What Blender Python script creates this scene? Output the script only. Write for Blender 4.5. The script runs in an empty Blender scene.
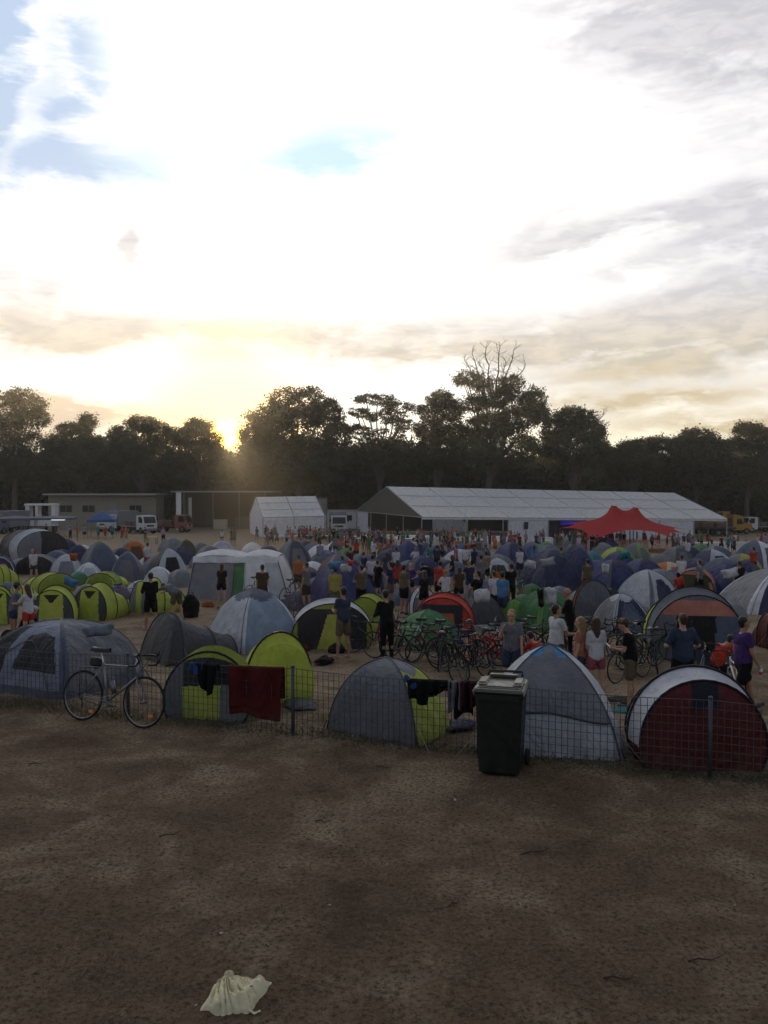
import bpy, bmesh, math, random
import numpy as np
from mathutils import Vector, Matrix, noise as mnoise

rnd = random.Random(11)
PI = math.pi
col = bpy.context.scene.collection
rad = math.radians

# ------------------------------------------------------------------ camera geometry
CAMZ, FPX, PCX, PCY, HOR = 3.24, 850.0, 384.0, 512.0, 490.0
PITCH = math.atan((PCY - HOR) / FPX)


def ray(px, py):
    x, z, y = (px - PCX) / FPX, -(py - PCY) / FPX, 1.0
    c, s = math.cos(-PITCH), math.sin(-PITCH)
    return Vector((x, y * c - z * s, y * s + z * c))


def pix(p):
    v = Vector(p) - Vector((0, 0, CAMZ))
    c, s = math.cos(PITCH), math.sin(PITCH)
    y, z = v.y * c - v.z * s, v.y * s + v.z * c
    return PCX + FPX * v.x / y, PCY - FPX * z / y, y


def at_depth(px, py, D):
    r = ray(px, py)
    k = D / r.y
    return Vector((r.x * k, D, CAMZ + r.z * k))


def flat(px, py, z=0.0):
    r = ray(px, py)
    k = (z - CAMZ) / r.z
    return Vector((r.x * k, r.y * k, z))


FA, FB = flat(768, 784), flat(0, 704)          # the fence line
FDIR = (FB - FA).normalized()
FNOR = Vector((FDIR.y, -FDIR.x, 0))
if FNOR.y < 0:
    FNOR = -FNOR


def sst(a, b, x):
    t = np.clip((x - a) / (b - a), 0, 1)
    return t * t * (3 - 2 * t)


def terrain(x, y):
    x = np.asarray(x, float)
    y = np.asarray(y, float)
    d = (x - FA.x) * FNOR.x + (y - FA.y) * FNOR.y
    z = -0.9 * sst(1.2, 7.0, d) - 0.0218 * np.clip(d - 6, 0, 88)
    z = z + 0.018 * np.clip(d - 98, 0, 40) * sst(20, -10, x)
    z = z - 0.012 * np.clip(x, 0, 60) * sst(55, 95, d)
    z = z + 0.03 * np.sin(x * 0.9 + 1.3) * np.sin(y * 0.7) * sst(2, 8, np.abs(d))
    return z


def gz(x, y):
    return float(terrain(x, y))


def ground(px, py):
    r = ray(px, py)
    k, prev = 3.0, 3.0
    while k < 400:
        p = r * k
        if CAMZ + p.z <= gz(p.x, p.y):
            break
        prev = k
        k *= 1.02
    for _ in range(30):
        m = (prev + k) / 2
        p = r * m
        if CAMZ + p.z <= gz(p.x, p.y):
            k = m
        else:
            prev = m
    p = r * k
    return Vector((p.x, p.y, gz(p.x, p.y)))


def stand(px, top, height):
    """Ground point from which something HEIGHT tall reaches pixel row TOP in column px."""
    best, bd = None, 1e9
    D = 14.6
    while D < 150:
        x = (px - PCX) / FPX * D
        g = gz(x, D)
        e = abs(pix((x, D, g + height))[1] - top)
        if e < bd + 0.4:
            bd = min(bd, e)
            best = Vector((x, D, g))
        D *= 1.004
    return best


# ------------------------------------------------------------------ objects
def props(o, label=None, cat=None, group=None, kind=None):
    if label:
        o['label'] = label
    if cat:
        o['category'] = cat
    if group:
        o['group'] = group
    if kind:
        o['kind'] = kind
    return o


def thing(name, label, cat, loc=(0, 0, 0), rz=0.0, group=None):
    o = bpy.data.objects.new(name, None)
    o.empty_display_size = 0.2
    col.objects.link(o)
    o.location = loc
    o.rotation_euler = (0, 0, rz)
    return props(o, label, cat, group)


class MB:
    def __init__(s):
        s.v, s.f, s.m = [], [], []

    def add(s, vs, fs, mi=0):
        b = len(s.v)
        s.v.extend([tuple(p) for p in vs])
        s.f.extend([tuple(b + i for i in f) for f in fs])
        s.m.extend([mi] * len(fs))
        return s

    def box(s, c, d, mat=None, mi=0, taper=1.0, bevel=0.0):
        x, y, z = d[0] / 2, d[1] / 2, d[2] / 2
        vs = []
        if bevel > 0:
            b = bevel
            fs = []
            pr = [(-x + b, -y), (x - b, -y), (x, -y + b), (x, y - b), (x - b, y), (-x + b, y), (-x, y - b), (-x, -y + b)]
            def ring(k, zz):
                return [(px_ * k, py_ * k, zz) for px_, py_ in pr]
            kk = 1 - b / max(x, y)
            rings = [ring(kk, -z), ring(1, -z + b), ring(taper, z - b), ring(taper * kk, z)]
            for r_ in rings:
                vs += r_
            for i in range(3):
                for j in range(8):
                    fs.append((i * 8 + j, i * 8 + (j + 1) % 8, i * 8 + 8 + (j + 1) % 8, i * 8 + 8 + j))
            fs.append(tuple(range(7, -1, -1)))
            fs.append(tuple(range(24, 32)))
        else:
            for zz, k in ((-z, 1), (z, taper)):
                vs += [(-x * k, -y * k, zz), (x * k, -y * k, zz), (x * k, y * k, zz), (-x * k, y * k, zz)]
            fs = [(3, 2, 1, 0), (4, 5, 6, 7), (0, 1, 5, 4), (1, 2, 6, 5), (2, 3, 7, 6), (3, 0, 4, 7)]
        M = Matrix.Translation(Vector(c)) @ (mat.to_4x4() if mat is not None else Matrix())
        return s.add([M @ Vector(p) for p in vs], fs, mi)

    def tube(s, pts, r, n=6, mi=0, caps=True, closed=False):
        pts = [Vector(p) for p in pts]
        k = len(pts)
        rs = r if isinstance(r, (list, tuple)) else [r] * k
        vs, fs = [], []
        up = None
        for i, p in enumerate(pts):
            if closed:
                t = pts[(i + 1) % k] - pts[i - 1]
            else:
                t = pts[min(i + 1, k - 1)] - pts[max(i - 1, 0)]
            if t.length < 1e-9:
                t = Vector((0, 0, 1))
            t.normalize()
            if up is None:
                a = Vector((0, 0, 1)) if abs(t.z) < 0.9 else Vector((1, 0, 0))
                up = (a - t * a.dot(t)).normalized()
            else:
                up = (up - t * up.dot(t))
                if up.length < 1e-6:
                    up = t.orthogonal()
                up.normalize()
            w = t.cross(up)
            for j in range(n):
                an = 2 * PI * j / n
                vs.append(p + (up * math.cos(an) + w * math.sin(an)) * rs[i])
        m = k if closed else k - 1
        for i in range(m):
            for j in range(n):
                a, b = i * n + j, i * n + (j + 1) % n
                c, d = ((i + 1) % k) * n + (j + 1) % n, ((i + 1) % k) * n + j
                fs.append((a, b, c, d))
        if caps and not closed:
            fs.append(tuple(range(n - 1, -1, -1)))
            fs.append(tuple(range((k - 1) * n, k * n)))
        return s.add(vs, fs, mi)

    def ball(s, c, r, nu=10, nv=7, mi=0, rot=None):
        c = Vector(c)
        r = Vector(r) if not isinstance(r, (int, float)) else Vector((r, r, r))
        vs, fs = [], []
        def P(a, b):
            q = Vector((r.x * math.cos(b) * math.cos(a), r.y * math.cos(b) * math.sin(a), r.z * math.sin(b)))
            return c + (rot @ q if rot is not None else q)
        vs.append(P(0, -PI / 2))
        for i in range(1, nv):
            for j in range(nu):
                vs.append(P(2 * PI * j / nu, -PI / 2 + PI * i / nv))
        vs.append(P(0, PI / 2))
        for j in range(nu):
            fs.append((0, 1 + (j + 1) % nu, 1 + j))
            for i in range(nv - 2):
                a = 1 + i * nu
                fs.append((a + j, a + (j + 1) % nu, a + nu + (j + 1) % nu, a + nu + j))
            a = 1 + (nv - 2) * nu
            fs.append((a + j, a + (j + 1) % nu, len(vs) - 1))
        return s.add(vs, fs, mi)

    def capsule(s, a, b, ra, rb, n=10, mi=0):
        a, b = Vector(a), Vector(b)
        d = (b - a)
        L = d.length
        if L < 1e-6:
            return s.ball(a, max(ra, rb), mi=mi)
        t = d / L
        pts, rs = [], []
        for k in (-0.98, -0.8, -0.45):
            pts.append(a + t * ra * k)
            rs.append(ra * math.sqrt(1 - k * k))
        for i in range(5):
            k = i / 4
            pts.append(a + d * k)
            rs.append(ra + (rb - ra) * k)
        for k in (0.45, 0.8, 0.98):
            pts.append(b + t * rb * k)
            rs.append(rb * math.sqrt(1 - k * k))
        return s.tube(pts, rs, n, mi)

    def torus(s, c, R, r, nR=40, nr=6, axis='y', mi=0):
        c = Vector(c)
        pts = []
        for i in range(nR):
            a = 2 * PI * i / nR
            if axis == 'y':
                pts.append(c + Vector((R * math.cos(a), 0, R * math.sin(a))))
            elif axis == 'x':
                pts.append(c + Vector((0, R * math.cos(a), R * math.sin(a))))
            else:
                pts.append(c + Vector((R * math.cos(a), R * math.sin(a), 0)))
        return s.tube(pts, r, nr, mi, closed=True)

    def grid(s, fn, nu, nv, mi=0, keep=None):
        vs = [fn(i / nu, j / nv) for j in range(nv + 1) for i in range(nu + 1)]
        fs = []
        for j in range(nv):
            for i in range(nu):
                if keep is None or keep((i + .5) / nu, (j + .5) / nv):
                    a = j * (nu + 1) + i
                    fs.append((a, a + 1, a + nu + 2, a + nu + 1))
        return s.add(vs, fs, mi)

    def quad(s, a, b, c, d, mi=0):
        return s.add([a, b, c, d], [(0, 1, 2, 3)], mi)

    def mesh(s, name, mats, smooth=False, weld=False):
        me = bpy.data.meshes.new(name)
        used = sorted({i for f in s.f for i in f})
        if len(used) < len(s.v):
            mp = {o: n for n, o in enumerate(used)}
            s.v = [s.v[i] for i in used]
            s.f = [tuple(mp[i] for i in f) for f in s.f]
        me.from_pydata(s.v, [], s.f)
        for m in (mats if isinstance(mats, (list, tuple)) else [mats]):
            me.materials.append(m)
        if any(s.m):
            me.polygons.foreach_set('material_index', s.m)
        if smooth:
            me.polygons.foreach_set('use_smooth', [True] * len(me.polygons))
        me.update()
        return me

    def build(s, name, mats, parent=None, smooth=False):
        o = bpy.data.objects.new(name, s.mesh(name, mats, smooth))
        col.objects.link(o)
        if parent is not None:
            o.parent = parent
        return o


KIDS = {}


def kids(o):
    return list(o.children)


def copy_tree(o, parent=None, recolor=None):
    c = o.copy()
    col.objects.link(c)
    if parent is not None:
        c.parent = parent
    if recolor and c.type == 'MESH':
        st = c.name.split('.')[0]
        if st in recolor:
            c.material_slots[0].link = 'OBJECT'
            c.material_slots[0].material = recolor[st]
    for ch in list(o.children):
        copy_tree(ch, c, recolor)
    return c


# ------------------------------------------------------------------ node helpers / materials
class NT:
    def __init__(s, tree):
        s.t = tree
        s.n, s.l = tree.nodes, tree.links

    def new(s, typ, **kw):
        n = s.n.new(typ)
        for k, v in kw.items():
            setattr(n, k, v)
        return n

    def set(s, sock, v):
        if isinstance(v, bpy.types.NodeSocket):
            s.l.new(v, sock)
        elif v is not None:
            if hasattr(sock.default_value, '__len__') and not isinstance(v, (int, float)):
                n = len(sock.default_value)
                v = tuple(v)
                sock.default_value = (v + (1.0,))[:n] if len(v) < n else v[:n]
            else:
                sock.default_value = v

    def math(s, op, a, b=None, c=None, clamp=False):
        n = s.new('ShaderNodeMath', operation=op, use_clamp=clamp)
        for i, v in enumerate((a, b, c)):
            if v is not None:
                s.set(n.inputs[i], v)
        return n.outputs[0]

    def mix(s, f, a, b, typ='MIX'):
        n = s.new('ShaderNodeMix', data_type='RGBA', blend_type=typ)
        n.clamp_factor = True
        s.set(n.inputs[0], f)
        s.set(n.inputs[6], a)
        s.set(n.inputs[7], b)
        return n.outputs[2]

    def noise(s, vec, scale, detail=4, rough=0.55, dist=0.0, out=0):
        n = s.new('ShaderNodeTexNoise')
        n.inputs['Scale'].default_value = scale
        n.inputs['Detail'].default_value = detail
        n.inputs['Roughness'].default_value = rough
        n.inputs['Distortion'].default_value = dist
        if vec is not None:
            s.l.new(vec, n.inputs['Vector'])
        return n.outputs[out]

    def ramp(s, f, lo, hi, a=0.0, b=1.0):
        n = s.new('ShaderNodeMapRange', clamp=True)
        n.interpolation_type = 'SMOOTHSTEP'
        s.set(n.inputs[0], f)
        n.inputs[1].default_value, n.inputs[2].default_value = lo, hi
        n.inputs[3].default_value, n.inputs[4].default_value = a, b
        return n.outputs[0]


def new_mat(name):
    m = bpy.data.materials.new(name)
    m.use_nodes = True
    t = NT(m.node_tree)
    for n in list(t.n):
        t.n.remove(n)
    out = t.new('ShaderNodeOutputMaterial')
    return m, t, out


MATS = {}


def lin(c):
    return tuple((v / 12.92 if v <= 0.04045 else ((v + 0.055) / 1.055) ** 2.4) for v in c)


def plain(name, c, rough=0.6, metal=0.0, vary=0.12, bump=0.0, scale=8.0, spec=0.4):
    key = ('p', name)
    if key in MATS:
        return MATS[key]
    m, t, out = new_mat(name)
    b = t.new('ShaderNodeBsdfPrincipled')
    tc = t.new('ShaderNodeTexCoord').outputs['Object']
    nz = t.noise(tc, scale, 5, 0.6)
    f = t.ramp(nz, 0.3, 0.7)
    ca = tuple(v * (1 - vary) for v in c)
    cb = tuple(min(1, v * (1 + vary)) for v in c)
    t.set(b.inputs['Base Color'], t.mix(f, ca, cb))
    t.set(b.inputs['Roughness'], t.ramp(t.noise(tc, scale * 2.3, 3), 0.3, 0.7, max(0.05, rough - 0.1), min(1, rough + 0.1)))
    b.inputs['Metallic'].default_value = metal
    b.inputs['Specular IOR Level'].default_value = spec
    if bump:
        bp = t.new('ShaderNodeBump')
        bp.inputs['Strength'].default_value = bump
        bp.inputs['Distance'].default_value = 0.02
        t.l.new(t.noise(tc, scale * 4, 5), bp.inputs['Height'])
        t.l.new(bp.outputs[0], b.inputs['Normal'])
    t.l.new(b.outputs[0], out.inputs[0])
    MATS[key] = m
    return m


def fabric(name, c, trans=0.25, rough=0.62, wr=0.5, scale=5.0, spec=0.3):
    key = ('f', name)
    if key in MATS:
        return MATS[key]
    m, t, out = new_mat(name)
    tc = t.new('ShaderNodeTexCoord').outputs['Object']
    oi = t.new('ShaderNodeObjectInfo').outputs['Random']
    va = t.new('ShaderNodeVectorMath', operation='ADD')
    t.l.new(tc, va.inputs[0])
    cmb = t.new('ShaderNodeCombineXYZ')
    t.set(cmb.inputs[0], t.math('MULTIPLY', oi, 37.0))
    t.set(cmb.inputs[2], t.math('MULTIPLY', oi, 17.0))
    t.l.new(cmb.outputs[0], va.inputs[1])
    v = va.outputs[0]
    f = t.ramp(t.noise(v, 2.2, 5, 0.6), 0.3, 0.7)
    base = t.mix(f, tuple(x * 0.86 for x in c), tuple(min(1, x * 1.1) for x in c))
    # dust creeping up from the hem
    sp = t.new('ShaderNodeSeparateXYZ')
    t.l.new(tc, sp.inputs[0])
    dust = t.math('MULTIPLY', t.ramp(sp.outputs[2], 0.35, 0.0), t.ramp(t.noise(v, 7, 4), 0.35, 0.75))
    base = t.mix(t.math('MULTIPLY', dust, 0.55), base, (0.16, 0.125, 0.09))
    b = t.new('ShaderNodeBsdfPrincipled')
    t.set(b.inputs['Base Color'], base)
    b.inputs['Roughness'].default_value = rough
    b.inputs['Specular IOR Level'].default_value = spec
    tr = t.new('ShaderNodeBsdfTranslucent')
    t.set(tr.inputs['Color'], base)
    # tension creases: stretched noise
    mp = t.new('ShaderNodeMapping')
    mp.inputs['Scale'].default_value = (1.0, 1.0, 0.35)
    t.l.new(v, mp.inputs['Vector'])
    h1 = t.noise(mp.outputs[0], scale, 3, 0.55, 0.6)
    h2 = t.noise(v, scale * 5, 3, 0.5)
    bp = t.new('ShaderNodeBump')
    bp.inputs['Strength'].default_value = wr
    bp.inputs['Distance'].default_value = 0.10
    h3 = t.noise(mp.outputs[0], scale * 0.45, 2, 0.5, 1.2)
    t.set(bp.inputs['Height'], t.math('ADD', t.math('ADD', h1, t.math('MULTIPLY', h2, 0.22)), t.math('MULTIPLY', h3, 1.1)))
    t.l.new(bp.outputs[0], b.inputs['Normal'])
    t.l.new(bp.outputs[0], tr.inputs['Normal'])
    ms = t.new('ShaderNodeMixShader')
    ms.inputs[0].default_value = trans
    t.l.new(b.outputs[0], ms.inputs[1])
    t.l.new(tr.outputs[0], ms.inputs[2])
    t.l.new(ms.outputs[0], out.inputs[0])
    MATS[key] = m
    return m


FC = {  # fabric base colours
    'lime': (0.52, 0.58, 0.11), 'limedark': (0.25, 0.30, 0.045), 'grey': (0.155, 0.162, 0.19), 'darkgrey': (0.08, 0.08, 0.09),
    'midgrey': (0.20, 0.208, 0.235), 'silver': (0.42, 0.45, 0.50), 'white': (0.72, 0.73, 0.78), 'paleblue': (0.27, 0.34, 0.44),
    'blue': (0.045, 0.056, 0.165), 'navy': (0.032, 0.038, 0.095), 'navydark': (0.014, 0.016, 0.032), 'bluegrey': (0.10, 0.125, 0.19), 'royal': (0.045, 0.11, 0.30),
    'red': (0.55, 0.06, 0.04), 'maroon': (0.11, 0.020, 0.020), 'orange': (0.55, 0.16, 0.05), 'salmon': (0.50, 0.20, 0.15),
    'cream': (0.60, 0.50, 0.32), 'green': (0.08, 0.23, 0.09), 'olive': (0.07, 0.08, 0.035), 'teal': (0.03, 0.25, 0.26),
    'black': (0.012, 0.012, 0.014), 'yellow': (0.42, 0.36, 0.09), 'mesh': (0.022, 0.022, 0.026), 'green2': (0.17, 0.33, 0.07),
    'brown': (0.10, 0.055, 0.03), 'pink': (0.45, 0.13, 0.16), 'purple': (0.085, 0.045, 0.19), 'sky': (0.10, 0.28, 0.55),
    'slateblue': (0.215, 0.245, 0.32), 'tan': (0.30, 0.22, 0.14), 'lilac': (0.35, 0.32, 0.50), 'khaki': (0.16, 0.13, 0.085), 'denim': (0.05, 0.07, 0.12),
}


def fab(k, trans=None):
    tr = {'lime': .38, 'red': .3, 'orange': .35, 'white': .3, 'silver': .15, 'mesh': .05, 'black': .03, 'green': .3}.get(k, .22)
    return fabric(k + ' tent cloth', FC[k], tr, wr=0.8)


def cloth(k):
    return fabric(k + ' clothing', tuple(v * .75 for v in FC[k]), 0.04, 0.85, 0.7, 14.0, 0.15)


SKIN = [plain('skin light', (0.42, 0.24, 0.17), 0.55, vary=0.06, scale=20), plain('skin tan', (0.33, 0.18, 0.12), 0.55, vary=0.06, scale=20),
        plain('skin brown', (0.20, 0.10, 0.065), 0.55, vary=0.06, scale=20)]
HAIR = {'dark': plain('hair dark', (0.012, 0.009, 0.007), 0.5, bump=0.4, scale=30), 'brown': plain('hair brown', (0.045, 0.024, 0.012), 0.5, bump=0.4, scale=30),
        'fair': plain('hair fair', (0.22, 0.14, 0.06), 0.5, bump=0.4, scale=30), 'grey': plain('hair grey', (0.2, 0.19, 0.18), 0.5, bump=0.4, scale=30)}
STEEL = plain('galvanised steel', (0.16, 0.17, 0.18), 0.45, 0.8)
BLACKP = plain('black plastic', (0.012, 0.013, 0.013), 0.45, vary=0.2)
RUBBER = plain('rubber', (0.012, 0.012, 0.012), 0.85)
CHROME = plain('bright alloy', (0.5, 0.5, 0.5), 0.3, 0.95)
ROPE = plain('pale rope', (0.35, 0.33, 0.28), 0.8)
POLE = plain('grey fibreglass pole', (0.05, 0.05, 0.055), 0.5)
WOOD = plain('weathered wood', (0.14, 0.10, 0.07), 0.8, bump=0.3)
WHITEP = plain('white plastic', (0.7, 0.7, 0.7), 0.5, vary=0.06)
# ------------------------------------------------------------------ camera, sky, sun
sc = bpy.context.scene
cd = bpy.data.cameras.new('camera')
cam = bpy.data.objects.new('camera', cd)
col.objects.link(cam)
cam.location = (0, 0, CAMZ)
cam.rotation_euler = (PI / 2 - PITCH, 0, 0)
cd.sensor_fit = 'VERTICAL'
cd.sensor_height = 24
cd.lens = 24 * FPX / 1024
cd.clip_start, cd.clip_end = 0.1, 6000
sc.camera = cam
sc.view_settings.view_transform = 'Standard'
sc.view_settings.look = 'None'
sc.view_settings.exposure = 0
sc.cycles.use_denoising = True
sc.cycles.max_bounces = 6
sc.cycles.transparent_max_bounces = 8
sc.cycles.sample_clamp_indirect = 4

SUN_AZ, SUN_EL = math.atan((227 - PCX) / FPX), math.atan((HOR - 434) / FPX)

world = bpy.data.worlds.new("World")
sc.world = world
world.use_nodes = True
world.cycles.sampling_method = 'MANUAL'
world.cycles.sample_map_resolution = 512
w = NT(world.node_tree)
for n in list(w.n):
    w.n.remove(n)
wout = w.new('ShaderNodeOutputWorld')
bg = w.new('ShaderNodeBackground')
w.l.new(bg.outputs[0], wout.inputs[0])
bg.inputs['Strength'].default_value = 0.1
sky = w.new('ShaderNodeTexSky', sky_type='NISHITA', sun_disc=False)
sky.sun_elevation = SUN_EL
sky.sun_rotation = SUN_AZ
sky.air_density, sky.dust_density, sky.ozone_density = 1.0, 2.0, 1.0
tcw = w.new('ShaderNodeTexCoord').outputs['Generated']
sx = w.new('ShaderNodeSeparateXYZ')
w.l.new(tcw, sx.inputs[0])
X, Y, Z = sx.outputs
DEG = 180 / PI
az0 = w.math('MULTIPLY', w.math('ARCTAN2', X, Y), DEG)
el0 = w.math('MULTIPLY', w.math('ARCSINE', w.math('MAXIMUM', w.math('MINIMUM', Z, 1.0), -1.0)), DEG)
# clouds are drawn out sideways: sample noise in (azimuth, stretched elevation)
cv = w.new('ShaderNodeCombineXYZ')
w.set(cv.inputs[0], w.math('MULTIPLY', az0, 0.045))
w.set(cv.inputs[1], w.math('MULTIPLY', el0, 0.14))
w.set(cv.inputs[2], w.math('MULTIPLY', Y, 0.35))
nA = w.noise(cv.outputs[0], 1.5, 5, 0.55, 0.2)
nB = w.noise(cv.outputs[0], 3.4, 7, 0.62, 0.3)
nC = w.noise(cv.outputs[0], 9.0, 6, 0.6, 0.4)
az = w.math('ADD', az0, w.math('MULTIPLY', w.math('SUBTRACT', nA, 0.5), 7.0))
el = w.math('ADD', el0, w.math('MULTIPLY', w.math('SUBTRACT', nB, 0.5), 3.2))


def blob(px, py, sx_, sy_, rot=0.0, pw=1.0):
    a0 = math.degrees(math.atan((px - PCX) / FPX))
    e0 = math.degrees(math.atan((HOR - py) / FPX * math.cos(math.atan((px - PCX) / FPX))))
    da, de = w.math('SUBTRACT', az, a0), w.math('SUBTRACT', el, e0)
    c, s = math.cos(rad(rot)), math.sin(rad(rot))
    u = w.math('ADD', w.math('MULTIPLY', da, c), w.math('MULTIPLY', de, s))
    v = w.math('SUBTRACT', w.math('MULTIPLY', de, c), w.math('MULTIPLY', da, s))
    u, v = w.math('DIVIDE', u, sx_), w.math('DIVIDE', v, sy_)
    q = w.math('ADD', w.math('MULTIPLY', u, u), w.math('MULTIPLY', v, v))
    return w.math('MULTIPLY', w.math('EXPONENT', w.math('MULTIPLY', q, -1.0)), pw, clamp=False)


def total(*a):
    r = a[0]
    for b_ in a[1:]:
        r = w.math('ADD', r, b_)
    return r


K = 10.0   # radiances below are in display units; the Background strength is 0.1
def rgb(r, g, b):
    c = lin((r / 255, g / 255, b / 255))
    return (c[0] * K, c[1] * K, c[2] * K)


# how far a direction is from the sun's side of the sky
sd = Vector((math.sin(SUN_AZ) * math.cos(SUN_EL), math.cos(SUN_AZ) * math.cos(SUN_EL), math.sin(SUN_EL)))
dt = w.new('ShaderNodeVectorMath', operation='DOT_PRODUCT')
w.l.new(tcw, dt.inputs[0])
dt.inputs[1].default_value = sd
cosang = dt.outputs['Value']
front = w.ramp(cosang, 0.35, 0.9)

# thin bright overcast on the sun's side
warm = w.ramp(el, 8.0, 0.5)
lit = w.mix(warm, (1.25 * K, 1.24 * K, 1.22 * K), (1.32 * K, 1.2 * K, 0.86 * K))
# blue gaps
blue = total(blob(32, 62, 3.2, 7.0, -18, 0.85), blob(110, 172, 5.2, 1.6, 4, 0.5), blob(-30, 60, 3, 6, 0, .3), blob(-30, 110, 3.5, 7.0, 0, 0.8))
blue = w.math('MULTIPLY', blue, w.math('MULTIPLY', w.ramp(nB, 0.28, 0.62, 0.3, 1.0), w.ramp(nA, 0.3, 0.6, 0.6, 1.0)))
streak = w.math('MULTIPLY', blob(40, 80, 1.0, 6.5, -20, 1.1), 1.0)
blue = w.math('SUBTRACT', blue, streak, clamp=True)
blue = w.math('ADD', blue, total(w.math('MULTIPLY', blob(332, 156, 7.0, 1.7, 8, 1.2), w.ramp(nB, 0.25, 0.6, 0.4, 1.0)), blob(125, 172, 4.0, 1.5, 0, 0.55), w.math('MULTIPLY', blob(60, 80, 3.4, 6.5, -18, .7), w.ramp(nB, 0.3, 0.6))), clamp=True)
lit = w.mix(blue, lit, w.mix(w.ramp(az0, -21, -12), rgb(190, 212, 240), rgb(208, 241, 251)))
# grey cloud
grey = total(blob(735, 40, 9.0, 5.5, -12, 0.95), blob(620, 228, 9.5, 1.0, 8, 1.0), blob(750, 222, 3.6, 1.9, 18, 0.9),
             blob(30, 290, 5.0, 1.5, -3, 0.75), blob(134, 248, 0.9, 1.4, 0, 1.1), blob(250, 331, 21, 1.15, 1.0, 0.8), blob(640, 262, 7, .7, 10, .5), blob(560, 215, 5, .5, 14, .45),
             blob(690, 332, 11.0, 3.0, 6, 1.05), blob(760, 285, 5.0, 1.8, 20, 0.7), blob(20, 338, 9, 1.3, 0, 0.6), blob(420, 352, 14, .7, 2, .55), blob(600, 20, 7, 1.5, -10, 0.5))
grey = w.math('MULTIPLY', grey, w.ramp(nB, 0.28, 0.62, 0.5, 1.35))
grey = w.math('MINIMUM', grey, 0.92)
gcol = w.mix(w.ramp(el0, 13.5, 8.5), w.mix(w.ramp(nC, .35, .65), rgb(204, 204, 212), rgb(228, 226, 230)), w.mix(w.ramp(nC, .35, .65), rgb(196, 189, 176), rgb(224, 212, 192)))
lit = w.mix(grey, lit, gcol)
# low banks near the horizon
low = total(blob(60, 408, 7.0, 0.9, -3, 1.0), blob(30, 432, 5.0, 1.2, 0, 0.9), blob(640, 398, 9.5, 0.75, 3, 0.75), blob(730, 425, 9.0, 1.2, 0, 0.8), blob(620, 372, 6, .7, 6, .5))
low = w.math('MINIMUM', w.math('MULTIPLY', low, w.ramp(nC, 0.25, 0.6, 0.45, 1.2)), 0.9)
lit = w.mix(low, lit, w.mix(w.ramp(az0, -8, 8), rgb(226, 202, 172), rgb(209, 190, 152)))
# glow round the hidden sun
glow = w.math('POWER', w.ramp(cosang, 0.987, 1.0), 1.8)
core = w.math('POWER', w.ramp(cosang, 0.99972, 1.0), 1.6)
lit = w.mix(w.math('MULTIPLY', glow, 0.85), lit, (1.8 * K, 1.26 * K, 0.58 * K))
lit = w.mix(core, lit, (18 * K, 10 * K, 0.95 * K))
# away from the sun the evening sky proper, under a dull sheet of the same cloud
dull = w.mix(w.ramp(nA, 0.35, 0.65, 0.35, 0.75), sky.outputs[0], (0.46 * K, 0.49 * K, 0.58 * K))
skycol = w.mix(front, dull, lit)
w.l.new(skycol, bg.inputs['Color'])

ld = bpy.data.lights.new('sun', 'SUN')
ld.energy = 4.0
ld.angle = rad(0.53)
ld.color = (1.0, 0.74, 0.42)
sun = bpy.data.objects.new('sun', ld)
col.objects.link(sun)
sun.rotation_euler = (-sd).to_track_quat('-Z', 'Y').to_euler()
sun.location = (-20, 60, 40)

# ------------------------------------------------------------------ ground: one sheet to the horizon
def spaced(lo, hi, step, outlo, outhi, g):
    a = list(np.arange(lo, hi + 1e-6, step))
    s_, x = step, lo
    left = []
    while x > outlo:
        s_ *= g
        x -= s_
        left.append(x)
    s_, x = step, hi
    right = []
    while x < outhi:
        s_ *= g
        x += s_
        right.append(x)
    return np.array(left[::-1] + a + right)


def vnoise(x, y, seed):
    r = np.random.RandomState(seed).rand(256, 256)
    xi, yi = np.floor(x).astype(int), np.floor(y).astype(int)
    fx, fy = x - xi, y - yi
    fx, fy = fx * fx * (3 - 2 * fx), fy * fy * (3 - 2 * fy)
    g = lambda i, j: r[(xi + i) % 256, (yi + j) % 256]
    return (g(0, 0) * (1 - fx) + g(1, 0) * fx) * (1 - fy) + (g(0, 1) * (1 - fx) + g(1, 1) * fx) * fy - 0.5


gx = spaced(-6.2, 6.2, 0.028, -1800, 1800, 1.13)
gy = spaced(4.4, 11.5, 0.028, -60, 3000, 1.07)
GX, GY = np.meshgrid(gx, gy)
GZ = terrain(GX, GY)
near_ = sst(40, 14, GY)
GZ = GZ + near_ * (0.018 * vnoise(GX * 1.1, GY * 1.1, 1) + 0.007 * vnoise(GX * 3.1, GY * 3.1, 2) + 0.008 * vnoise(GX * 7, GY * 7, 3) + 0.008 * np.abs(vnoise(GX * 13, GY * 13, 4)) + 0.011 * vnoise(GX * 17, GY * 17, 5) * (0.4 + vnoise(GX * 1.7, GY * 1.7, 6) + .5) - 0.004)
nx, ny = len(gx), len(gy)
co = np.stack([GX, GY, GZ], -1).reshape(-1, 3)
ii = (np.arange(ny - 1)[:, None] * nx + np.arange(nx - 1)[None, :]).ravel()
fc = np.stack([ii, ii + 1, ii + nx + 1, ii + nx], -1)


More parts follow.
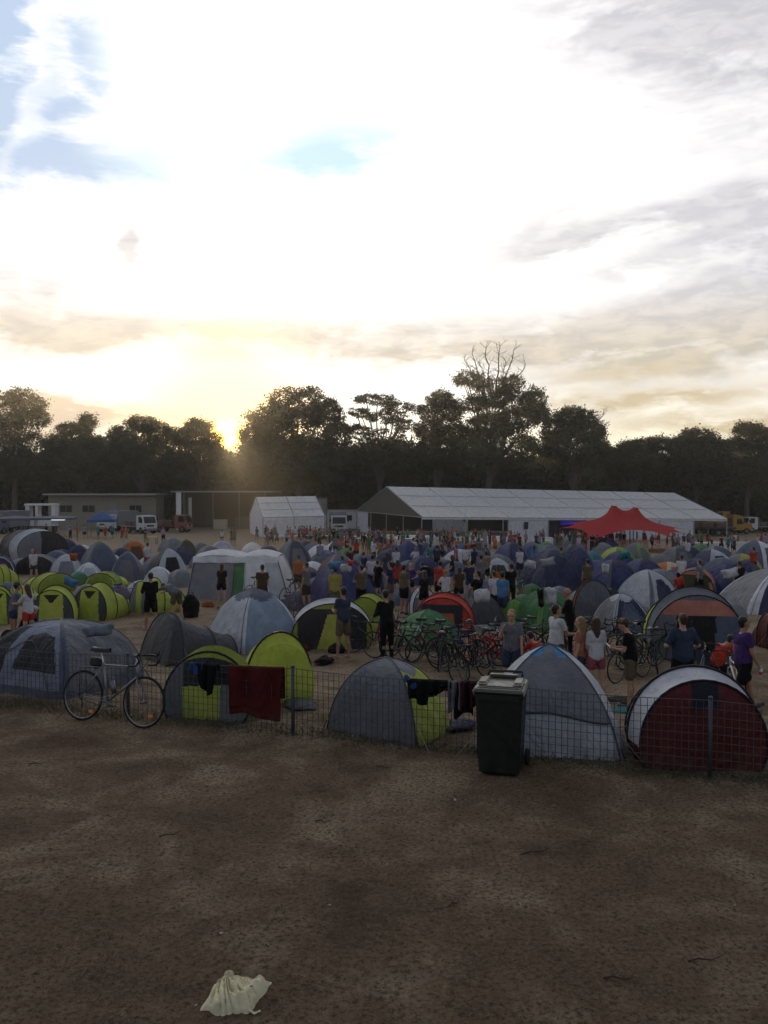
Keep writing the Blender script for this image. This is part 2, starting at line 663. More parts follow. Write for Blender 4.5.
def np_mesh(name, co, fc, mat, smooth=True):
    me = bpy.data.meshes.new(name)
    k = fc.shape[1]
    me.vertices.add(len(co))
    me.vertices.foreach_set('co', co.astype(np.float32).ravel())
    me.loops.add(fc.size)
    me.loops.foreach_set('vertex_index', fc.astype(np.int32).ravel())
    me.polygons.add(len(fc))
    me.polygons.foreach_set('loop_start', np.arange(0, fc.size, k, dtype=np.int32))
    me.polygons.foreach_set('loop_total', np.full(len(fc), k, dtype=np.int32))
    if smooth:
        me.polygons.foreach_set('use_smooth', np.ones(len(fc), dtype=bool))
    me.materials.append(mat)
    me.update(calc_edges=True)
    me.validate()
    return me


gm, t, out = new_mat('bare trampled earth')
tc = t.new('ShaderNodeTexCoord').outputs['Object']
sp = t.new('ShaderNodeSeparateXYZ')
t.l.new(tc, sp.inputs[0])
n1 = t.noise(tc, 0.85, 8, 0.66, 0.4)
n2 = t.noise(tc, 2.6, 7, 0.68, 0.5)
n3 = t.noise(tc, 11, 6, 0.7)
n4 = t.noise(tc, 60, 5, 0.8)
n5 = t.noise(tc, 150, 3, 0.8)
soil = t.mix(t.ramp(n2, 0.25, 0.75), (0.138, 0.090, 0.056), (0.205, 0.138, 0.087))
n6 = t.noise(tc, 26, 6, 0.78, 0.3)
soil = t.mix(t.math('MULTIPLY', t.ramp(n6, 0.50, 0.66), 0.8), soil, (0.25, 0.19, 0.13))
soil = t.mix(t.math('MULTIPLY', t.ramp(n6, 0.50, 0.36), 0.85), soil, (0.048, 0.031, 0.019))
soil = t.mix(t.math('MULTIPLY', t.ramp(n4, 0.56, 0.70), 0.7), soil, (0.30, 0.235, 0.165))
soil = t.mix(t.math('MULTIPLY', t.ramp(n4, 0.44, 0.32), 0.7), soil, (0.030, 0.021, 0.015))
# worn pale patches of straw and dry grass, more of them towards the fence and out in the camp
far = t.ramp(sp.outputs[1], 5.5, 17.0)
far2 = t.ramp(sp.outputs[1], 12.0, 60.0)
straw = t.math('MULTIPLY', t.ramp(t.math('ADD', n1, t.math('MULTIPLY', far, 0.08)), 0.46, 0.68), t.ramp(n6, 0.38, 0.58))
soil = t.mix(t.math('MULTIPLY', straw, 0.9), soil, (0.40, 0.315, 0.215))
soil = t.mix(t.math('MULTIPLY', t.ramp(n1, 0.46, 0.28), 0.6), soil, (0.058, 0.038, 0.026))
soil = t.mix(t.math('MULTIPLY', far2, 0.85), soil, t.mix(t.ramp(n6, .35, .65), (0.17, 0.132, 0.092), (0.32, 0.255, 0.175)))
dark = t.ramp(sp.outputs[1], 10.0, 5.0)  # vignetting painted into the soil, darker towards the camera
soil = t.mix(t.math('MULTIPLY', dark, 0.10), soil, (0.042, 0.031, 0.025))
b = t.new('ShaderNodeBsdfPrincipled')
t.set(b.inputs['Base Color'], soil)
b.inputs['Roughness'].default_value = 0.95
b.inputs['Specular IOR Level'].default_value = 0.12
bp = t.new('ShaderNodeBump')
bp.inputs['Strength'].default_value = 1.0
bp.inputs['Distance'].default_value = 0.05
t.set(bp.inputs['Height'], t.math('ADD', t.math('ADD', n3, t.math('MULTIPLY', n4, 0.6)), t.math('MULTIPLY', n2, 0.8)))
t.l.new(bp.outputs[0], b.inputs['Normal'])
t.l.new(b.outputs[0], out.inputs[0])
go = bpy.data.objects.new('ground', np_mesh('ground', co, fc, gm))
col.objects.link(go)
props(go, 'bare brown trampled earth sloping down into the camp', None, None, 'structure')


def gfine(x, y):
    x, y = np.asarray(x, float), np.asarray(y, float)
    return terrain(x, y) + sst(40, 14, y) * (0.018 * vnoise(x * 1.1, y * 1.1, 1) + 0.007 * vnoise(x * 3.1, y * 3.1, 2) + 0.008 * vnoise(x * 7, y * 7, 3) + 0.008 * np.abs(vnoise(x * 13, y * 13, 4)) + 0.011 * vnoise(x * 17, y * 17, 5) * (0.4 + vnoise(x * 1.7, y * 1.7, 6) + .5) - 0.004)


# evening dust and smoke hanging over the camp
hm_, t, out = new_mat('dusty evening air')
vs = t.new('ShaderNodeVolumeScatter')
vs.inputs['Color'].default_value = (1.0, 0.95, 0.88, 1)
vs.inputs['Density'].default_value = 0.00042
vs.inputs['Anisotropy'].default_value = 0.70
t.l.new(vs.outputs[0], out.inputs['Volume'])
hz = MB().box((0, 96, 18), (560, 168, 52)).build('haze', hm_)
props(hz, 'thin dusty evening haze hanging over the camp and trees', 'haze', None, 'stuff')

# dry grass and straw along the fence foot, thin wisps elsewhere; crumbs of earth
def blades(name, n, place, hmin, hmax, wd, mat, seed, lay=0.35):
    rs = np.random.RandomState(seed)
    x, y = place(rs, n)
    z = gfine(x, y)
    h = hmin + (hmax - hmin) * rs.rand(n) ** 2
    a = rs.rand(n) * 2 * PI
    lean = lay + rs.rand(n) * 1.0
    dx, dy = np.cos(a) * h * np.sin(lean), np.sin(a) * h * np.sin(lean)
    dz = h * np.cos(lean)
    wx, wy = -np.sin(a) * wd, np.cos(a) * wd
    A = np.stack([x - wx, y - wy, z - 0.006], -1)
    B = np.stack([x + wx, y + wy, z - 0.006], -1)
    C = np.stack([x + dx * .55 + wx * .6, y + dy * .55 + wy * .6, z + dz * .65], -1)
    D = np.stack([x + dx, y + dy, z + dz * (1 - .2 * rs.rand(n))], -1)
    co = np.stack([A, B, C, D], 1).reshape(-1, 3)
    fc = np.arange(n * 4).reshape(-1, 4)
    o = bpy.data.objects.new(name, np_mesh(name, co, fc, mat, False))
    col.objects.link(o)
    return o


def along_fence(rs, n):
    u = rs.rand(n) * 16 - 2
    v = rs.normal(0.05, 0.16, n)
    return FA.x + FDIR.x * u + FNOR.x * v, FA.y + FDIR.y * u + FNOR.y * v


def over_front(rs, n):
    x = rs.rand(n) * 13 - 6.5
    y = 4.6 + rs.rand(n) * 8.0
    keep = vnoise(x * 0.9, y * 0.9, 9) + 0.5 * vnoise(x * 3, y * 3, 10)
    y = np.where(keep > -0.02, y, y + 3.0)
    return x, y


straw_m = plain('dry straw', (0.30, 0.235, 0.145), 0.9, vary=0.4, scale=3)
grass_m = plain('dry dark grass', (0.075, 0.07, 0.035), 0.9, vary=0.4, scale=3)
props(blades('dry_grass', 9000, along_fence, 0.02, 0.12, 0.0022, grass_m, 3), 'sparse dry grass growing along the foot of the wire fence', 'grass', None, 'stuff')
props(blades('straw_litter', 30000, over_front, 0.012, 0.06, 0.0017, straw_m, 4, 1.05), 'short straw scattered over the trampled earth', 'straw', None, 'stuff')
rs = np.random.RandomState(5)
n = 6000
x, y = over_front(rs, n)
z = gfine(x, y)
s_ = 0.004 + 0.014 * rs.rand(n) ** 3
base = np.array([[1, 0, 0], [-.5, .8, 0], [-.5, -.8, 0], [0, 0, 1]], float)
jit = 1 + .5 * (rs.rand(n, 4, 3) - .5)
co = (base[None] * jit * s_[:, None, None]) * np.array([1, 1, .8]) + np.stack([x, y, z - .002], -1)[:, None, :]
fc = np.array([[0, 1, 3], [1, 2, 3], [2, 0, 3]])
fc = (np.arange(n)[:, None, None] * 4 + fc[None]).reshape(-1, 3)
o = bpy.data.objects.new('earth_crumbs', np_mesh('earth_crumbs', co.reshape(-1, 3), fc, plain('earth crumbs', (0.085, 0.06, 0.042), 0.95, vary=0.4, scale=2), False))
col.objects.link(o)
props(o, 'small clods and crumbs of dry earth on the open ground', 'earth', None, 'stuff')
rs = np.random.RandomState(6)


def litter(rs, n):
    x = rs.rand(n) * 12 - 6
    y = 4.8 + rs.rand(n) ** .7 * 8
    return x, y


props(blades('leaf_litter', 700, litter, 0.015, 0.05, 0.011, plain('dead leaves', (0.12, 0.085, 0.05), 0.85, vary=0.5, scale=2), 8, 1.2), 'scattered curled dead leaves on the earth', 'leaves', None, 'stuff')
rs = random.Random(77)
pm_ = plain('scrap paper', (.30, .29, .26), .8)
for i, (px, py) in enumerate(((221, 934), (196, 1006), (395, 812), (600, 880), (520, 905), (92, 880), (690, 835), (330, 905), (455, 800), (150, 800), (640, 800), (735, 905))):
    g = ground(px, py)
    s_ = rs.uniform(.008, .018)
    mb = MB().grid(lambda u, v: ((u - .5) * s_ * 2, (v - .5) * s_ * 1.4, .006 + .35 * s_ * math.sin(3 * u + i) * math.sin(2.4 * v + i) ** 2), 6, 5)
    o = mb.build('paper_scrap', pm_)
    o.location = (g.x, g.y, float(gfine(g.x, g.y)) + .003)
    o.rotation_euler = (rs.uniform(-.3, .3), rs.uniform(-.3, .3), rs.uniform(0, 6))
    props(o, 'tiny pale paper scrap trodden into the open earth', 'litter', 'paper scraps on the open earth')
# twigs one can tell apart
twm = plain('dead twig bark', (0.045, 0.032, 0.022), 0.9)
TW = [(536, 853, .30, 20, 'forked twig lying below the silver tent'), (706, 961, .26, 8, 'dark bent twig on bare earth below the maroon tent'),
      (323, 822, .16, -15, 'short twig on the earth below the grey and lime tent'), (170, 835, .2, 30, 'thin twig lying on earth in front of the bicycle'),
      (620, 980, .22, -4, 'straight thin twig beside the pale worn patch'), (38, 765, .22, 10, 'dark stick on the earth below the silver blue tent'),
      (455, 905, .12, 40, 'tiny crooked twig in the middle of the bare earth'), (384, 768, .2, -25, 'pale stick near the foot of the grey and lime tent')]
for i, (px, py, L, an, lab) in enumerate(TW):
    g = ground(px, py)
    mb = MB()
    p = [Vector((-L / 2, 0, .012)), Vector((-L / 5, .012, .02)), Vector((L / 8, -.01, .014)), Vector((L / 2, .02, .02))]
    mb.tube(p, [.007, .006, .005, .002], 5)
    if i % 2 == 0:
        mb.tube([p[1], p[1] + Vector((L * .22, L * .16, .015))], [.004, .0015], 5)
    o = mb.build('twig', twm)
    o.location = (g.x, g.y, float(gfine(g.x, g.y)))
    o.rotation_euler = (0, 0, rad(an))
    props(o, lab, 'twig')
# ------------------------------------------------------------------ tents
SPOTS = []        # (x, y, radius, short description) of every tent, for telling people apart


def fit(px, base, wpx, hpx, depth, yaw):
    """Real width, length, height and centre of a tent whose near edge stands on pixel row BASE."""
    g = ground(px, base)
    D = g.y
    c, s = abs(math.cos(yaw)), abs(math.sin(yaw))
    wd = wpx * D / FPX / (c + s * depth)
    ln = wd * depth
    yc = D + (ln * c + wd * s) / 2
    xc = (px - PCX) / FPX * yc
    zc = gz(xc, yc)
    top = at_depth(px, base - hpx, yc)
    return wd, ln, top.z - zc, Vector((xc, yc, zc))


def emit(root, cls, V, F, L, mats):
    """Split faces F by their class in L into one mesh per class under ROOT."""
    for k in dict.fromkeys(L):
        mb = MB()
        mb.add(V, [f for f, l in zip(F, L) if l == k])
        mb.build(cls.get(k, k), mats[k], root, True)


def wob(p, seed, amp):
    n = mnoise.noise(Vector((p[0] * 1.7 + seed, p[1] * 1.7, p[2] * 1.7)))
    n2 = mnoise.noise(Vector((p[0] * 5 + seed, p[1] * 5, p[2] * 5)))
    return amp * (n + 0.4 * n2)


def dome_tent(label, short, px, base, wpx, hpx, main='grey', front=None, side=None, back=None, door=None, cap=None, sleeve=None, skirt=None,
              depth=1.0, yaw=0.0, far=False, cat='tent', group=None, sag=0.13, mesh_win=None, porch=None, bulge=1.0, fine=False, seam=None, tip=None, peak=0.2):
    yaw = rad(yaw)
    wd, ln, h, c = fit(px, base, wpx, hpx, depth, yaw)
    root = thing('dome_tent', label, cat, c, yaw, group)
    SPOTS.append((c.x, c.y, max(wd, ln) / 2, short))
    nu, nt = (8, 9) if far else (72, 64) if fine else (26, 22)
    sd_ = rnd.random() * 50
    F, L, V = [], [], []
    sides = [('front', (-1, -1), (1, -1)), ('side', (1, -1), (1, 1)), ('back', (1, 1), (-1, 1)), ('side', (-1, 1), (-1, -1))]
    colr = {'front': front or main, 'side': side or main, 'back': back or main}
    def P(k, u, tt):
        (ax, ay), (bx, by) = sides[k][1], sides[k][2]
        x = (ax + (bx - ax) * u) * wd / 2
        y = (ay + (by - ay) * u) * ln / 2
        uu = 2 * u - 1
        ph = tt * PI / 2
        r = (1 - peak) * math.cos(ph) ** bulge + peak * (1 - tt)
        k_ = r * (1 - sag * (1 - uu * uu) * math.sin(2 * ph)) * (1 - 0.10 * uu ** 8)
        z = h * ((1 - peak) * math.sin(ph) ** 0.96 + peak * tt)
        q = (x * k_, y * k_, z)
        a = wob(q, sd_, 0.06 * (1 - abs(uu) ** 4) * (1 if tt > 0 else 0))
        if fine or not far:
            e_ = 1 - uu ** 6
            a += e_ * (0.012 * math.sin(u * 34 + sd_) * (1 - tt) ** 3 + 0.007 * math.sin(uu * 9 + tt * 22 + sd_) * math.sin(PI * tt) + 0.006 * math.sin(-uu * 13 + tt * 15 + 2 * sd_) * math.sin(PI * tt))
        return (q[0] * (1 + a), q[1] * (1 + a), z - 0.01)
    for k in range(4):
        b = len(V)
        for j in range(nt + 1):
            for i in range(nu + 1):
                V.append(P(k, i / nu, j / nt))
        for j in range(nt):
            for i in range(nu):
                u, tt = (i + .5) / nu, (j + .5) / nt
                uu = abs(2 * u - 1)
                a = b + j * (nu + 1) + i
                nm = sides[k][0]
                cl = colr[nm]
                part = nm
                if tip and tt > 0.80 and uu > 0.45:
                    part, cl = 'tip', tip
                elif seam and k == 0 and tt < 0.30 - 0.07 * (u - .3) - .015 * math.sin(9 * u):
                    part, cl = 'lower', 'silver'
                elif cap and tt > (0.62 + 0.14 * uu):
                    part, cl = 'fly', cap
                elif sleeve and uu > (0.80 if far else 0.88):
                    part, cl = 'sleeve', sleeve
                elif skirt and tt < 0.08:
                    part, cl = 'skirt', skirt
                elif door and k == 0 and uu < 0.62 - 0.30 * (tt / 0.62) ** 3 and tt < 0.60 and (far or tt > 0.03):
                    part, cl = 'door', door
                elif porch and k == 0 and u < .30 and tt < .78 and u < .34 - .12 * tt:
                    part, cl = 'porch', porch
                elif mesh_win and k == 0 and 0.24 < tt < 0.70 and u > .3 and abs(u - .66) < (0.24 - .10 * (tt - .3)) * min(1, (0.70 - tt) * 14):
                    part, cl = 'window%d' % k, mesh_win
                F.append((a, a + 1, a + nu + 2, a + nu + 1))
                L.append(part + '|' + cl)
    cls = {'front': 'front_panel', 'side': 'side_panel', 'back': 'back_panel', 'fly': 'rain_fly', 'sleeve': 'pole_sleeve', 'skirt': 'skirt',
           'door': 'door', 'window': 'mesh_window', 'window0': 'mesh_window', 'window3': 'mesh_window', 'tip': 'corner_tip', 'seam': 'seam_tape', 'lower': 'lower_panel', 'porch': 'porch_panel'}
    emit(root, {l: cls[l.split('|')[0]] for l in L}, V, F, L, {l: fab(l.split('|')[1]) for l in L})
    if seam:
        pts = []
        for i in range(41):
            u = i / 40
            p = P(0, u, 0.30 - 0.07 * (u - .3) - .015 * math.sin(9 * u))
            pts.append((p[0] * 1.01, p[1] * 1.01 - .006, p[2]))
        MB().tube(pts, .014, 5).build('seam_tape', fab(seam), root, True)
    if not far:
        for k in range(2):
            mb = MB()
            pts = []
            for i in range(31):
                tt = 1 - abs(i / 15 - 1)
                p = P(k if i <= 15 else k + 2, 0.0, tt)
                pts.append((p[0] * 1.012, p[1] * 1.012, p[2] + 0.012))
            mb.tube(pts, 0.008, 5)
            mb.build('pole', POLE, root, True)
        if (door or mesh_win or cap is None) and not seam:
            zp = [P(0, .5 + .34 * math.sin(PI * (i / 24 - .5)) * (1 - .25 * math.cos(PI * (i / 24 - .5))), .04 + .52 * math.cos(PI * (i / 24 - .5))) for i in range(25)]
            MB().tube([(q[0] * 1.012, q[1] * 1.012 - .004, q[2]) for q in zp], .007, 4).build('zip', POLE, root)
        for k in range(4):
            e = P(k, 0.0, 0.0)
            MB().tube([(e[0] * 1.02, e[1] * 1.02, .12), (e[0] * 1.09, e[1] * 1.09, -.03)], .008, 4).build('peg_strap', BLACKP, root)
        for k in range(4):
            p = P(k, 0.0, 0.25)
            e = P(k, 0.0, 0.0)
            n = Vector((e[0], e[1], 0)).normalized()
            mb = MB().tube([p, Vector((e[0], e[1], 0.0)) + n * 0.35], 0.003, 4)
            mb.build('guy_rope', ROPE, root)
    return root


def arch_half(z, w, h, zc, b0):
    if z >= zc:
        q = min(1.0, (z - zc) / max(1e-6, h - zc))
        return w / 2 * math.sqrt(max(0.0, 1 - q * q))
    return w / 2 * (1 - (1 - b0) * ((zc - z) / max(zc, 1e-6)) ** 2)


def arch_pt(a, w, h, zc, b0):
    """a in 0..1 from one foot over the top to the other: (x, z)."""
    foot = 0.22
    if a < foot:
        z = zc * a / foot
        return -arch_half(z, w, h, zc, b0), z
    if a > 1 - foot:
        z = zc * (1 - a) / foot
        return arch_half(z, w, h, zc, b0), z
    an = PI * (1 - (a - foot) / (1 - 2 * foot))
    return w / 2 * math.cos(an), zc + (h - zc) * math.sin(an)


def hoop_tent(label, short, px, base, wpx, hpx, hoops, body, face, yaw=0.0, far=False, cat='tent', group=None, piping='black', depth=1.3,
              zc=0.28, b0=0.86, open_face=False, dims=None, fine=False, pipes=None):
    """A tent of cloth stretched over hoops. HOOPS: (y, width, height, lean) as shares of the length, width and height, front first; BODY: colours of
    the stretches between them; FACE: function (s, q) -> (part name, colour) on the front wall, or None."""
    yaw = rad(yaw)
    wd, ln, h, c = fit(px, base, wpx, hpx, depth, yaw)
    if dims:
        wd, ln, h = wd * dims[0], ln * dims[1], h * dims[2]
    root = thing('pop_up_tent', label, cat, c, yaw, group)
    SPOTS.append((c.x, c.y, max(wd, ln) / 2, short))
    na, ns = (14, 4) if far else (64, 14) if fine else (40, 10)
    sd_ = rnd.random() * 50
    H = [((y - 0.5) * ln, w * wd, hh * h, lean) for (y, w, hh, lean) in hoops]
    def at(k, a):
        y, w, hh, lean = H[k]
        x, z = arch_pt(a, w, hh, zc * hh, b0)
        return Vector((x, y + lean * z, z - 0.01))
    V, F, L = [], [], []
    for k in range(len(H) - 1):
        b = len(V)
        for j in range(ns + 1):
            tt = j / ns
            for i in range(na + 1):
                a = i / na
                p = at(k, a).lerp(at(k + 1, a), tt)
                s = 1 - 0.055 * math.sin(PI * tt) * math.sin(PI * a)
                n = (0.03 * wob(p, sd_, 1.0) + .007 * math.sin(a * 46 + 9 * tt + sd_)) * math.sin(PI * tt)
                V.append((p.x * s * (1 + n), p.y, max(p.z * s * (1 + n), -0.01)))
        cl = body[k] if k < len(body) else body[-1]
        for j in range(ns):
            for i in range(na):
                f = b + j * (na + 1) + i
                F.append((f, f + 1, f + na + 2, f + na + 1))
                c_ = cl(( i + .5) / na, (j + .5) / ns) if callable(cl) else cl
                L.append('body|' + c_)
    # closed tail
    b = len(V)
    y, w, hh, lean = H[-1]
    for i in range(na + 1):
        V.append(tuple(at(len(H) - 1, i / na)))
    V.append((0, y + lean * hh * .3 + 0.02, hh * 0.35))
    lastc = body[-1] if not callable(body[-1]) else body[-1](.5, .9)
    for i in range(na):
        F.append((b + i, b + i + 1, len(V) - 1))
        L.append('tail|' + lastc)
    # front wall
    if face:
        y0, w0, h0, lean0 = H[0]
        m, q_ = (10, 8) if far else (80, 72) if fine else (36, 30)
        b = len(V)
        for j in range(q_ + 1):
            zz = h0 * (1 - (1 - j / q_) ** 1.35) * 0.999
            hw = arch_half(zz, w0, h0, zc * h0, b0)
            for i in range(m + 1):
                s = 2 * i / m - 1
                p = (hw * s, y0 + lean0 * zz - 0.06 * wd * (1 - s * s) * math.sin(PI * j / q_) * 0.6, zz - 0.01)
                n = wob(p, sd_ + 9, 0.018) * (1 - s * s)
                V.append((p[0], p[1] + n, p[2]))
        for j in range(q_):
            for i in range(m):
                s, q = 2 * (i + .5) / m - 1, 1 - (1 - (j + .5) / q_) ** 1.35
                zz = h0 * q
                r = face(s * arch_half(zz, w0, h0, zc * h0, b0) / (w0 / 2), q)
                if r is None:
                    continue
                f = b + j * (m + 1) + i
                F.append((f, f + 1, f + m + 2, f + m + 1))
                L.append(r[0] + '|' + r[1])
    nm = {'body': 'body_panel', 'tail': 'tail_panel', 'side': 'front_side_panel', 'door': 'door', 'window': 'mesh_window', 'vent': 'vent_flap', 'wall': 'front_wall', 'awning': 'awning',
          'back': 'inner_door'}
    emit(root, {l: nm[l.split('|')[0]] for l in L}, V, F, L, {l: fab(l.split('|')[1]) for l in L})
    for k in (pipes or range(len(H) if not far else 1)):
        if k == len(H) - 1 and H[k][2] < 0.4 * h:
            continue
        pts = []
        for i in range(33 if not far else 13):
            p = at(k, i / (32 if not far else 12))
            pts.append((p.x * 1.006, p.y, p.z * 1.006 + .006))
        MB().tube(pts, 0.017 if not far else 0.02, 5).build('hoop_piping', fab(piping), root, True)
    if not far:
        for sx_ in (-1, 1):
            y1, w1, h1, l1 = H[1]
            p = (sx_ * w1 * .47, y1 + l1 * h1 * .4, h1 * .4)
            MB().tube([p, (sx_ * (w1 * .5 + .45), y1, 0.0)], 0.003, 4).build('guy_rope', ROPE, root)
    return root


def lime_face(s, q):
    if abs(s) > 0.50 + 0.10 * (1 - q):
        return 'side', 'darkgrey'
    if 0.66 < q < 0.88 and abs(s) < 0.34 * (q - 0.62) / 0.26 * 1.0:
        return 'vent', 'black'
    return 'door', 'lime'


POP = [(0.0, 1.0, 0.93, 0.10), (0.30, 1.03, 1.0, 0.05), (0.75, .80, 0.62, 0.0), (1.0, .5, 0.3, 0.0)]
TUN = [(0.0, 1.0, 0.95, 0.06), (0.35, 1.0, 1.0, 0.0), (0.75, .86, 0.80, 0.0), (1.0, .6, 0.45, 0.0)]
lime2 = lambda a, s: 'darkgrey' if (a < .22 or a > .78) else 'lime'

# --- the row along the fence
T = dome_tent('large silver blue dome tent with black mesh windows behind the leaning bicycle', 'the silver and blue dome tent', 60, 701, 182, 82, main='slateblue', front='slateblue',
              side='grey', mesh_win='mesh', sleeve='bluegrey', skirt='bluegrey', depth=0.95, yaw=-24, fine=True, sag=.06, bulge=.82, peak=.05, porch='mesh')


def lime_towel_face(s, q):
    if q > .93 - .25 * abs(s) ** 2:
        return 'awning', 'limedark'
    if s < -0.50 - .1 * q:
        return 'side', 'grey'
    if q > .52 + .06 * s:
        return 'window', 'mesh'
    return ('wall', 'lime') if s < .32 else ('door', 'midgrey')


hoop_tent('grey and lime pop-up tent with a dark doorway behind the maroon towel', 'the grey and lime tent by the towel', 219, 723, 112, 80,
          [(0.0, 1.0, 0.93, 0.20), (0.30, 1.02, 1.0, 0.06), (0.75, .85, 0.70, 0.0), (1.0, .6, 0.4, 0.0)],
          [lambda a, s: 'limedark' if a > .30 else 'grey', 'lime', 'lime'], lime_towel_face, yaw=-14, depth=.75, fine=True, pipes=(0,))
hoop_tent('bright lime pop-up dome rising behind the maroon towel on the fence', 'the bright lime dome by the towel', 272, 707, 92, 78,
          [(0.0, 1.0, 0.86, 0.05), (0.18, 1.03, 1.0, 0.0), (0.6, .92, 0.86, 0.0), (1.0, .6, 0.45, 0.0)], ['lime', 'lime', 'lime'], lambda s, q: ('wall', 'lime'), yaw=26, depth=.95, fine=True, pipes=(1,))
dome_tent('grey pop-up tent with lime end wall beside the clothes on the fence', 'the grey pop-up tent with a lime end', 386, 749, 142, 87, main='grey', front='grey', side='lime', cap='midgrey',
          depth=0.62, yaw=-33, fine=True, sag=.04, bulge=.86)
dome_tent('silver dome tent with bright blue tips and dark seam behind the wheelie bin', 'the silver dome tent behind the bin', 545, 771, 176, 118, main='midgrey', front='midgrey', side='silver',
          depth=0.8, yaw=-10, sag=0.05, bulge=1.0, peak=.36, fine=True, seam='darkgrey', tip='sky')
hoop_tent('maroon pop-up tent with white roof and navy window patch against the fence', 'the maroon pop-up tent', 689, 781, 140, 110,
          [(0.0, 0.96, 0.92, 0.04), (0.30, 1.04, 1.0, 0.0), (0.62, .94, 0.84, 0.0), (1.0, .55, 0.34, 0.0)],
          [lambda a, s: 'white' if .17 < a < .80 else 'maroon', 'white', 'maroon'],
          lambda s, q: ('window', 'navydark') if (-0.20 < s < 0.22 and 0.69 < q < .985) else ('wall', 'maroon'), yaw=-4, depth=.95, fine=True)

# the row stands clear of the fence: move any tent whose cloth would cross it
bpy.context.view_layer.update()
for r_ in [o for o in col.objects if o.parent is None and o.name.split('.')[0] in ('dome_tent', 'pop_up_tent')]:
    md_ = min((r_.matrix_basis @ v.co - FA).dot(FNOR) for ch_ in r_.children for v in ch_.data.vertices if ch_.name.split('.')[0] not in ('guy_rope', 'peg_strap'))
    if md_ < 0.07:
        r_.location += FNOR * (0.07 - md_)
        r_.location.z = gz(r_.location.x, r_.location.y)
        r_.scale = (1.03, 1.03, 1.05)

# --- second row
hoop_tent('long charcoal ridge tent sagging behind the bicycle', 'the charcoal ridge tent', 190, 668, 112, 58,
          [(0.0, 1.0, 1.0, 0.30), (0.22, .96, 0.97, 0.1), (0.7, .8, 0.62, 0.0), (1.0, .66, 0.4, 0.0)], ['darkgrey'], lambda s, q: ('wall', 'darkgrey'), yaw=-52, depth=1.25, zc=.12, piping='darkgrey')
dome_tent('pale blue dome tent with a white stripe down one pole', 'the pale blue dome tent', 254, 655, 112, 67, main='paleblue', front='paleblue', side='silver', cap='bluegrey', sleeve='white', depth=1.0, yaw=38, sag=.05, bulge=.9)
def open_face(s, q):
    if q > 0.9 or abs(s) > 0.86:
        return 'awning', 'limedark'
    if abs(s - .05) < 0.34 * (1 - q) + 0.10 and q < 0.78:
        return 'back', 'lime'
    return 'door', 'mesh'  # dark cloth paints the unlit inside of the open doorway
hoop_tent('lime pop-up tent with white roof, its dark doorway open', 'the open lime pop-up tent with a white roof', 330, 650, 92, 56, [(0.0, 1.0, 0.92, 0.1), (0.25, 1.03, 1.0, 0.0), (.75, .8, .66, 0), (1.0, .5, .3, 0)],
          ['white', 'white', 'lime'], open_face, yaw=6, fine=True)
hoop_tent('lime pop-up tent with olive mesh front beside the young man', 'the lime pop-up tent with an olive front', 374, 634, 62, 42, POP, ['lime', 'limedark', 'lime'],
          lambda s, q: ('window', 'limedark') if q > .3 else ('wall', 'lime'), yaw=-22)
dome_tent('dark green dome tent beside the parked bicycles', 'the dark green dome tent', 428, 652, 82, 43, main='green', sleeve=None, cap=None, depth=.9, yaw=20, sag=.03)
hoop_tent('red pop-up tent with orange inner door standing open', 'the open red pop-up tent', 447, 636, 74, 45, POP, ['red', 'red', 'maroon'],
          lambda s, q: ('awning', 'red') if (q > .82 or abs(s) > .72) else ('door', 'orange') if (q < .62 and abs(s) < .42) else ('window', 'mesh'), yaw=-12, piping='maroon')
hoop_tent('small white arched tent with black piping behind the red tent', 'the white arched tent', 420, 618, 36, 33, POP, ['white', 'silver', 'silver'], lambda s, q: ('window', 'midgrey') if q < .7 else ('wall', 'white'), yaw=18)
dome_tent('charcoal dome tent with a white towel thrown over it', 'the charcoal dome tent with a towel', 482, 629, 52, 37, main='darkgrey', skirt='silver', yaw=10)
dome_tent('leaf green dome tent next to the charcoal dome with towel', 'the leaf green dome tent', 515, 629, 42, 30, main='green2', yaw=30)
dome_tent('dark green dome tent with white and black towels hung over it', 'the green dome tent with towels', 546, 633, 70, 46, main='green', sleeve='green2', yaw=24, sag=.04)
hoop_tent('grey tent with a bright orange arch stripe', 'the grey tent with an orange stripe', 582, 624, 56, 46, [(0, 1, 1, .05), (.12, 1, .99, 0), (.6, .8, .7, 0), (1, .5, .35, 0)], ['orange', 'grey', 'grey'], lambda s, q: ('wall', 'grey'), yaw=14)
dome_tent('navy dome tent with a pale grey fly and arched door', 'the navy dome tent with a grey fly', 622, 636, 62, 43, main='navy', front='navy', side='midgrey', door='bluegrey', sleeve='silver', cap='silver', yaw=16)
dome_tent('big pale grey dome tent with navy triangular doors', 'the pale grey dome with navy doors', 648, 612, 74, 43, main='silver', front='silver', side='silver', door='navy', sleeve='midgrey', yaw=34, depth=1.1)
hoop_tent('large grey tunnel tent with a salmon awning, dark doorway and lime edge', 'the grey tunnel tent with a salmon awning', 690, 662, 112, 78,
          [(0.0, 1.0, 0.92, 0.06), (0.28, 1.02, 1.0, 0.0), (0.7, .96, 0.84, 0.0), (1.0, .6, 0.4, 0.0)], [lambda a, s: 'grey', lambda a, s: 'lime' if s > .55 else 'midgrey', 'lime'],
          lambda s, q: ('awning', 'salmon') if (q > .70 and q < .93 and abs(s) < .75) else ('awning', 'grey') if q >= .93 else ('side', 'grey') if s < -.45 else ('door', 'black') if s < .35 else ('side', 'bluegrey'), yaw=-10, depth=1.2)
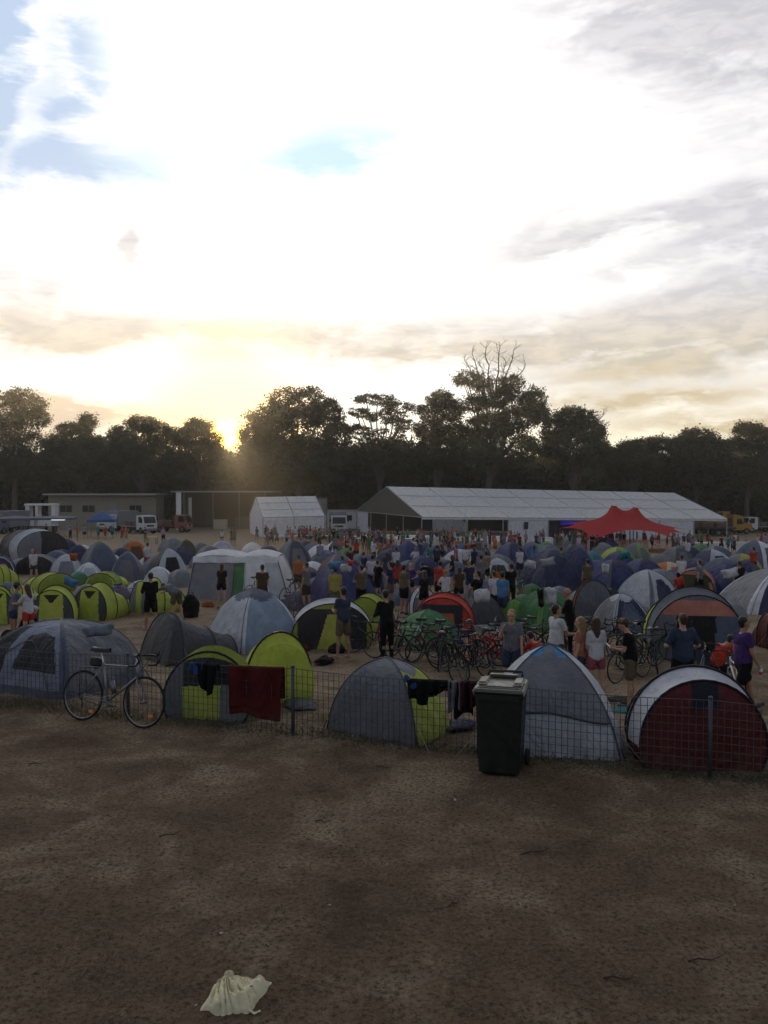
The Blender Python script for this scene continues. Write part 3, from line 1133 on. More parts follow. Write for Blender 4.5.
dome_tent('steel grey dome tent with white seams and a wide navy door at the frame edge', 'the steel grey dome with a navy door', 784, 616, 122, 50, main='midgrey', front='navy', side='midgrey', sleeve='white', yaw=-3, depth=1.0, sag=.05, peak=.3)
hoop_tent('salmon and grey striped pop-up tent with an olive door', 'the salmon striped tent', 698, 600, 58, 34, POP, [lambda a, s: 'salmon' if int(a * 7) % 2 == 0 else 'midgrey', 'salmon', 'salmon'], lambda s, q: ('door', 'olive') if abs(s) < .8 and q < .85 else ('side', 'salmon'), yaw=-28, far=True)
hoop_tent('tent with white, red and dark stripes cut by the frame edge', 'the red striped tent at the frame edge', 776, 652, 44, 46, TUN, [lambda a, s: ('white', 'red', 'navy', 'maroon')[int(a * 9) % 4], 'maroon'], lambda s, q: ('wall', 'maroon'), yaw=20)

# --- lime pop-ups and others on the left
hoop_tent('lime pop-up tent with dark grey sides and black vent, next to the two embracing women', 'the lime pop-up with a black vent near the women', 58, 627, 52, 43, POP, ['lime'], lime_face, yaw=8, depth=1.6)
hoop_tent('lime pop-up tent with dark grey sides and a bicycle parked at its door', 'the lime pop-up with a bicycle at its door', 106, 621, 54, 40, POP, ['lime'], lime_face, yaw=-14, depth=1.7)
hoop_tent('lime pop-up tent turned sideways, dark grey end next to the man in black', 'the sideways lime pop-up', 164, 615, 74, 38, POP, ['lime', 'lime', 'darkgrey'], lambda s, q: ('side', 'grey') if abs(s) > .3 else ('door', 'lime'), yaw=-50, depth=1.25)
hoop_tent('lime pop-up tent cut by the frame edge behind the seated person', 'the lime pop-up at the frame edge', -2, 625, 42, 40, POP, ['lime'], lime_face, yaw=20)
hoop_tent('long low lime pop-up tent seen from behind', 'the long low lime pop-up', 44, 596, 50, 24, TUN, ['lime'], lambda s, q: ('wall', 'limedark'), yaw=70, depth=.6)
hoop_tent('lime pop-up tent with a salmon flap near the frame edge', 'the lime pop-up with a salmon flap', 6, 588, 32, 25, POP, [lambda a, s: 'salmon' if .3 < a < .55 else 'lime', 'lime'], lambda s, q: ('wall', 'lime'), yaw=-24)
hoop_tent('lime pop-up tent behind the one with a black vent', 'the middle lime pop-up', 24, 606, 40, 22, TUN, ['lime'], lambda s, q: ('wall', 'limedark'), yaw=-60, depth=.8)
hoop_tent('small lime and olive pop-up tent behind the one with a bicycle', 'the lime and olive pop-up', 110, 590, 42, 20, POP, ['limedark', 'lime'], lambda s, q: ('window', 'limedark') if abs(s) < .7 else ('side', 'lime'), yaw=-10, far=True)
dome_tent('small sea green tent under a bright blue cloth', 'the small sea green tent', 78, 586, 32, 15, main='green', cap='teal', yaw=30, far=True)
# --- behind them
hoop_tent('big grey family tunnel tent with pale side panel at the back of camp', 'the big grey family tent', 31, 562, 76, 34, [(0, 1, .92, .05), (.35, 1.03, 1.0, 0), (.75, 1, .96, 0), (1, .8, .7, 0)], ['silver', 'darkgrey', 'grey'],
          lambda s, q: ('wall', 'midgrey') if s < -.1 else ('door', 'mesh'), yaw=48, depth=1.0, zc=.4)
hoop_tent('navy arched tent with white piping at the frame edge', 'the navy arched tent', 0, 578, 40, 24, POP, ['navy'], lambda s, q: ('wall', 'navy'), yaw=14, piping='white', far=True)
hoop_tent('small grey mesh-fronted tent behind the man in white', 'the grey mesh-fronted tent', 44, 575, 40, 22, POP, ['grey'], lambda s, q: ('window', 'mesh'), yaw=0, far=True)
MID = [
    ('pale grey dome tent with a yellow bag on top', 'the grey dome with a yellow bag', 66, 580, 42, 24, 'silver', 'midgrey', 20),
    ('blue-grey dome tent behind the sea green tent', 'the blue-grey dome', 99, 577, 46, 32, 'bluegrey', 'bluegrey', 34),
    ('small white dome tent between lime pop-ups and blue-grey dome', 'the small white dome', 88, 583, 36, 19, 'white', 'silver', 24),
    ('slate blue dome tent beside the man in a white top', 'the slate blue dome', 127, 582, 34, 28, 'bluegrey', 'grey', 10),
    ('orange tent at the far edge of the lime pop-ups', 'the orange tent', 133, 563, 38, 21, 'orange', 'brown', 30),
    ('pale grey dome tent with one black edge next to the white cabin tent', 'the pale grey dome with a black edge', 168, 581, 44, 30, 'silver', 'black', 30),
    ('little white tent top behind the sideways lime pop-up', 'the little white tent top', 158, 587, 34, 19, 'white', 'white', 12),
    ('dark olive dome tent behind the pale grey dome with a black edge', 'the olive dome', 186, 561, 28, 20, 'olive', 'darkgrey', 20),
    ('lilac tent top showing behind the white cabin tent', 'the lilac tent', 222, 556, 30, 14, 'lilac', 'silver', 14),
    ('navy ridge tent with pale poles behind the bicycle and cabin tent', 'the navy ridge tent with pale poles', 293, 574, 44, 32, 'navy', 'bluegrey', 30),
    ('small blue and white striped tent in the thick of the crowd', 'the small striped blue tent', 334, 560, 26, 17, 'bluegrey', 'white', 16),
    ('royal blue dome tent with towels on it, behind the man in a yellow vest', 'the royal blue dome with towels', 342, 604, 72, 40, 'blue', 'blue', 24),
    ('grey dome tent with maroon side just behind the royal blue dome', 'the grey and maroon dome', 338, 588, 50, 32, 'grey', 'maroon', 20),
    ('low blue wedge tent beside people in dark clothes', 'the blue wedge tent', 374, 597, 46, 27, 'blue', 'navy', 42),
    ('blue tent flap leaning behind the person in a white top', 'the leaning blue tent', 408, 569, 34, 26, 'blue', 'blue', 36),
    ('dark blue dome tent behind the person in a red top', 'the dark blue dome by the red top', 422, 586, 46, 28, 'blue', 'navy', 20),
    ('pale blue and navy tent standing in the middle of the crowd', 'the pale blue and navy tent', 461, 566, 34, 21, 'royal', 'blue', 32),
    ('teal and grey dome tent in the middle of the crowd', 'the teal and grey dome', 456, 587, 36, 24, 'bluegrey', 'grey', 18),
    ('navy dome tent below the white marquee door', 'the navy dome below the marquee door', 511, 568, 40, 24, 'navy', 'blue', 24),
    ('small pale arched tent near people in white shirts', 'the small pale arched tent', 497, 582, 36, 22, 'silver', 'mesh', 0),
    ('large navy dome tent with pale towels drying on it', 'the large navy dome with towels', 550, 592, 64, 38, 'navy', 'navy', 26),
    ('navy dome tent behind the large navy dome with towels', 'the navy dome behind the towels', 553, 570, 44, 20, 'blue', 'navy', 12),
    ('navy dome tent with an orange patch at its door', 'the navy dome with an orange patch', 578, 588, 40, 38, 'blue', 'navy', 34),
    ('wide navy dome tent with a white card on its door', 'the wide navy dome with a white card', 613, 594, 58, 32, 'navy', 'blue', 22),
    ('navy dome tent with a teal towel on top', 'the navy dome with a teal towel', 619, 577, 42, 24, 'blue', 'blue', 30),
    ('plain navy dome tent behind the pale grey dome with navy doors', 'the plain navy dome', 643, 583, 44, 23, 'navy', 'blue', 18),
    ('lime green small dome tent in front of the red canopy', 'the small lime dome', 618, 563, 34, 15, 'green2', 'lime', 20),
    ('grey and green dome tent in front of the red canopy', 'the grey and green dome', 636, 561, 32, 17, 'green2', 'grey', 38),
    ('small teal tent behind the navy dome with an orange patch', 'the small teal tent', 592, 566, 26, 14, 'teal', 'bluegrey', 25),
    ('black tent top behind the navy dome with a grey fly', 'the black tent', 608, 609, 36, 20, 'black', 'navy', 20),
    ('cream and orange tent next to the navy domes', 'the cream and orange tent', 668, 580, 42, 17, 'cream', 'orange', 24),
    ('low navy dome tent in front of the cream and orange tent', 'the low navy dome', 682, 590, 50, 20, 'navy', 'blue', 18),
    ('blue dome tent beside the person in white at the back', 'the blue dome by the person in white', 696, 578, 40, 18, 'blue', 'navy', 30),
    ('dark grey dome tent at the rear of the navy domes', 'the dark grey dome', 677, 566, 34, 18, 'darkgrey', 'grey', 24),
    ('navy dome tent with a white and blue cloth on it', 'the navy dome with a white and blue cloth', 726, 600, 52, 33, 'navy', 'blue', 24),
    ('white and grey dome tent with navy triangle door', 'the white and grey dome', 712, 573, 42, 22, 'silver', 'navy', 20),
    ('white dome tent standing before the white tables', 'the white dome before the tables', 757, 571, 52, 28, 'white', 'bluegrey', 36),
    ('small yellow and grey tent in front of the white dome', 'the small yellow and grey tent', 742, 573, 36, 18, 'yellow', 'grey', 14),
    ('small green tent behind the green dome with towels', 'the small green tent', 532, 603, 30, 18, 'green', 'olive', 15),
    ('low dark blue tent between the blue wedge and red tent', 'the low dark blue tent', 393, 582, 34, 20, 'blue', 'blue', 24),
    ('navy tent behind the charcoal dome with a towel', 'the navy tent behind the charcoal dome', 470, 600, 34, 20, 'navy', 'bluegrey', 22),
    ('slate dome tent near the yellow-vested man', 'the slate dome', 308, 588, 34, 20, 'bluegrey', 'navy', 28),
    ('small navy tent far back below the long marquee', 'the small far navy tent', 436, 560, 28, 14, 'navy', 'blue', 20),
    ('grey dome tent in the gap behind the big family tent', 'the grey dome by the family tent', 78, 564, 30, 18, 'navy', 'navy', 15),
]
for (lab, sh, px, by, wp, hp, a, b_, yw) in MID:
    big = wp > 44
    dome_tent(lab, sh, px, by, wp * 1.12, hp * 1.1, main=a, side=b_, front=a, door=b_ if a != b_ else None, yaw=yw, far=not big, sag=.07, depth=1.0, sleeve={'navy': 'bluegrey', 'silver': 'white', 'white': 'silver', 'bluegrey': 'midgrey', 'grey': 'silver'}.get(a) if len(lab) % 2 else None)

FILL = [(86, 602, 'midgrey', 34), (60, 590, 'bluegrey', 32), (140, 598, 'silver', 34), (118, 600, 'bluegrey', 30), (180, 588, 'midgrey', 36), (300, 612, 'navy', 40), (405, 606, 'bluegrey', 38), (376, 612, 'green', 34), (318, 596, 'grey', 36), (596, 612, 'bluegrey', 40), (560, 606, 'grey', 38), (524, 612, 'green', 34), (640, 628, 'grey', 44), (20, 574, 'midgrey', 30), (8, 600, 'bluegrey', 34), (730, 622, 'midgrey', 40), (700, 612, 'bluegrey', 34),
        (392, 560, 'navy', 30), (424, 556, 'blue', 26), (447, 578, 'navy', 34), (476, 556, 'blue', 28), (486, 574, 'blue', 30), (530, 562, 'blue', 34), (526, 580, 'navy', 36),
        (572, 562, 'navy', 32), (598, 579, 'blue', 36), (640, 596, 'blue', 40), (660, 570, 'grey', 30), (360, 578, 'navy', 32), (318, 572, 'bluegrey', 30), (268, 560, 'navy', 28),
        (742, 590, 'bluegrey', 36), (690, 563, 'midgrey', 28), (56, 566, 'bluegrey', 30), (112, 566, 'midgrey', 28), (148, 572, 'silver', 30), (200, 556, 'grey', 26), (660, 590, 'midgrey', 40)]
RF = random.Random(21)
for (x0, x1, y0, y1, n_) in ((60, 200, 548, 566, 7), (200, 330, 552, 575, 8), (300, 480, 548, 604, 16), (470, 600, 552, 582, 8), (590, 768, 552, 590, 8), (100, 200, 566, 584, 4)):
    for _k in range(n_):
        px, by = RF.uniform(x0, x1), RF.uniform(y0, y1)
        if 180 < px < 298 and by > 572:
            continue
        FILL.append((px, by, RF.choice(['navy', 'blue', 'grey', 'bluegrey', 'midgrey', 'silver', 'green', 'navy', 'white', 'bluegrey'] if px > 290 else ['bluegrey', 'midgrey', 'silver', 'navy', 'grey', 'white']), (by - 506) * RF.uniform(.42, .58) + 4))
for (px, by, a, wp) in FILL:
    dome_tent({'green': 'small green dome tent packed among the crowd in mid camp', 'navy': 'small navy dome tent packed among the crowd in mid camp', 'blue': 'small royal blue dome tent packed among the crowd in mid camp'}.get(a, 'small greyish dome tent packed among others in the camp'),
              'the packed ' + {'navy': 'navy', 'blue': 'royal blue', 'green': 'green'}.get(a, 'greyish') + ' domes', px, by, wp * 1.12, wp * .54, main=a, side=a, sleeve=None, yaw=rnd.uniform(5, 50), far=True, sag=.06, group='packed dome tents of mid camp')

# --- the white cabin tent
g = ground(240, 600)
D = g.y
wd = 106 * D / FPX
hh = at_depth(240, 550, D + 1.5).z - gz(g.x, D + 1.5)
root = thing('cabin_tent', 'long white cabin tent with grey mesh walls and an open dark green doorway', 'tent', (g.x, D + 1.3, g.z), rad(-4))
SPOTS.append((g.x, D + 1.3, wd / 2, 'the white cabin tent'))
W2, d2 = wd / 2, 1.3
def xw(x, v):
    return x * (1 - (.30 if x > 0 else .07) * v)


def cab(x0, x1, top0, top1, y, inset0, inset1, nm, m):
    MB().grid(lambda u, v: (xw(x0 + (x1 - x0) * u, v), -y + 0.7 * v - .03 * math.sin(PI * u) * math.sin(PI * v), (top0 + (top1 - top0) * u) * v), 12, 8).build(nm, m, root, True)
roofz = hh
cab(-W2, -W2 * .15, hh * .86, hh * .84, d2, 0, 0, 'mesh_wall', fab('midgrey'))
cab(-W2 * .13, W2 * .12, hh * .84, hh * .86, d2 - .05, 0, 0, 'door', fab('green'))
cab(W2 * .10, W2 * .62, hh * .9, hh * .92, d2 + .02, 0, 0, 'front_wall', fab('white'))
cab(W2 * .60, W2, hh * .92, hh * .86, d2, 0, 0, 'side_wall', fab('silver'))
MB().grid(lambda u, v: (xw(-W2 + 2 * W2 * u, 1.0), -d2 + .68 + v * (2 * d2 - .86), hh * (.86 + .05 * math.sin(PI * (u * 2 % 1)) + .10 * math.sin(PI * v) * (0.6 + .4 * abs(math.sin(PI * 2 * u))) )), 32, 10).build('roof', fab('white'), root, True)
MB().grid(lambda u, v: (xw(-W2 + 2 * W2 * u, v), d2 - 0.2 * v, hh * .86 * v), 10, 5).build('back_wall', fab('silver'), root, True)
for sx_ in (-1, 1):
    MB().grid(lambda u, v: (xw(sx_ * W2, v), (-d2 + 2 * d2 * u) * (1 - .5 * v), hh * .87 * v), 8, 5).build('end_wall', fab('white'), root, True)
MB().grid(lambda u, v: (xw(-W2 * 1.01 + W2 * 2.02 * u, .95), -d2 + .64 - .10 * v, hh * (.885 - .13 * v) + .01 * math.sin(40 * u)), 40, 3).build('valance', fab('white'), root, True)
for q in (-.98, -.13, .12, .6, .98):
    MB().tube([(W2 * q, -d2 - .01, 0), (xw(W2 * q, 1.0), -d2 + .68, hh * .88)], .02, 5).build('pole', POLE, root)

# --- cloths lying on tents (each is a thing of its own)
def draped(label, kind, px, py, D_guess, wpx, hpx, colr, tilt=0.0, lift=0.05):
    dg = bpy.context.evaluated_depsgraph_get()
    dg.update()
    ok, p, nrm, _i, ob, _m = bpy.context.scene.ray_cast(dg, Vector((0, 0, CAMZ)), ray(px, py).normalized())
    if not ok or p.y > D_guess + 6:
        p, nrm = at_depth(px, py, D_guess), Vector((0, -.8, .6))
    if nrm.y > 0:
        nrm = -nrm
    D = p.y
    w_, h_ = wpx * D / FPX * .85, hpx * D / FPX
    sd_ = rnd.random() * 40
    xa = Vector((1, 0, 0)) - nrm * nrm.x
    xa.normalize()
    za = xa.cross(nrm) * -1
    za = nrm.cross(xa)
    if za.z < 0:
        za = -za
    xa = Matrix.Rotation(rad(tilt), 3, nrm) @ xa
    za = Matrix.Rotation(rad(tilt), 3, nrm) @ za
    mb = MB()
    def fn(u, v):
        a = (u - .5) * w_ * (1 + .12 * math.sin(5 * v + sd_))
        b_ = (0.5 - v) * h_ + 0.05 * h_ * math.sin(7 * u + sd_)
        lift_ = .02 + .02 * mnoise.noise(Vector((a * 7, b_ * 7, sd_))) + .012 * math.sin(9 * u + sd_)
        edge = max(abs(2 * u - 1), abs(2 * v - 1))
        return xa * a + za * b_ + nrm * (lift_ - .05 * edge ** 3) + Vector((0, 0, -.25 * (abs(2 * v - 1) ** 2) * h_ * .3))
    mb.grid(fn, 16, 14)
    o = mb.build(kind, cloth(colr), None, True)
    md = o.modifiers.new('thick', 'SOLIDIFY')
    md.thickness = .012
    o.location = p
    props(o, label, kind)
    return o
# ------------------------------------------------------------------ the wire fence
fence = thing('wire_fence', 'low sagging welded wire fence on thin grey steel posts along the camp edge', 'fence')
FH = 0.88
FL0, FL1 = -4.5, (FB - FA).length + 3.5


def fpt(u, z, off=0.0):
    p = FA + FDIR * u + FNOR * off
    return Vector((p.x, p.y, gz(p.x, p.y) + z))


def u_at(px):
    """Distance along the fence seen at pixel column px."""
    r = (px - PCX) / FPX
    return (r * FA.y - FA.x) / (FDIR.x - r * FDIR.y)


post_u = [u_at(712.5), u_at(293.5), u_at(480), u_at(128)]
post_u += [u_at(712.5) - 2.6, u_at(128) + 2.6]
ps = sorted(post_u)


def sagf(u):
    for a, b_ in zip(ps, ps[1:]):
        if a <= u <= b_:
            return -0.035 * math.sin(PI * (u - a) / (b_ - a))
    return 0.0


wire_m = plain('dull galvanised wire', (0.10, 0.105, 0.11), 0.5, 0.6)
nwire = int((FL1 - FL0) / 0.075)
def wave(u, z):
    return 0.018 * mnoise.noise(Vector((u * 1.3, z * 1.5, 3))) + 0.006 * mnoise.noise(Vector((u * 6, z * 3, 7)))
mb = MB()
for i in range(nwire + 1):
    u = FL0 + i * 0.075
    uu = u + 0.010 * mnoise.noise(Vector((i * .37, 0, 0)))
    mb.tube([fpt(uu, z * (FH + sagf(u)) / FH - .01, wave(u, z)) for z in (0, .22, .44, .66, FH + .012)], 0.004, 4, caps=False)
for j in range(10):
    z = 0.02 + j * (FH - .02) / 9
    pts = []
    for i in range(int((FL1 - FL0) / 0.15) + 1):
        u = FL0 + i * .15
        pts.append(fpt(u, z * (FH + sagf(u)) / FH, wave(u, z) + 0.0034))
    mb.tube(pts, 0.0046 if j == 9 else 0.0032, 4)
mb.build('wire_mesh', wire_m, fence)
post_m = plain('painted steel post', (0.055, 0.062, 0.075), 0.55, 0.3)
for u in post_u:
    p = fpt(u, 0, -0.035)
    mb = MB()
    mb.tube([p + Vector((0, 0, -.1)), p + Vector((0, 0, FH + .03))], 0.024, 10)
    mb.ball(p + Vector((0, 0, FH + .035)), (.030, .030, .022), 10, 6)
    for z in (.12, .45, .8):
        mb.torus(p + Vector((0, 0.012, z)), 0.030, 0.003, 12, 4, axis='z')
    mb.build('post', post_m, fence, True)


# ------------------------------------------------------------------ clothes hung over the fence
def hung(label, kind, px0, px1, drop_front, drop_back, colr, shape=None, seed=0, stick=0.0):
    u0, u1 = u_at(px1), u_at(px0)
    mb = MB()
    thk = 0.012
    def fn(a, b_):
        u = u0 + (u1 - u0) * a
        s = -drop_back + (drop_front + drop_back) * b_
        fold = 0.034 * math.sin(a * 13 + seed) * min(1, abs(s) * 5) + 0.02 * mnoise.noise(Vector((a * 5, s * 4, seed)))
        top = FH + sagf(u) + .004
        if abs(s) < 0.03:
            z, off = top + 0.010 * math.cos(s / .03 * PI / 2), -s * .6
        else:
            z, off = top - (abs(s) - 0.03), (-0.03 if s > 0 else .03)
        off += -fold if s > 0 else fold * .6
        sc_ = shape(a, s) if shape else 1.0
        um = (u0 + u1) / 2
        z += 0.045 * math.sin(a * 5 + seed * 2) * (1 if abs(s) > max(drop_front, drop_back) - .1 else 0)
        return fpt(um + (u - um) * sc_, z, off)
    mb.grid(fn, 44, 50)
    o = mb.build(kind, cloth(colr), None, True)
    md = o.modifiers.new('thick', 'SOLIDIFY')
    md.thickness = thk
    md.offset = 0
    return props(o, label, kind)


FC['plum'] = (.06, .014, .022)
FC['towelred'] = (0.115, 0.018, 0.018)
hung('dark red bath towel hung over the wire fence', 'towel', 229, 283, 0.70, 0.45, 'towelred', lambda a, s: 1.0 - 0.08 * max(0, s), 2.0)
hung('black shirt with a blue collar hanging askew on the fence by the maroon towel', 'shirt', 193, 218, 0.40, 0.12, 'black', lambda a, s: 1.0 - 0.55 * max(0, s) / .4 if s > 0 else 1, 5.0)
hung('small bright blue cloth tucked over the fence beside the black shirt', 'cloth', 190, 203, 0.14, 0.1, 'royal', None, 1.0)
hung('bright blue cloth hung over the fence at the lime tent end', 'cloth', 405, 418, 0.10, 0.1, 'royal', None, 1.6)
hung('black shirt spread over the fence in front of the lime tent end', 'shirt', 408, 432, 0.30, 0.1, 'black', lambda a, s: 1.0 - 0.9 * max(0, s - .02) if s > 0 else 1, 8.0)
hung('black leggings hung flat over the fence top wire', 'leggings', 428, 452, 0.13, 0.2, 'black', None, 3.3)
hung('pale grey top hung between dark clothes on the fence', 'top', 449, 463, 0.38, 0.2, 'midgrey', lambda a, s: 1.0 - .1 * max(0, s), 6.1)
hung('dark plum jumper hung on the fence next to the bin', 'jumper', 460, 478, 0.32, 0.2, 'plum', None, 4.4)
hung('black trousers hung low under the plum jumper on the fence', 'trousers', 455, 474, 0.44, 0.03, 'black', lambda a, s: 1.0 if s > .2 else .7, 9.4)
draped('crumpled pale blue bag lying on top of the silver blue tent', 'bag', 98, 630, flat(62, 690).y + 1.25, 34, 10, 'paleblue', 8)
draped('bright blue cloth lying over the small sea green tent', 'cloth', 70, 582, ground(72, 586).y - .1, 14, 7, 'sky', -20)
draped('white patterned towel thrown over the charcoal dome tent', 'towel', 482, 595, ground(482, 629).y + .3, 16, 12, 'white', 10)
draped('long white towel hung over the green dome tent', 'towel', 551, 595, ground(546, 633).y + .3, 11, 16, 'white', 6)
draped('black trousers hung beside the white towel on the green dome tent', 'trousers', 541, 597, ground(546, 633).y + .35, 6, 17, 'black', 4)
draped('pale blue towel spread over the large navy dome tent', 'towel', 548, 562, ground(550, 592).y + .8, 16, 7, 'silver', 12)
draped('white shirt lying over the large navy dome tent', 'shirt', 531, 564, ground(550, 592).y + .8, 12, 6, 'white', -18)
draped('white cloth spread over the royal blue dome tent', 'towel', 346, 568, ground(342, 604).y + .6, 11, 6, 'white', -6)
draped('red cloth lying on the royal blue dome tent', 'cloth', 351, 563, ground(342, 604).y + .9, 5, 4, 'red', 0)
draped('light blue towel spread on the royal blue dome tent', 'towel', 334, 565, ground(342, 604).y + .7, 12, 6, 'sky', 4)
draped('teal towel spread over a navy dome tent', 'towel', 625, 555, ground(619, 577).y + .8, 11, 6, 'teal', 10)
draped('white card pinned to the wide navy dome tent', 'card', 606, 568, ground(613, 594).y + .1, 6, 8, 'white', 0)
draped('white and blue cloth spread over the navy dome tent by the steel grey dome', 'cloth', 731, 573, ground(726, 600).y + .7, 18, 8, 'white', 14)
draped('yellow bag sitting on the pale grey dome tent', 'bag', 73, 557, ground(66, 580).y + .8, 7, 6, 'orange', 0)
draped('coral red towel hung at the salmon striped tent', 'towel', 680, 582, ground(698, 600).y + .3, 10, 9, 'red', 20)


# ------------------------------------------------------------------ wheelie bin
bp_ = ground(505, 779)
D = bp_.y
binr = thing('wheelie_bin', 'dark green wheelie bin with a closed lid standing in front of the wire fence', 'bin', (bp_.x, D + .30, gz(bp_.x, D)), rad(-15))
bm_ = plain('dark green bin plastic', (0.010, 0.014, 0.011), 0.45, vary=0.25, bump=0.08, scale=6)
lidm = plain('sky-paled lid plastic', (0.062, 0.064, 0.05), 0.36, vary=0.2, bump=0.08, scale=5)  # lid colour raised above the body's for the sky it reflects
MB().box((0, 0, .485), (.46, .50, .93), bevel=.03, taper=1.16).build('body', bm_, binr)
mb = MB().box((0, 0, .935), (.575, .63, .05), bevel=.012)
mb.box((0, -.30, .90), (.50, .03, .05), bevel=.01)
mb.build('rim', bm_, binr)
lid = MB()
lid.box((0, -.01, .985), (.585, .66, .045), bevel=.015, taper=.97)
lid.box((0, .02, 1.015), (.50, .56, .03), bevel=.012, taper=.94)
lido = lid.build('lid', lidm, binr)
for s in (-1, 1):
    MB().box((s * .20, -.02, 1.042), (.11, .36, .03), bevel=.012, taper=.8).build('lid_rib', lidm, lido)
mb = MB().box((0, .22, 1.055), (.34, .07, .035), bevel=.012)
mb.build('lid_hump', lidm, lido)
MB().tube([(-.20, .37, 1.02), (-.20, .40, 1.07), (.20, .40, 1.07), (.20, .37, 1.02)], .016, 8).build('handle', bm_, binr, True)
MB().tube([(-.22, .37, .98), (.22, .37, .98)], .014, 8).build('hinge', bm_, binr, True)
for s in (-1, 1):
    wmb = MB().torus((s * .27, .26, .10), .075, .026, 22, 8, axis='x')
    wo = wmb.build('wheel', RUBBER, binr, True)
    MB().tube([(s * .25, .26, .10), (s * .292, .26, .10)], .06, 14).build('hub', BLACKP, wo)
MB().tube([(-.27, .26, .10), (.27, .26, .10)], .012, 8).build('axle', STEEL, binr)


# ------------------------------------------------------------------ crumpled cream sun hat on the bare earth
hp = ground(240, 996)
hat_m = fabric('cream cotton', (0.80, 0.74, 0.50), 0.12, 0.9, 0.35, 30, 0.1)
mb = MB()
KN = Vector((-.15, .26, .03))
def hatf(u, v):
    # cloth gathered at a knot: pleats fan out from it, the far side stands up as a curled brim
    th = rad(-118 + 112 * u)
    R_ = .50 + .035 * math.sin(5 * th + .5) + .02 * math.sin(11 * th)
    r = R_ * v
    n1 = mnoise.noise(Vector((u * 4, v * 1.2, 2.2)))
    n2 = mnoise.noise(Vector((u * 9, v * 4.0, 5.1)))
    n3 = mnoise.noise(Vector((u * 20, v * 9.0, 8.1)))
    pl = math.sin(15 * th + 5 * n1)
    pl = 1 - 2 * abs(pl) ** .6
    env = math.sin(PI * min(1, v * 1.02)) ** .6
    brim = math.exp(-((v - .80) / .10) ** 2) * sst(.30, .55, u) * (1 - .4 * float(sst(.85, 1, u)))
    body_ = .075 * math.sin(PI * v) ** .7 * (.8 + .4 * math.sin(4.2 * u + .4))
    z = .012 + body_ + .060 * float(brim) - .018 * pl * env + .034 * n2 * env + .020 * n3 * env
    side = min(u, 1 - u)
    z *= float(sst(-.02, .10, side)) * (1 if v < .93 else max(0, 1 - ((v - .93) / .07) ** 2)) + .0
    return (KN.x + r * math.cos(th) * .86 + .014 * n2, KN.y + r * math.sin(th) * 1.02 + .010 * pl * v, max(z, .003))
mb.grid(hatf, 190, 80)
mb.grid(lambda u, v: (KN.x + (.032 + .014 * math.sin(9 * u * PI)) * math.cos(2 * PI * u) * math.sin(PI * v) + .02, KN.y + .03 * math.sin(2 * PI * u) * math.sin(PI * v), .03 + .04 * math.cos(PI * v) + .012 * math.sin(5 * u * PI)), 30, 10)
hat = mb.build('crumpled_cloth', hat_m, None, True)
hat.location = (hp.x, hp.y, float(gfine(hp.x, hp.y)) - .002)
hat.rotation_euler = (0, 0, .05)
hat.scale = (.74, .80, .78)
props(hat, 'crumpled cream cotton sun hat dropped on the bare earth', 'hat')
mb = MB().grid(lambda u, v: (.13 * u - .02, .025 * (v - .5) - .02 * u, .012 + .03 * math.sin(PI * v) * (1 - u) + .012 * math.sin(8 * u)), 16, 8)
mb.build('strap', hat_m, hat, True).location = (.09, -.20, .0)
MB().box((0, 0, 0), (.035, .012, .002)).build('label_tag', plain('dark tag', (.02, .02, .025), .7), hat).location = (.10, -.04, .118)


# ------------------------------------------------------------------ bicycles
RIMM = plain('dull rim alloy', (.22, .22, .22), .4, .8)


def tri(a, b, t_):
    return Vector(a).lerp(Vector(b), t_)


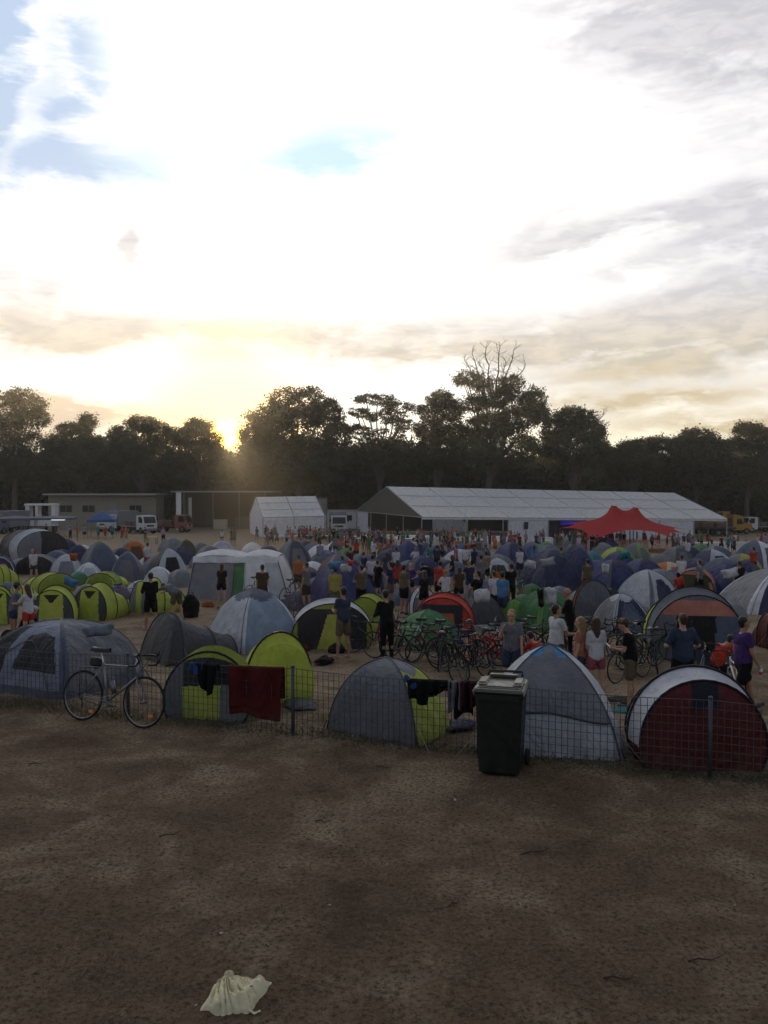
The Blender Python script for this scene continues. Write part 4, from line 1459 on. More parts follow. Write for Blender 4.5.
def make_bike(name, label, frame_m, drop=True, detail=True, rack=True, reflect=True, group=None, size=1.0, wr=0.335):
    root = thing(name, label, 'bicycle', (0, 0, 0), 0, group)
    RW, FW = Vector((-.50, 0, wr)), Vector((.52, 0, wr))
    BB, ST, HT, HB = Vector((-.07, 0, .29)), Vector((-.215, 0, .80)), Vector((.355, 0, .80)), Vector((.385, 0, .66))
    n = 8 if detail else 5
    f = MB()
    f.tube([BB, ST], .016, n)
    f.tube([BB, HB], .018, n)
    f.tube([tri(BB, ST, .93), HT - Vector((0, 0, .02))], .014, n)
    f.tube([HT + Vector((-.012, 0, .04)), HB + Vector((.008, 0, -.03))], .020, n)
    for s in (-1, 1):
        f.tube([BB + Vector((0, s * .03, 0)), RW + Vector((0, s * .055, 0))], .010, n)
        f.tube([tri(BB, ST, .9) + Vector((0, s * .015, 0)), RW + Vector((0, s * .055, 0))], .009, n)
    fo = f.build('frame', frame_m, root, True)
    k = MB()
    for s in (-1, 1):
        k.tube([HB + Vector((.008, s * .01, -.03)), HB + Vector((.02, s * .05, -.06)), FW + Vector((-.045, s * .05, .12)), FW + Vector((0, s * .05, 0))], .011, n)
    k.build('fork', frame_m, root, True)
    for c in (RW, FW):
        w_ = MB()
        w_.torus(c, wr - .024, .011, 40 if detail else 20, 6 if detail else 4)
        w_.tube([c - Vector((0, .06, 0)), c + Vector((0, .06, 0))], .020, 8)
        ns = 32 if detail else 12
        for i in range(ns):
            a = 2 * PI * i / ns
            b_ = a + (.35 if i % 4 < 2 else -.35)
            s = 1 if i % 2 else -1
            w_.tube([c + Vector((.018 * math.cos(b_), s * .03, .018 * math.sin(b_))), c + Vector(((wr - .03) * math.cos(a), 0, (wr - .03) * math.sin(a)))], .0013 if detail else .002, 3, caps=False)
        wo = w_.build('wheel', RIMM if detail else STEEL, root, True)
        MB().torus(c, wr - .012, .017, 44 if detail else 20, 8 if detail else 5).build('tyre', RUBBER, wo, True)
        if reflect:
            MB().box(c + Vector((.17 if c is RW else .13, -.012, -.20 if c is RW else -.17)), (.075, .012, .040), bevel=.004).build('reflector', plain('amber reflector', (.75, .22, .02), .25), wo)
    # saddle and post
    SP = ST + Vector((-.035, 0, .125))
    MB().tube([ST, SP], .013, n).build('seat_post', CHROME if detail else BLACKP, root)
    sd = MB()
    def sf(u, v):
        x = .14 - .28 * u
        wv = (.020 + .058 * sst(.35, .9, u)) if True else 0
        a = PI * v
        return (SP.x + x, float(wv) * math.cos(a), SP.z + .005 + .060 * math.sin(a) + .012 * (2 * u - 1) ** 2)
    sd.grid(sf, 14, 10)
    sd.grid(lambda u, v: (SP.x + .14 - .28 * u, (.020 + .058 * float(sst(.35, .9, u))) * (1 - 2 * v), SP.z + .008), 10, 2)
    so = sd.build('saddle', BLACKP, root, True)
    # bars
    S = HT + Vector((-.02, 0, .13))
    MB().tube([HT, S, S + Vector((.09, 0, .01))], .013, n).build('stem', CHROME if detail else BLACKP, root)
    B = S + Vector((.09, 0, .01))
    hb = MB()
    if drop:
        for s in (-1, 1):
            hb.tube([B, B + Vector((0, s * .17, 0)), B + Vector((.03, s * .205, 0)), B + Vector((.09, s * .21, -.02)), B + Vector((.115, s * .21, -.07)), B + Vector((.08, s * .21, -.125)), B + Vector((-.05, s * .21, -.14))], .014, n)
        ho = hb.build('handlebar', BLACKP, root, True)
        for s in (-1, 1):
            MB().tube([B + Vector((.085, s * .21, -.0)), B + Vector((.125, s * .21, .045)), B + Vector((.135, s * .21, -.02)), B + Vector((.125, s * .21, -.10))], [.016, .014, .007, .005], 6).build('brake_lever', BLACKP, ho, True)
    else:
        hb.tube([B + Vector((-.06, -.30, .03)), B + Vector((-.02, -.15, .02)), B, B + Vector((-.02, .15, .02)), B + Vector((-.06, .30, .03))], .012, n)
        ho = hb.build('handlebar', BLACKP, root, True)
        for s in (-1, 1):
            MB().tube([B + Vector((-.045, s * .22, .028)), B + Vector((-.065, s * .33, .032))], .017, 8).build('grip', RUBBER, ho, True)
    # drive train
    cr = MB()
    cr.torus(BB + Vector((0, -.045, 0)), .085, .006, 28 if detail else 14, 4)
    for i in range(5):
        a = 2 * PI * i / 5
        cr.tube([BB + Vector((0, -.045, 0)), BB + Vector((.085 * math.cos(a), -.045, .085 * math.sin(a)))], .006, 4)
    cr.tube([BB + Vector((0, -.07, 0)), BB + Vector((0, .07, 0))], .018, 8)
    for s, a in ((-1, -.2), (1, PI - .2)):
        e = BB + Vector((.17 * math.cos(a), s * .075, .17 * math.sin(a)))
        cr.tube([BB + Vector((0, s * .065, 0)), e], .010, 6)
    co_ = cr.build('crank', STEEL, root, True)
    for s, a in ((-1, -.2), (1, PI - .2)):
        e = BB + Vector((.17 * math.cos(a), s * .115, .17 * math.sin(a)))
        MB().box(e, (.085, .06, .02), bevel=.004).build('pedal', BLACKP, co_)
    ch = MB()
    for dz in (1, -1):
        ch.tube([BB + Vector((0, -.045, dz * .085)), RW + Vector((0, -.045, dz * .04))], .005, 4)
    ch.torus(RW + Vector((0, -.045, 0)), .04, .007, 16, 4)
    ch.tube([RW + Vector((0, -.045, -.04)), RW + Vector((.05, -.045, -.10)), RW + Vector((.03, -.045, -.16))], .009, 4)
    ch.build('chain', plain('oily chain', (.03, .028, .026), .5, .6), root)
    if rack:
        r = MB()
        for s in (-1, 1):
            r.tube([RW + Vector((0, s * .065, 0)), RW + Vector((-.05, s * .06, .37))], .006, 5)
            r.tube([RW + Vector((-.22, s * .055, .375)), RW + Vector((.22, s * .055, .385)), tri(BB, ST, .92) + Vector((0, s * .02, 0))], .006, 5)
        for x in (-.2, -.05, .1, .2):
            r.tube([RW + Vector((x, -.055, .38)), RW + Vector((x, .055, .38))], .006, 5)
        r.build('rack', BLACKP, root, True)
    if detail:
        MB().tube([BB + Vector((.06, -.03, .28)), BB + Vector((.12, -.03, .12))], .035, 10).build('bottle_cage', STEEL, root, True)
        cb = MB()
        for s in (-1, 1):
            cb.tube([B + Vector((.12, s * .19, .02)), B + Vector((.2, s * .08, .06)), B + Vector((.1, 0, -.06)), HB + Vector((.03, 0, .05))], .003, 5)
        cb.build('brake_cable', BLACKP, root, True)
        MB().box(ST + Vector((-.12, 0, -.0)), (.15, .10, .12), bevel=.02).build('saddle_bag', BLACKP, root)
    return root


silver_paint = plain('silver bicycle paint', (.22, .22, .225), .4, .5, vary=.1)
bk = make_bike('bicycle', 'silver drop bar bicycle with rear rack leaning against the wire fence', silver_paint)
ga, gb = ground(80, 720), ground(141, 728)
dv = Vector((gb.x - ga.x, gb.y - ga.y, 0))
mid = (ga + gb) / 2
bk.location = (mid.x, mid.y, gz(mid.x, mid.y))
sc_b = dv.length / 1.02
bk.rotation_euler = (rad(-9), 0, math.atan2(dv.y, dv.x))
sc_b = max(.9, min(1.12, sc_b))
bk.scale = (sc_b,) * 3

PAINT = {k: plain(k + ' bicycle paint', c, .35, .2, vary=.1) for k, c in {'black': (.012, .012, .014), 'red': (.30, .02, .02), 'white': (.55, .55, .55), 'blue': (.03, .07, .25), 'green': (.03, .14, .05),
         'grey': (.12, .12, .13), 'orange': (.45, .12, .02)}.items()}
bikeA = make_bike('bicycle', 'x', PAINT['black'], True, False, False, False)
bikeB = make_bike('bicycle', 'x', PAINT['red'], False, False, False, False)
BK = [(372, 652, 'black', 10, 'next to the man in dark clothes by the olive-front tent'), (392, 660, 'red', -30, ''), (408, 655, 'white', 25, ''), (418, 664, 'black', -15, ''), (430, 660, 'red', 40, ''),
      (441, 667, 'black', 80, ''), (450, 660, 'blue', -40, ''), (461, 668, 'black', 15, ''), (470, 661, 'black', 60, ''), (480, 670, 'red', -20, ''), (489, 663, 'grey', 35, ''), (497, 672, 'red', -60, ''),
      (505, 664, 'black', 10, ''), (455, 676, 'black', -70, ''), (474, 680, 'black', 50, ''), (520, 668, 'blue', -25, ''), (529, 660, 'black', 30, ''), (541, 655, 'grey', -50, ''), (575, 668, 'black', 20, ''),
      (585, 660, 'red', 75, ''), (572, 655, 'black', -35, ''), (612, 668, 'black', 15, ''), (622, 660, 'black', -60, ''), (640, 668, 'grey', 30, ''), (650, 660, 'black', -10, ''), (630, 680, 'black', 40, ''),
      (657, 672, 'black', 75, ''), (410, 646, 'black', -10, ''), (600, 655, 'black', 5, ''), (512, 655, 'white', -15, '')]
used_ = {}
for i, (px, by, c, yw, wh) in enumerate(BK):
    src = (bikeA, bikeB)[i % 2]
    g = ground(px, by)
    o = src if i < 2 else copy_tree(src, None, {'frame': PAINT[c], 'fork': PAINT[c]})
    o.location = g
    o.rotation_euler = (rad(rnd.uniform(-14, 14)), 0, rad(yw + (180 if rnd.random() < .5 else 0)))
    props(o, 'bicycle with %s frame packed among others between the tents and the silver dome' % c if not wh else 'black bicycle standing ' + wh, 'bicycle', 'bicycles packed between the tents')
OB = [(106, 616, 'black', 70, 'black bicycle standing at the door of a lime pop-up tent'), (124, 610, 'red', 40, 'red bicycle leaning beside the lime pop-up tents'),
      (256, 600, 'black', 60, 'black bicycle held up by the man in black near the cabin tent'), (284, 598, 'black', 20, 'black bicycle leaning at the corner of the white cabin tent'),
      (291, 603, 'grey', 60, 'grey bicycle behind the one leaning on the cabin tent corner'), (291, 624, 'black', 70, 'black bicycle between the pale blue dome and the open lime tent'),
      (697, 690, 'grey', 70, 'grey bicycle behind the man in the navy shirt'), (522, 600, 'green', 60, 'green bicycle parked by the people in white shirts'), (738, 702, 'white', 80, 'white bicycle standing next to the man in purple'),
      (718, 592, 'black', 70, 'black bicycle wheel against the salmon striped tent')]
for px, by, c, yw, lab in OB:
    o = copy_tree(bikeB, None, {'frame': PAINT[c], 'fork': PAINT[c]})
    if 'group' in o:
        del o['group']
    o.location = ground(px, by)
    o.rotation_euler = (rad(rnd.uniform(-10, 10)), 0, rad(yw))
    props(o, lab, 'bicycle')


# ------------------------------------------------------------------ bags, mats and clutter lying about the tents
def lump(name, label, cat, px, py, size, colr, seed, flatn=1.0, strap=True):
    g = ground(px, py)
    mb = MB()
    def fn(u, v):
        a, b_ = 2 * PI * u, PI * (v - .5)
        q = Vector((math.cos(b_) * math.cos(a), math.cos(b_) * math.sin(a), math.sin(b_)))
        k_ = 1 + .28 * mnoise.noise(q * 1.6 + Vector((seed, 0, 0))) + .10 * mnoise.noise(q * 5 + Vector((seed, 3, 0)))
        return (q.x * size[0] * k_, q.y * size[1] * k_, max(-.01, size[2] * (.75 + q.z * k_)))
    mb.grid(fn, 24, 16)
    o = mb.build(name, cloth(colr), None, True)
    o.location = g
    o.rotation_euler = (0, 0, seed)
    props(o, label, cat)
    if strap:
        MB().tube([(-size[0] * .6, 0, size[2] * 1.2), (-size[0] * .2, 0, size[2] * 2.0), (size[0] * .3, 0, size[2] * 1.95), (size[0] * .6, 0, size[2] * 1.2)], .014, 6).build('strap', cloth('black'), o, True)
    return o


lump('duffel_bag', 'black duffel bag lying on the dirt beside the bright lime dome', 'bag', 324, 664, (.30, .17, .10), 'black', 1.0)
lump('duffel_bag', 'dark red duffel bag at the door of the open lime tent', 'bag', 303, 650, (.26, .16, .10), 'maroon', 2.2)
lump('duffel_bag', 'black bag standing behind the legs of the young man in blue', 'bag', 337, 653, (.24, .18, .13), 'black', 3.1)
lump('clothes_heap', 'dark crumpled clothes heap on the ground behind the hanging clothes', 'clothes', 458, 728, (.30, .20, .06), 'denim', 4.0, 1, False)
lump('clothes_heap', 'grey crumpled sheet on the ground behind the towel post', 'cloth', 300, 706, (.34, .22, .05), 'grey', 5.2, 1, False)
lump('sleeping_mat', 'teal sleeping mat crumpled on the dirt behind the silver dome tent', 'mat', 612, 712, (.42, .20, .03), 'teal', .4, 1, False)
lump('sleeping_mat', 'black sleeping mat on the dirt below the woman in pink shorts', 'mat', 618, 700, (.40, .18, .025), 'black', .2, 1, False)
lump('stuff_sack', 'orange disc-like sack on the dirt beside the sideways lime tent', 'bag', 208, 607, (.26, .10, .13), 'orange', 6.0, 1, False)
lump('stuff_sack', 'purple sack on the dirt in front of the white cabin tent', 'bag', 282, 603, (.22, .16, .08), 'purple', 7.0, 1, False)
lump('stuff_sack', 'teal sack standing by the people in dark clothes next to the blue wedge tent', 'bag', 375, 600, (.20, .18, .16), 'teal', 8.0, 1, False)
lump('stuff_sack', 'second teal sack next to the blue wedge tent', 'bag', 391, 602, (.18, .16, .14), 'teal', 9.0, 1, False)
lump('duffel_bag', 'red duffel bag between the red tent and packed bicycles', 'bag', 492, 640, (.36, .2, .10), 'red', 1.7)
lump('clothes_heap', 'blue and white clothes heap by the people in white shirts', 'clothes', 516, 602, (.34, .2, .07), 'sky', 2.9, 1, False)
lump('duffel_bag', 'tall black bag standing upright beside the person bending down', 'bag', 191, 617, (.30, .24, .42), 'black', 3.3)
# ------------------------------------------------------------------ people
def remeshed(mb, voxel, name, mat, smooth=4, keep=None):
    me = mb.mesh('tmp', mat)
    o = bpy.data.objects.new('tmp', me)
    col.objects.link(o)
    m = o.modifiers.new('r', 'REMESH')
    m.mode = 'VOXEL'
    m.voxel_size = voxel
    m.use_smooth_shade = True
    if smooth:
        s = o.modifiers.new('s', 'SMOOTH')
        s.iterations = smooth
        s.factor = 0.5
    dg = bpy.context.evaluated_depsgraph_get()
    dg.update()
    ev = o.evaluated_get(dg)
    out_ = bpy.data.meshes.new_from_object(ev)
    out_.name = name
    bpy.data.objects.remove(o)
    bpy.data.meshes.remove(me)
    if not out_.materials:
        out_.materials.append(mat)
    return out_


def D3(p, ab, s=1):
    """Direction of a limb: pitched forward by p degrees, spread sideways by ab degrees on side s."""
    p, ab = rad(p), rad(ab)
    return Vector((s * math.sin(ab), math.sin(p) * math.cos(ab), -math.cos(p) * math.cos(ab)))


def figure(H, pose, female=False, hair='short', hairc='dark', shirt='grey', lower='shorts', lowerc='black', shoes=True, skin=0, sleeve=0.55, voxel=0.017, hat=None, leglen=None, fingers=True, name='person', bag=False, heavy=1.0):
    """Person facing +y, feet on z = 0: one continuous body mesh, clothes and hair as children. Returns the root."""
    k = H / 1.75
    P = lambda n, d=0.0: pose.get(n, d)
    up_lean = rad(P('lean'))
    side = rad(P('side'))
    T = Vector((math.sin(side), math.sin(up_lean), math.cos(up_lean))).normalized()     # spine
    FW = Vector((0, math.cos(up_lean), -math.sin(up_lean)))
    hipw = (.092 if not female else .098) * k
    shw = (.163 if not female else .140) * k
    pel = Vector((0, 0, .93 * k))
    J = {}
    for s, n in ((-1, 'l'), (1, 'r')):
        hj = pel + Vector((s * hipw, 0, -.03 * k))
        th, kn = P('thigh_' + n), P('knee_' + n)
        d1, d2 = D3(th, P('spread_' + n, 3), s), D3(th - kn, P('spread_' + n, 3) * .6, s)
        J['hip' + n], J['knee' + n] = hj, hj + d1 * .43 * k
        J['ank' + n] = J['knee' + n] + d2 * .42 * k
        fp = th - kn + P('foot_' + n)
        J['toe' + n] = J['ank' + n] + (D3(fp + 82, 6, s)) * .19 * k
    low = min(J['ankl'].z, J['ankr'].z) - .085 * k
    if 'drop' in pose:
        low = pel.z - pose['drop'] * k
    off = Vector((0, 0, -low))
    pel = pel + off
    for n in list(J):
        J[n] = J[n] + off
    chest = pel + T * .40 * k
    nb = pel + T * .52 * k
    rx = Vector((math.cos(rad(P('twist'))), math.sin(rad(P('twist'))), 0))
    for s, n in ((-1, 'l'), (1, 'r')):
        sj = pel + T * .475 * k + rx * s * shw
        pa, ab = P('arm_' + n, 4), P('out_' + n, 9)
        el = P('elbow_' + n, 12)
        d1 = D3(pa, ab, s)
        d2 = D3(pa + el, ab * .4, s) + Vector((-s * P('in_' + n, 0), 0, 0))
        d2.normalize()
        J['sh' + n], J['el' + n] = sj, sj + d1 * .29 * k
        J['wr' + n] = J['el' + n] + d2 * .25 * k
        J['hd' + n] = J['wr' + n] + d2 * .085 * k
        J['hdir' + n] = d2
    hy, hpit = rad(P('head_yaw')), rad(P('head_pitch'))
    hu = (T + FW * math.sin(hpit) * .8).normalized()
    hc = nb + hu * .165 * k + FW * .012 * k
    hf = Vector((-math.sin(hy), math.cos(hy) * math.cos(hpit), -math.sin(hpit))).normalized()
    hr = hf.cross(Vector((0, 0, 1))).normalized()
    htop = hr.cross(hf)
    HM = Matrix((hr, hf, htop)).transposed()
    b = MB()
    f = (.93 if female else 1.0) * heavy
    # trunk
    b.ball(pel + T * .0, (.160 * k * f * (1.05 if female else 1), .108 * k * f, .12 * k), 14, 10)
    b.capsule(pel + T * .03 * k, pel + T * .22 * k, .135 * k * f, .125 * k * f * (.9 if female else 1), 14)
    b.ball(pel + T * .24 * k, (.145 * k * f, .100 * k * f, .16 * k), 14, 10)
    b.ball(pel + T * .38 * k, (.154 * k * f, .106 * k * f, .15 * k), 14, 10)
    for s, n in ((-1, 'l'), (1, 'r')):
        b.capsule(pel + T * .455 * k, J['sh' + n] - T * .006 * k, .060 * k, .052 * k)
        b.capsule(J['sh' + n], J['el' + n], .052 * k * f, .039 * k * f)
        b.capsule(J['el' + n], J['wr' + n], .040 * k * f, .026 * k)
        b.ball(J['wr' + n] + J['hdir' + n] * .045 * k, (.026 * k, .038 * k, .040 * k), 8, 6)
        b.capsule(J['hip' + n], J['knee' + n], .087 * k * f, .056 * k * f)
        mid_ = J['knee' + n].lerp(J['ank' + n], .3)
        b.capsule(J['knee' + n], J['ank' + n], .052 * k, .036 * k)
        b.ball(mid_ - Vector((0, .012 * k, 0)), (.054 * k, .058 * k, .10 * k), 8, 6)
        b.capsule(J['ank' + n] - Vector((0, .03 * k, .035 * k)), J['toe' + n], .036 * k, .028 * k)
    b.capsule(nb - T * .03 * k, hc - hu * .05 * k, .058 * k, .052 * k)
    # head: skull, jaw, nose, ears, brow
    b.ball(hc + htop * .02 * k - hf * .008 * k, (.076 * k, .094 * k, .098 * k), 14, 10, rot=HM)
    b.ball(hc - htop * .055 * k + hf * .022 * k, (.056 * k, .066 * k, .068 * k), 12, 8, rot=HM)
    b.capsule(hc + hf * .083 * k + htop * .012 * k, hc + hf * .100 * k - htop * .028 * k, .011 * k, .016 * k, 6)
    for s in (-1, 1):
        b.ball(hc + hr * s * .077 * k - htop * .008 * k - hf * .005 * k, (.012 * k, .022 * k, .032 * k), 8, 6, rot=HM)
    b.capsule(hc + hf * .078 * k + htop * .034 * k - hr * .03 * k, hc + hf * .078 * k + htop * .034 * k + hr * .03 * k, .014 * k, .014 * k, 6)
    b.capsule(hc + hf * .078 * k - htop * .060 * k - hr * .018 * k, hc + hf * .078 * k - htop * .060 * k + hr * .018 * k, .012 * k, .012 * k, 6)
    body = remeshed(b, voxel * k, 'body', SKIN[skin], 3)
    root = thing(name, '', 'person')
    bo = bpy.data.objects.new('body', body)
    col.objects.link(bo)
    bo.parent = root
    if fingers:
        # five unequal fingers with a knuckle bend, grown out of each palm
        bmx = bmesh.new()
        bmx.from_mesh(body)
        fm = MB()
        for n in 'lr':
            s = -1 if n == 'l' else 1
            d = J['hdir' + n]
            sidev = d.cross(Vector((s, 0, 0)))
            if sidev.length < .2:
                sidev = Vector((0, 1, 0))
            sidev.normalize()
            curl = Vector((-s, 0, 0)) - d * d.dot(Vector((-s, 0, 0)))
            curl.normalize()
            pc = J['wr' + n] + d * .065 * k
            cl = P('grip_' + n, .35)
            for q, L in ((-1.5, .062), (-.5, .072), (.5, .068), (1.5, .052)):
                a = pc + sidev * q * .0165 * k
                m1 = a + (d + curl * cl * .6).normalized() * L * .55 * k
                m2 = m1 + (d * (1 - cl) + curl * cl * 1.6).normalized() * L * .5 * k
                fm.tube([a - d * .02 * k, a, m1, m2], [.0085 * k, .0088 * k, .008 * k, .0055 * k], 6)
            a = J['wr' + n] + d * .03 * k - sidev * .028 * k
            m1 = a - sidev * .028 * k + d * .025 * k + curl * .01 * k
            fm.tube([a + sidev * .012 * k, a, m1, m1 + d * .028 * k + curl * .012 * k], [.011 * k, .011 * k, .009 * k, .006 * k], 6)
        fme = fm.mesh('f', SKIN[skin], True)
        bmx.from_mesh(fme)
        bmx.to_mesh(body)
        bmx.free()
        bpy.data.meshes.remove(fme)
    # eyes and mouth
    for s in (-1, 1):
        MB().ball(hc + hf * .078 * k + hr * s * .031 * k + htop * .012 * k, .0125 * k, 8, 6).build('eye', plain('eye', (.03, .025, .02), .2), bo, True)
    MB().capsule(hc + hf * .091 * k - htop * .060 * k - hr * .02 * k, hc + hf * .091 * k - htop * .060 * k + hr * .02 * k, .005 * k, .005 * k, 6).build('mouth', plain('lips', (.25, .09, .08), .5), bo, True)
    # hair
    h = MB()
    hm = HAIR[hairc]
    if hair != 'bald':
        h.ball(hc + htop * .042 * k - hf * .028 * k, (.083 * k, .092 * k, .086 * k), 14, 10, rot=HM)
        h.ball(hc - htop * .015 * k - hf * .050 * k, (.070 * k, .052 * k, .075 * k), 12, 8, rot=HM)
        if hair == 'long':
            h.capsule(hc - hf * .055 * k, hc - hf * .085 * k - htop * .26 * k, .068 * k, .050 * k, 12)
            h.capsule(hc - hf * .02 * k + hr * .055 * k, hc - hf * .06 * k + hr * .05 * k - htop * .22 * k, .035 * k, .03 * k)
            h.capsule(hc - hf * .02 * k - hr * .055 * k, hc - hf * .06 * k - hr * .05 * k - htop * .22 * k, .035 * k, .03 * k)
        if hair == 'curly':
            for i in range(26):
                a, e_ = rnd.uniform(0, 2 * PI), rnd.uniform(-.5, 1.4)
                h.ball(hc + htop * .03 * k - hf * .02 * k + (hr * math.cos(a) * math.cos(e_) * .082 + hf * math.sin(a) * math.cos(e_) * .09 - hf * .02 + htop * math.sin(e_) * .09) * k, .03 * k, 8, 6)
        if hair == 'tail':
            h.capsule(hc - hf * .10 * k + htop * .02 * k, hc - hf * .12 * k - htop * .18 * k, .034 * k, .018 * k)
        me = remeshed(h, voxel * .8 * k, 'hair', hm, 2)
        ho = bpy.data.objects.new('hair', me)
        col.objects.link(ho)
        ho.parent = root
    if hat:
        hb = MB()
        hb.ball(hc + htop * .062 * k - hf * .008 * k, (.094 * k, .108 * k, .074 * k), 16, 10, rot=HM)
        if hat[1] == 'cap':
            hb.box(hc + htop * .060 * k + hf * .13 * k, (.13 * k, .10 * k, .012 * k), HM, bevel=.005)
        else:
            hb.tube([hc + htop * .055 * k + (hr * math.cos(a) * .105 + hf * math.sin(a) * .12) * k for a in [2 * PI * i / 24 for i in range(24)]], .035 * k, 6, closed=True)
        hb.build('hat', cloth(hat[0]), root, True)
    # shirt
    if shirt:
        c = MB()
        e = .014 * k
        for q_ in (-1, 0, 1):
            c.capsule(pel + T * .0 + rx * q_ * .062 * k * f, pel + T * .25 * k + rx * q_ * .058 * k * f, .102 * k * f + e, .098 * k * f + e, 12)
        c.capsule(pel + T * .03 * k, pel + T * .22 * k, .138 * k * f + e * .6, .130 * k * f, 14)
        c.ball(pel + T * .20 * k, (.156 * k * f + e, .112 * k * f + e, .20 * k), 14, 10)
        c.ball(pel + T * .375 * k, (.158 * k * f + e, .110 * k * f + e, .145 * k), 14, 10)
        for s, n in ((-1, 'l'), (1, 'r')):
            c.capsule(pel + T * .452 * k, J['sh' + n] - T * .006 * k, .072 * k + e * .3, .060 * k + e * .4)
            q = min(sleeve, 1.0)
            if sleeve > 0:
                c.capsule(J['sh' + n], J['sh' + n].lerp(J['el' + n], q), .060 * k * f + e * .5, .056 * k * f + e * .2)
            if sleeve > 1:
                c.capsule(J['el' + n], J['el' + n].lerp(J['wr' + n], sleeve - 1), .050 * k, .040 * k)
        me = remeshed(c, voxel * k, 'shirt', cloth(shirt), 2)
        so = bpy.data.objects.new('shirt', me)
        col.objects.link(so)
        so.parent = root
    # lower garment
    if lower:
        c = MB()
        L = {'shorts': .68, 'short': .34, 'trousers': 2.0, 'skirt': .6}[lower]
        e = .012 * k
        c.ball(pel - T * .005 * k, (.166 * k * f * (1.05 if female else 1) + e, .114 * k * f + e, .115 * k), 14, 10)
        for n in 'lr':
            a, bk_ = J['hip' + n], J['knee' + n]
            c.capsule(a, a.lerp(bk_, min(L, 1)), .092 * k * f + e, (.082 if L < 1 else .064) * k * f + e * (1.2 if L < 1 else .6))
            if L > 1:
                c.capsule(bk_, bk_.lerp(J['ank' + n], .94), .064 * k, .052 * k)
        me = remeshed(c, voxel * k, lower if lower != 'short' else 'shorts', cloth(lowerc), 2)
        lo_ = bpy.data.objects.new('shorts' if lower in ('shorts', 'short') else lower, me)
        col.objects.link(lo_)
        lo_.parent = root
    if shoes:
        for n in 'lr':
            c = MB()
            a, t_ = J['ank' + n], J['toe' + n]
            c.capsule(a - Vector((0, .035 * k, .038 * k)), t_ + Vector((0, 0, -.004 * k)), .043 * k, .036 * k)
            me = remeshed(c, voxel * .9 * k, 'shoe', plain('dark shoe', (.03, .03, .032), .7) if shoes is True else cloth(shoes), 1)
            so = bpy.data.objects.new('shoe', me)
            col.objects.link(so)
            so.parent = root
    root['H'] = H
    root['_j'] = [list(J['hdl']), list(J['hdr'])]
    return root


def put(root, px, top, face, label, group=None, eff=None, base=None):
    """Stand a figure so its head reaches row TOP in column PX; FACE = degrees turned (0 looks away from the camera)."""
    H = eff or root['H'] * .985
    g = stand(px, top, H) if base is None else ground(px, base)
    root.location = g
    root.rotation_euler = (0, 0, rad(face))
    props(root, label, 'person', group)
    for k_ in ('H', '_j'):
        pass
    return g


STAND = dict(arm_l=3, arm_r=6, thigh_l=2, thigh_r=-3, knee_l=3, knee_r=4)
near_people = []


def hand_of(root, which):
    p = root['_j'][which]
    return Matrix.Rotation(root.rotation_euler.z, 4, 'Z') @ Vector(p) + root.location


# named people close to the fence
p = figure(1.86, dict(thigh_l=24, knee_l=8, thigh_r=-16, knee_r=22, arm_l=-6, elbow_l=18, arm_r=8, elbow_r=20, grip_r=.8), hairc='dark', shirt='purple', lowerc='black', skin=1, voxel=.015, heavy=1.08)
put(p, 745, 616, -82, 'man in purple polo shirt and black shorts walking with a bottle', None)
pm = p
hnd = hand_of(p, 1)
bt = MB().tube([(0, 0, -.10), (0, 0, .06), (0, 0, .085), (0, 0, .12)], [.034, .034, .015, .014], 10).build('bottle', plain('clear plastic bottle', (.55, .56, .58), .25), None, True)
bt.location = hnd + Vector((0, 0, -.05))
props(bt, 'pale plastic water bottle with red label held by the man in purple', 'bottle')
MB().tube([(0, 0, -.04), (0, 0, .02)], .0352, 10).build('bottle_label', plain('red label', (.4, .05, .05), .5), bt, True)

p = figure(1.82, dict(arm_l=-4, out_l=30, elbow_l=95, in_l=.6, arm_r=2, out_r=28, elbow_r=60, in_r=.5, head_yaw=4, thigh_l=2, thigh_r=-2), hairc='brown', shirt='denim', lowerc='black', skin=0, sleeve=.75, voxel=.015, heavy=1.14)
put(p, 684, 616, 4, 'broad man in a navy shirt seen from behind, above the maroon tent')

# seated man in red on a folding chair
p = figure(1.72, dict(lean=34, thigh_l=88, knee_l=92, thigh_r=82, knee_r=80, arm_l=40, elbow_l=60, in_l=.3, arm_r=44, elbow_r=55, in_r=.3, head_pitch=28, drop=.50), hairc='dark', shirt='red', lowerc='black', skin=1, sleeve=.3)
put(p, 716, 634, -70, 'person in a red top hunched forward on a folding chair', eff=1.17)
ch = thing('folding_chair', 'light folding camp chair under the hunched person in red', 'chair', p.location, p.rotation_euler.z)
MB().grid(lambda u, v: (.22 * (2 * u - 1), .22 - .44 * v, .40 - .05 * math.sin(PI * u)), 8, 8).build('seat', cloth('denim'), ch, True)
MB().grid(lambda u, v: (.22 * (2 * u - 1), -.24 - .10 * v, .44 + .40 * v), 8, 8).build('backrest', cloth('denim'), ch, True)
for s in (-1, 1):
    MB().tube([(s * .24, .24, 0), (s * .23, -.34, .86)], .011, 8).build('leg', STEEL, ch)
    MB().tube([(s * .24, -.26, 0), (s * .23, .24, .42)], .011, 8).build('leg', STEEL, ch)

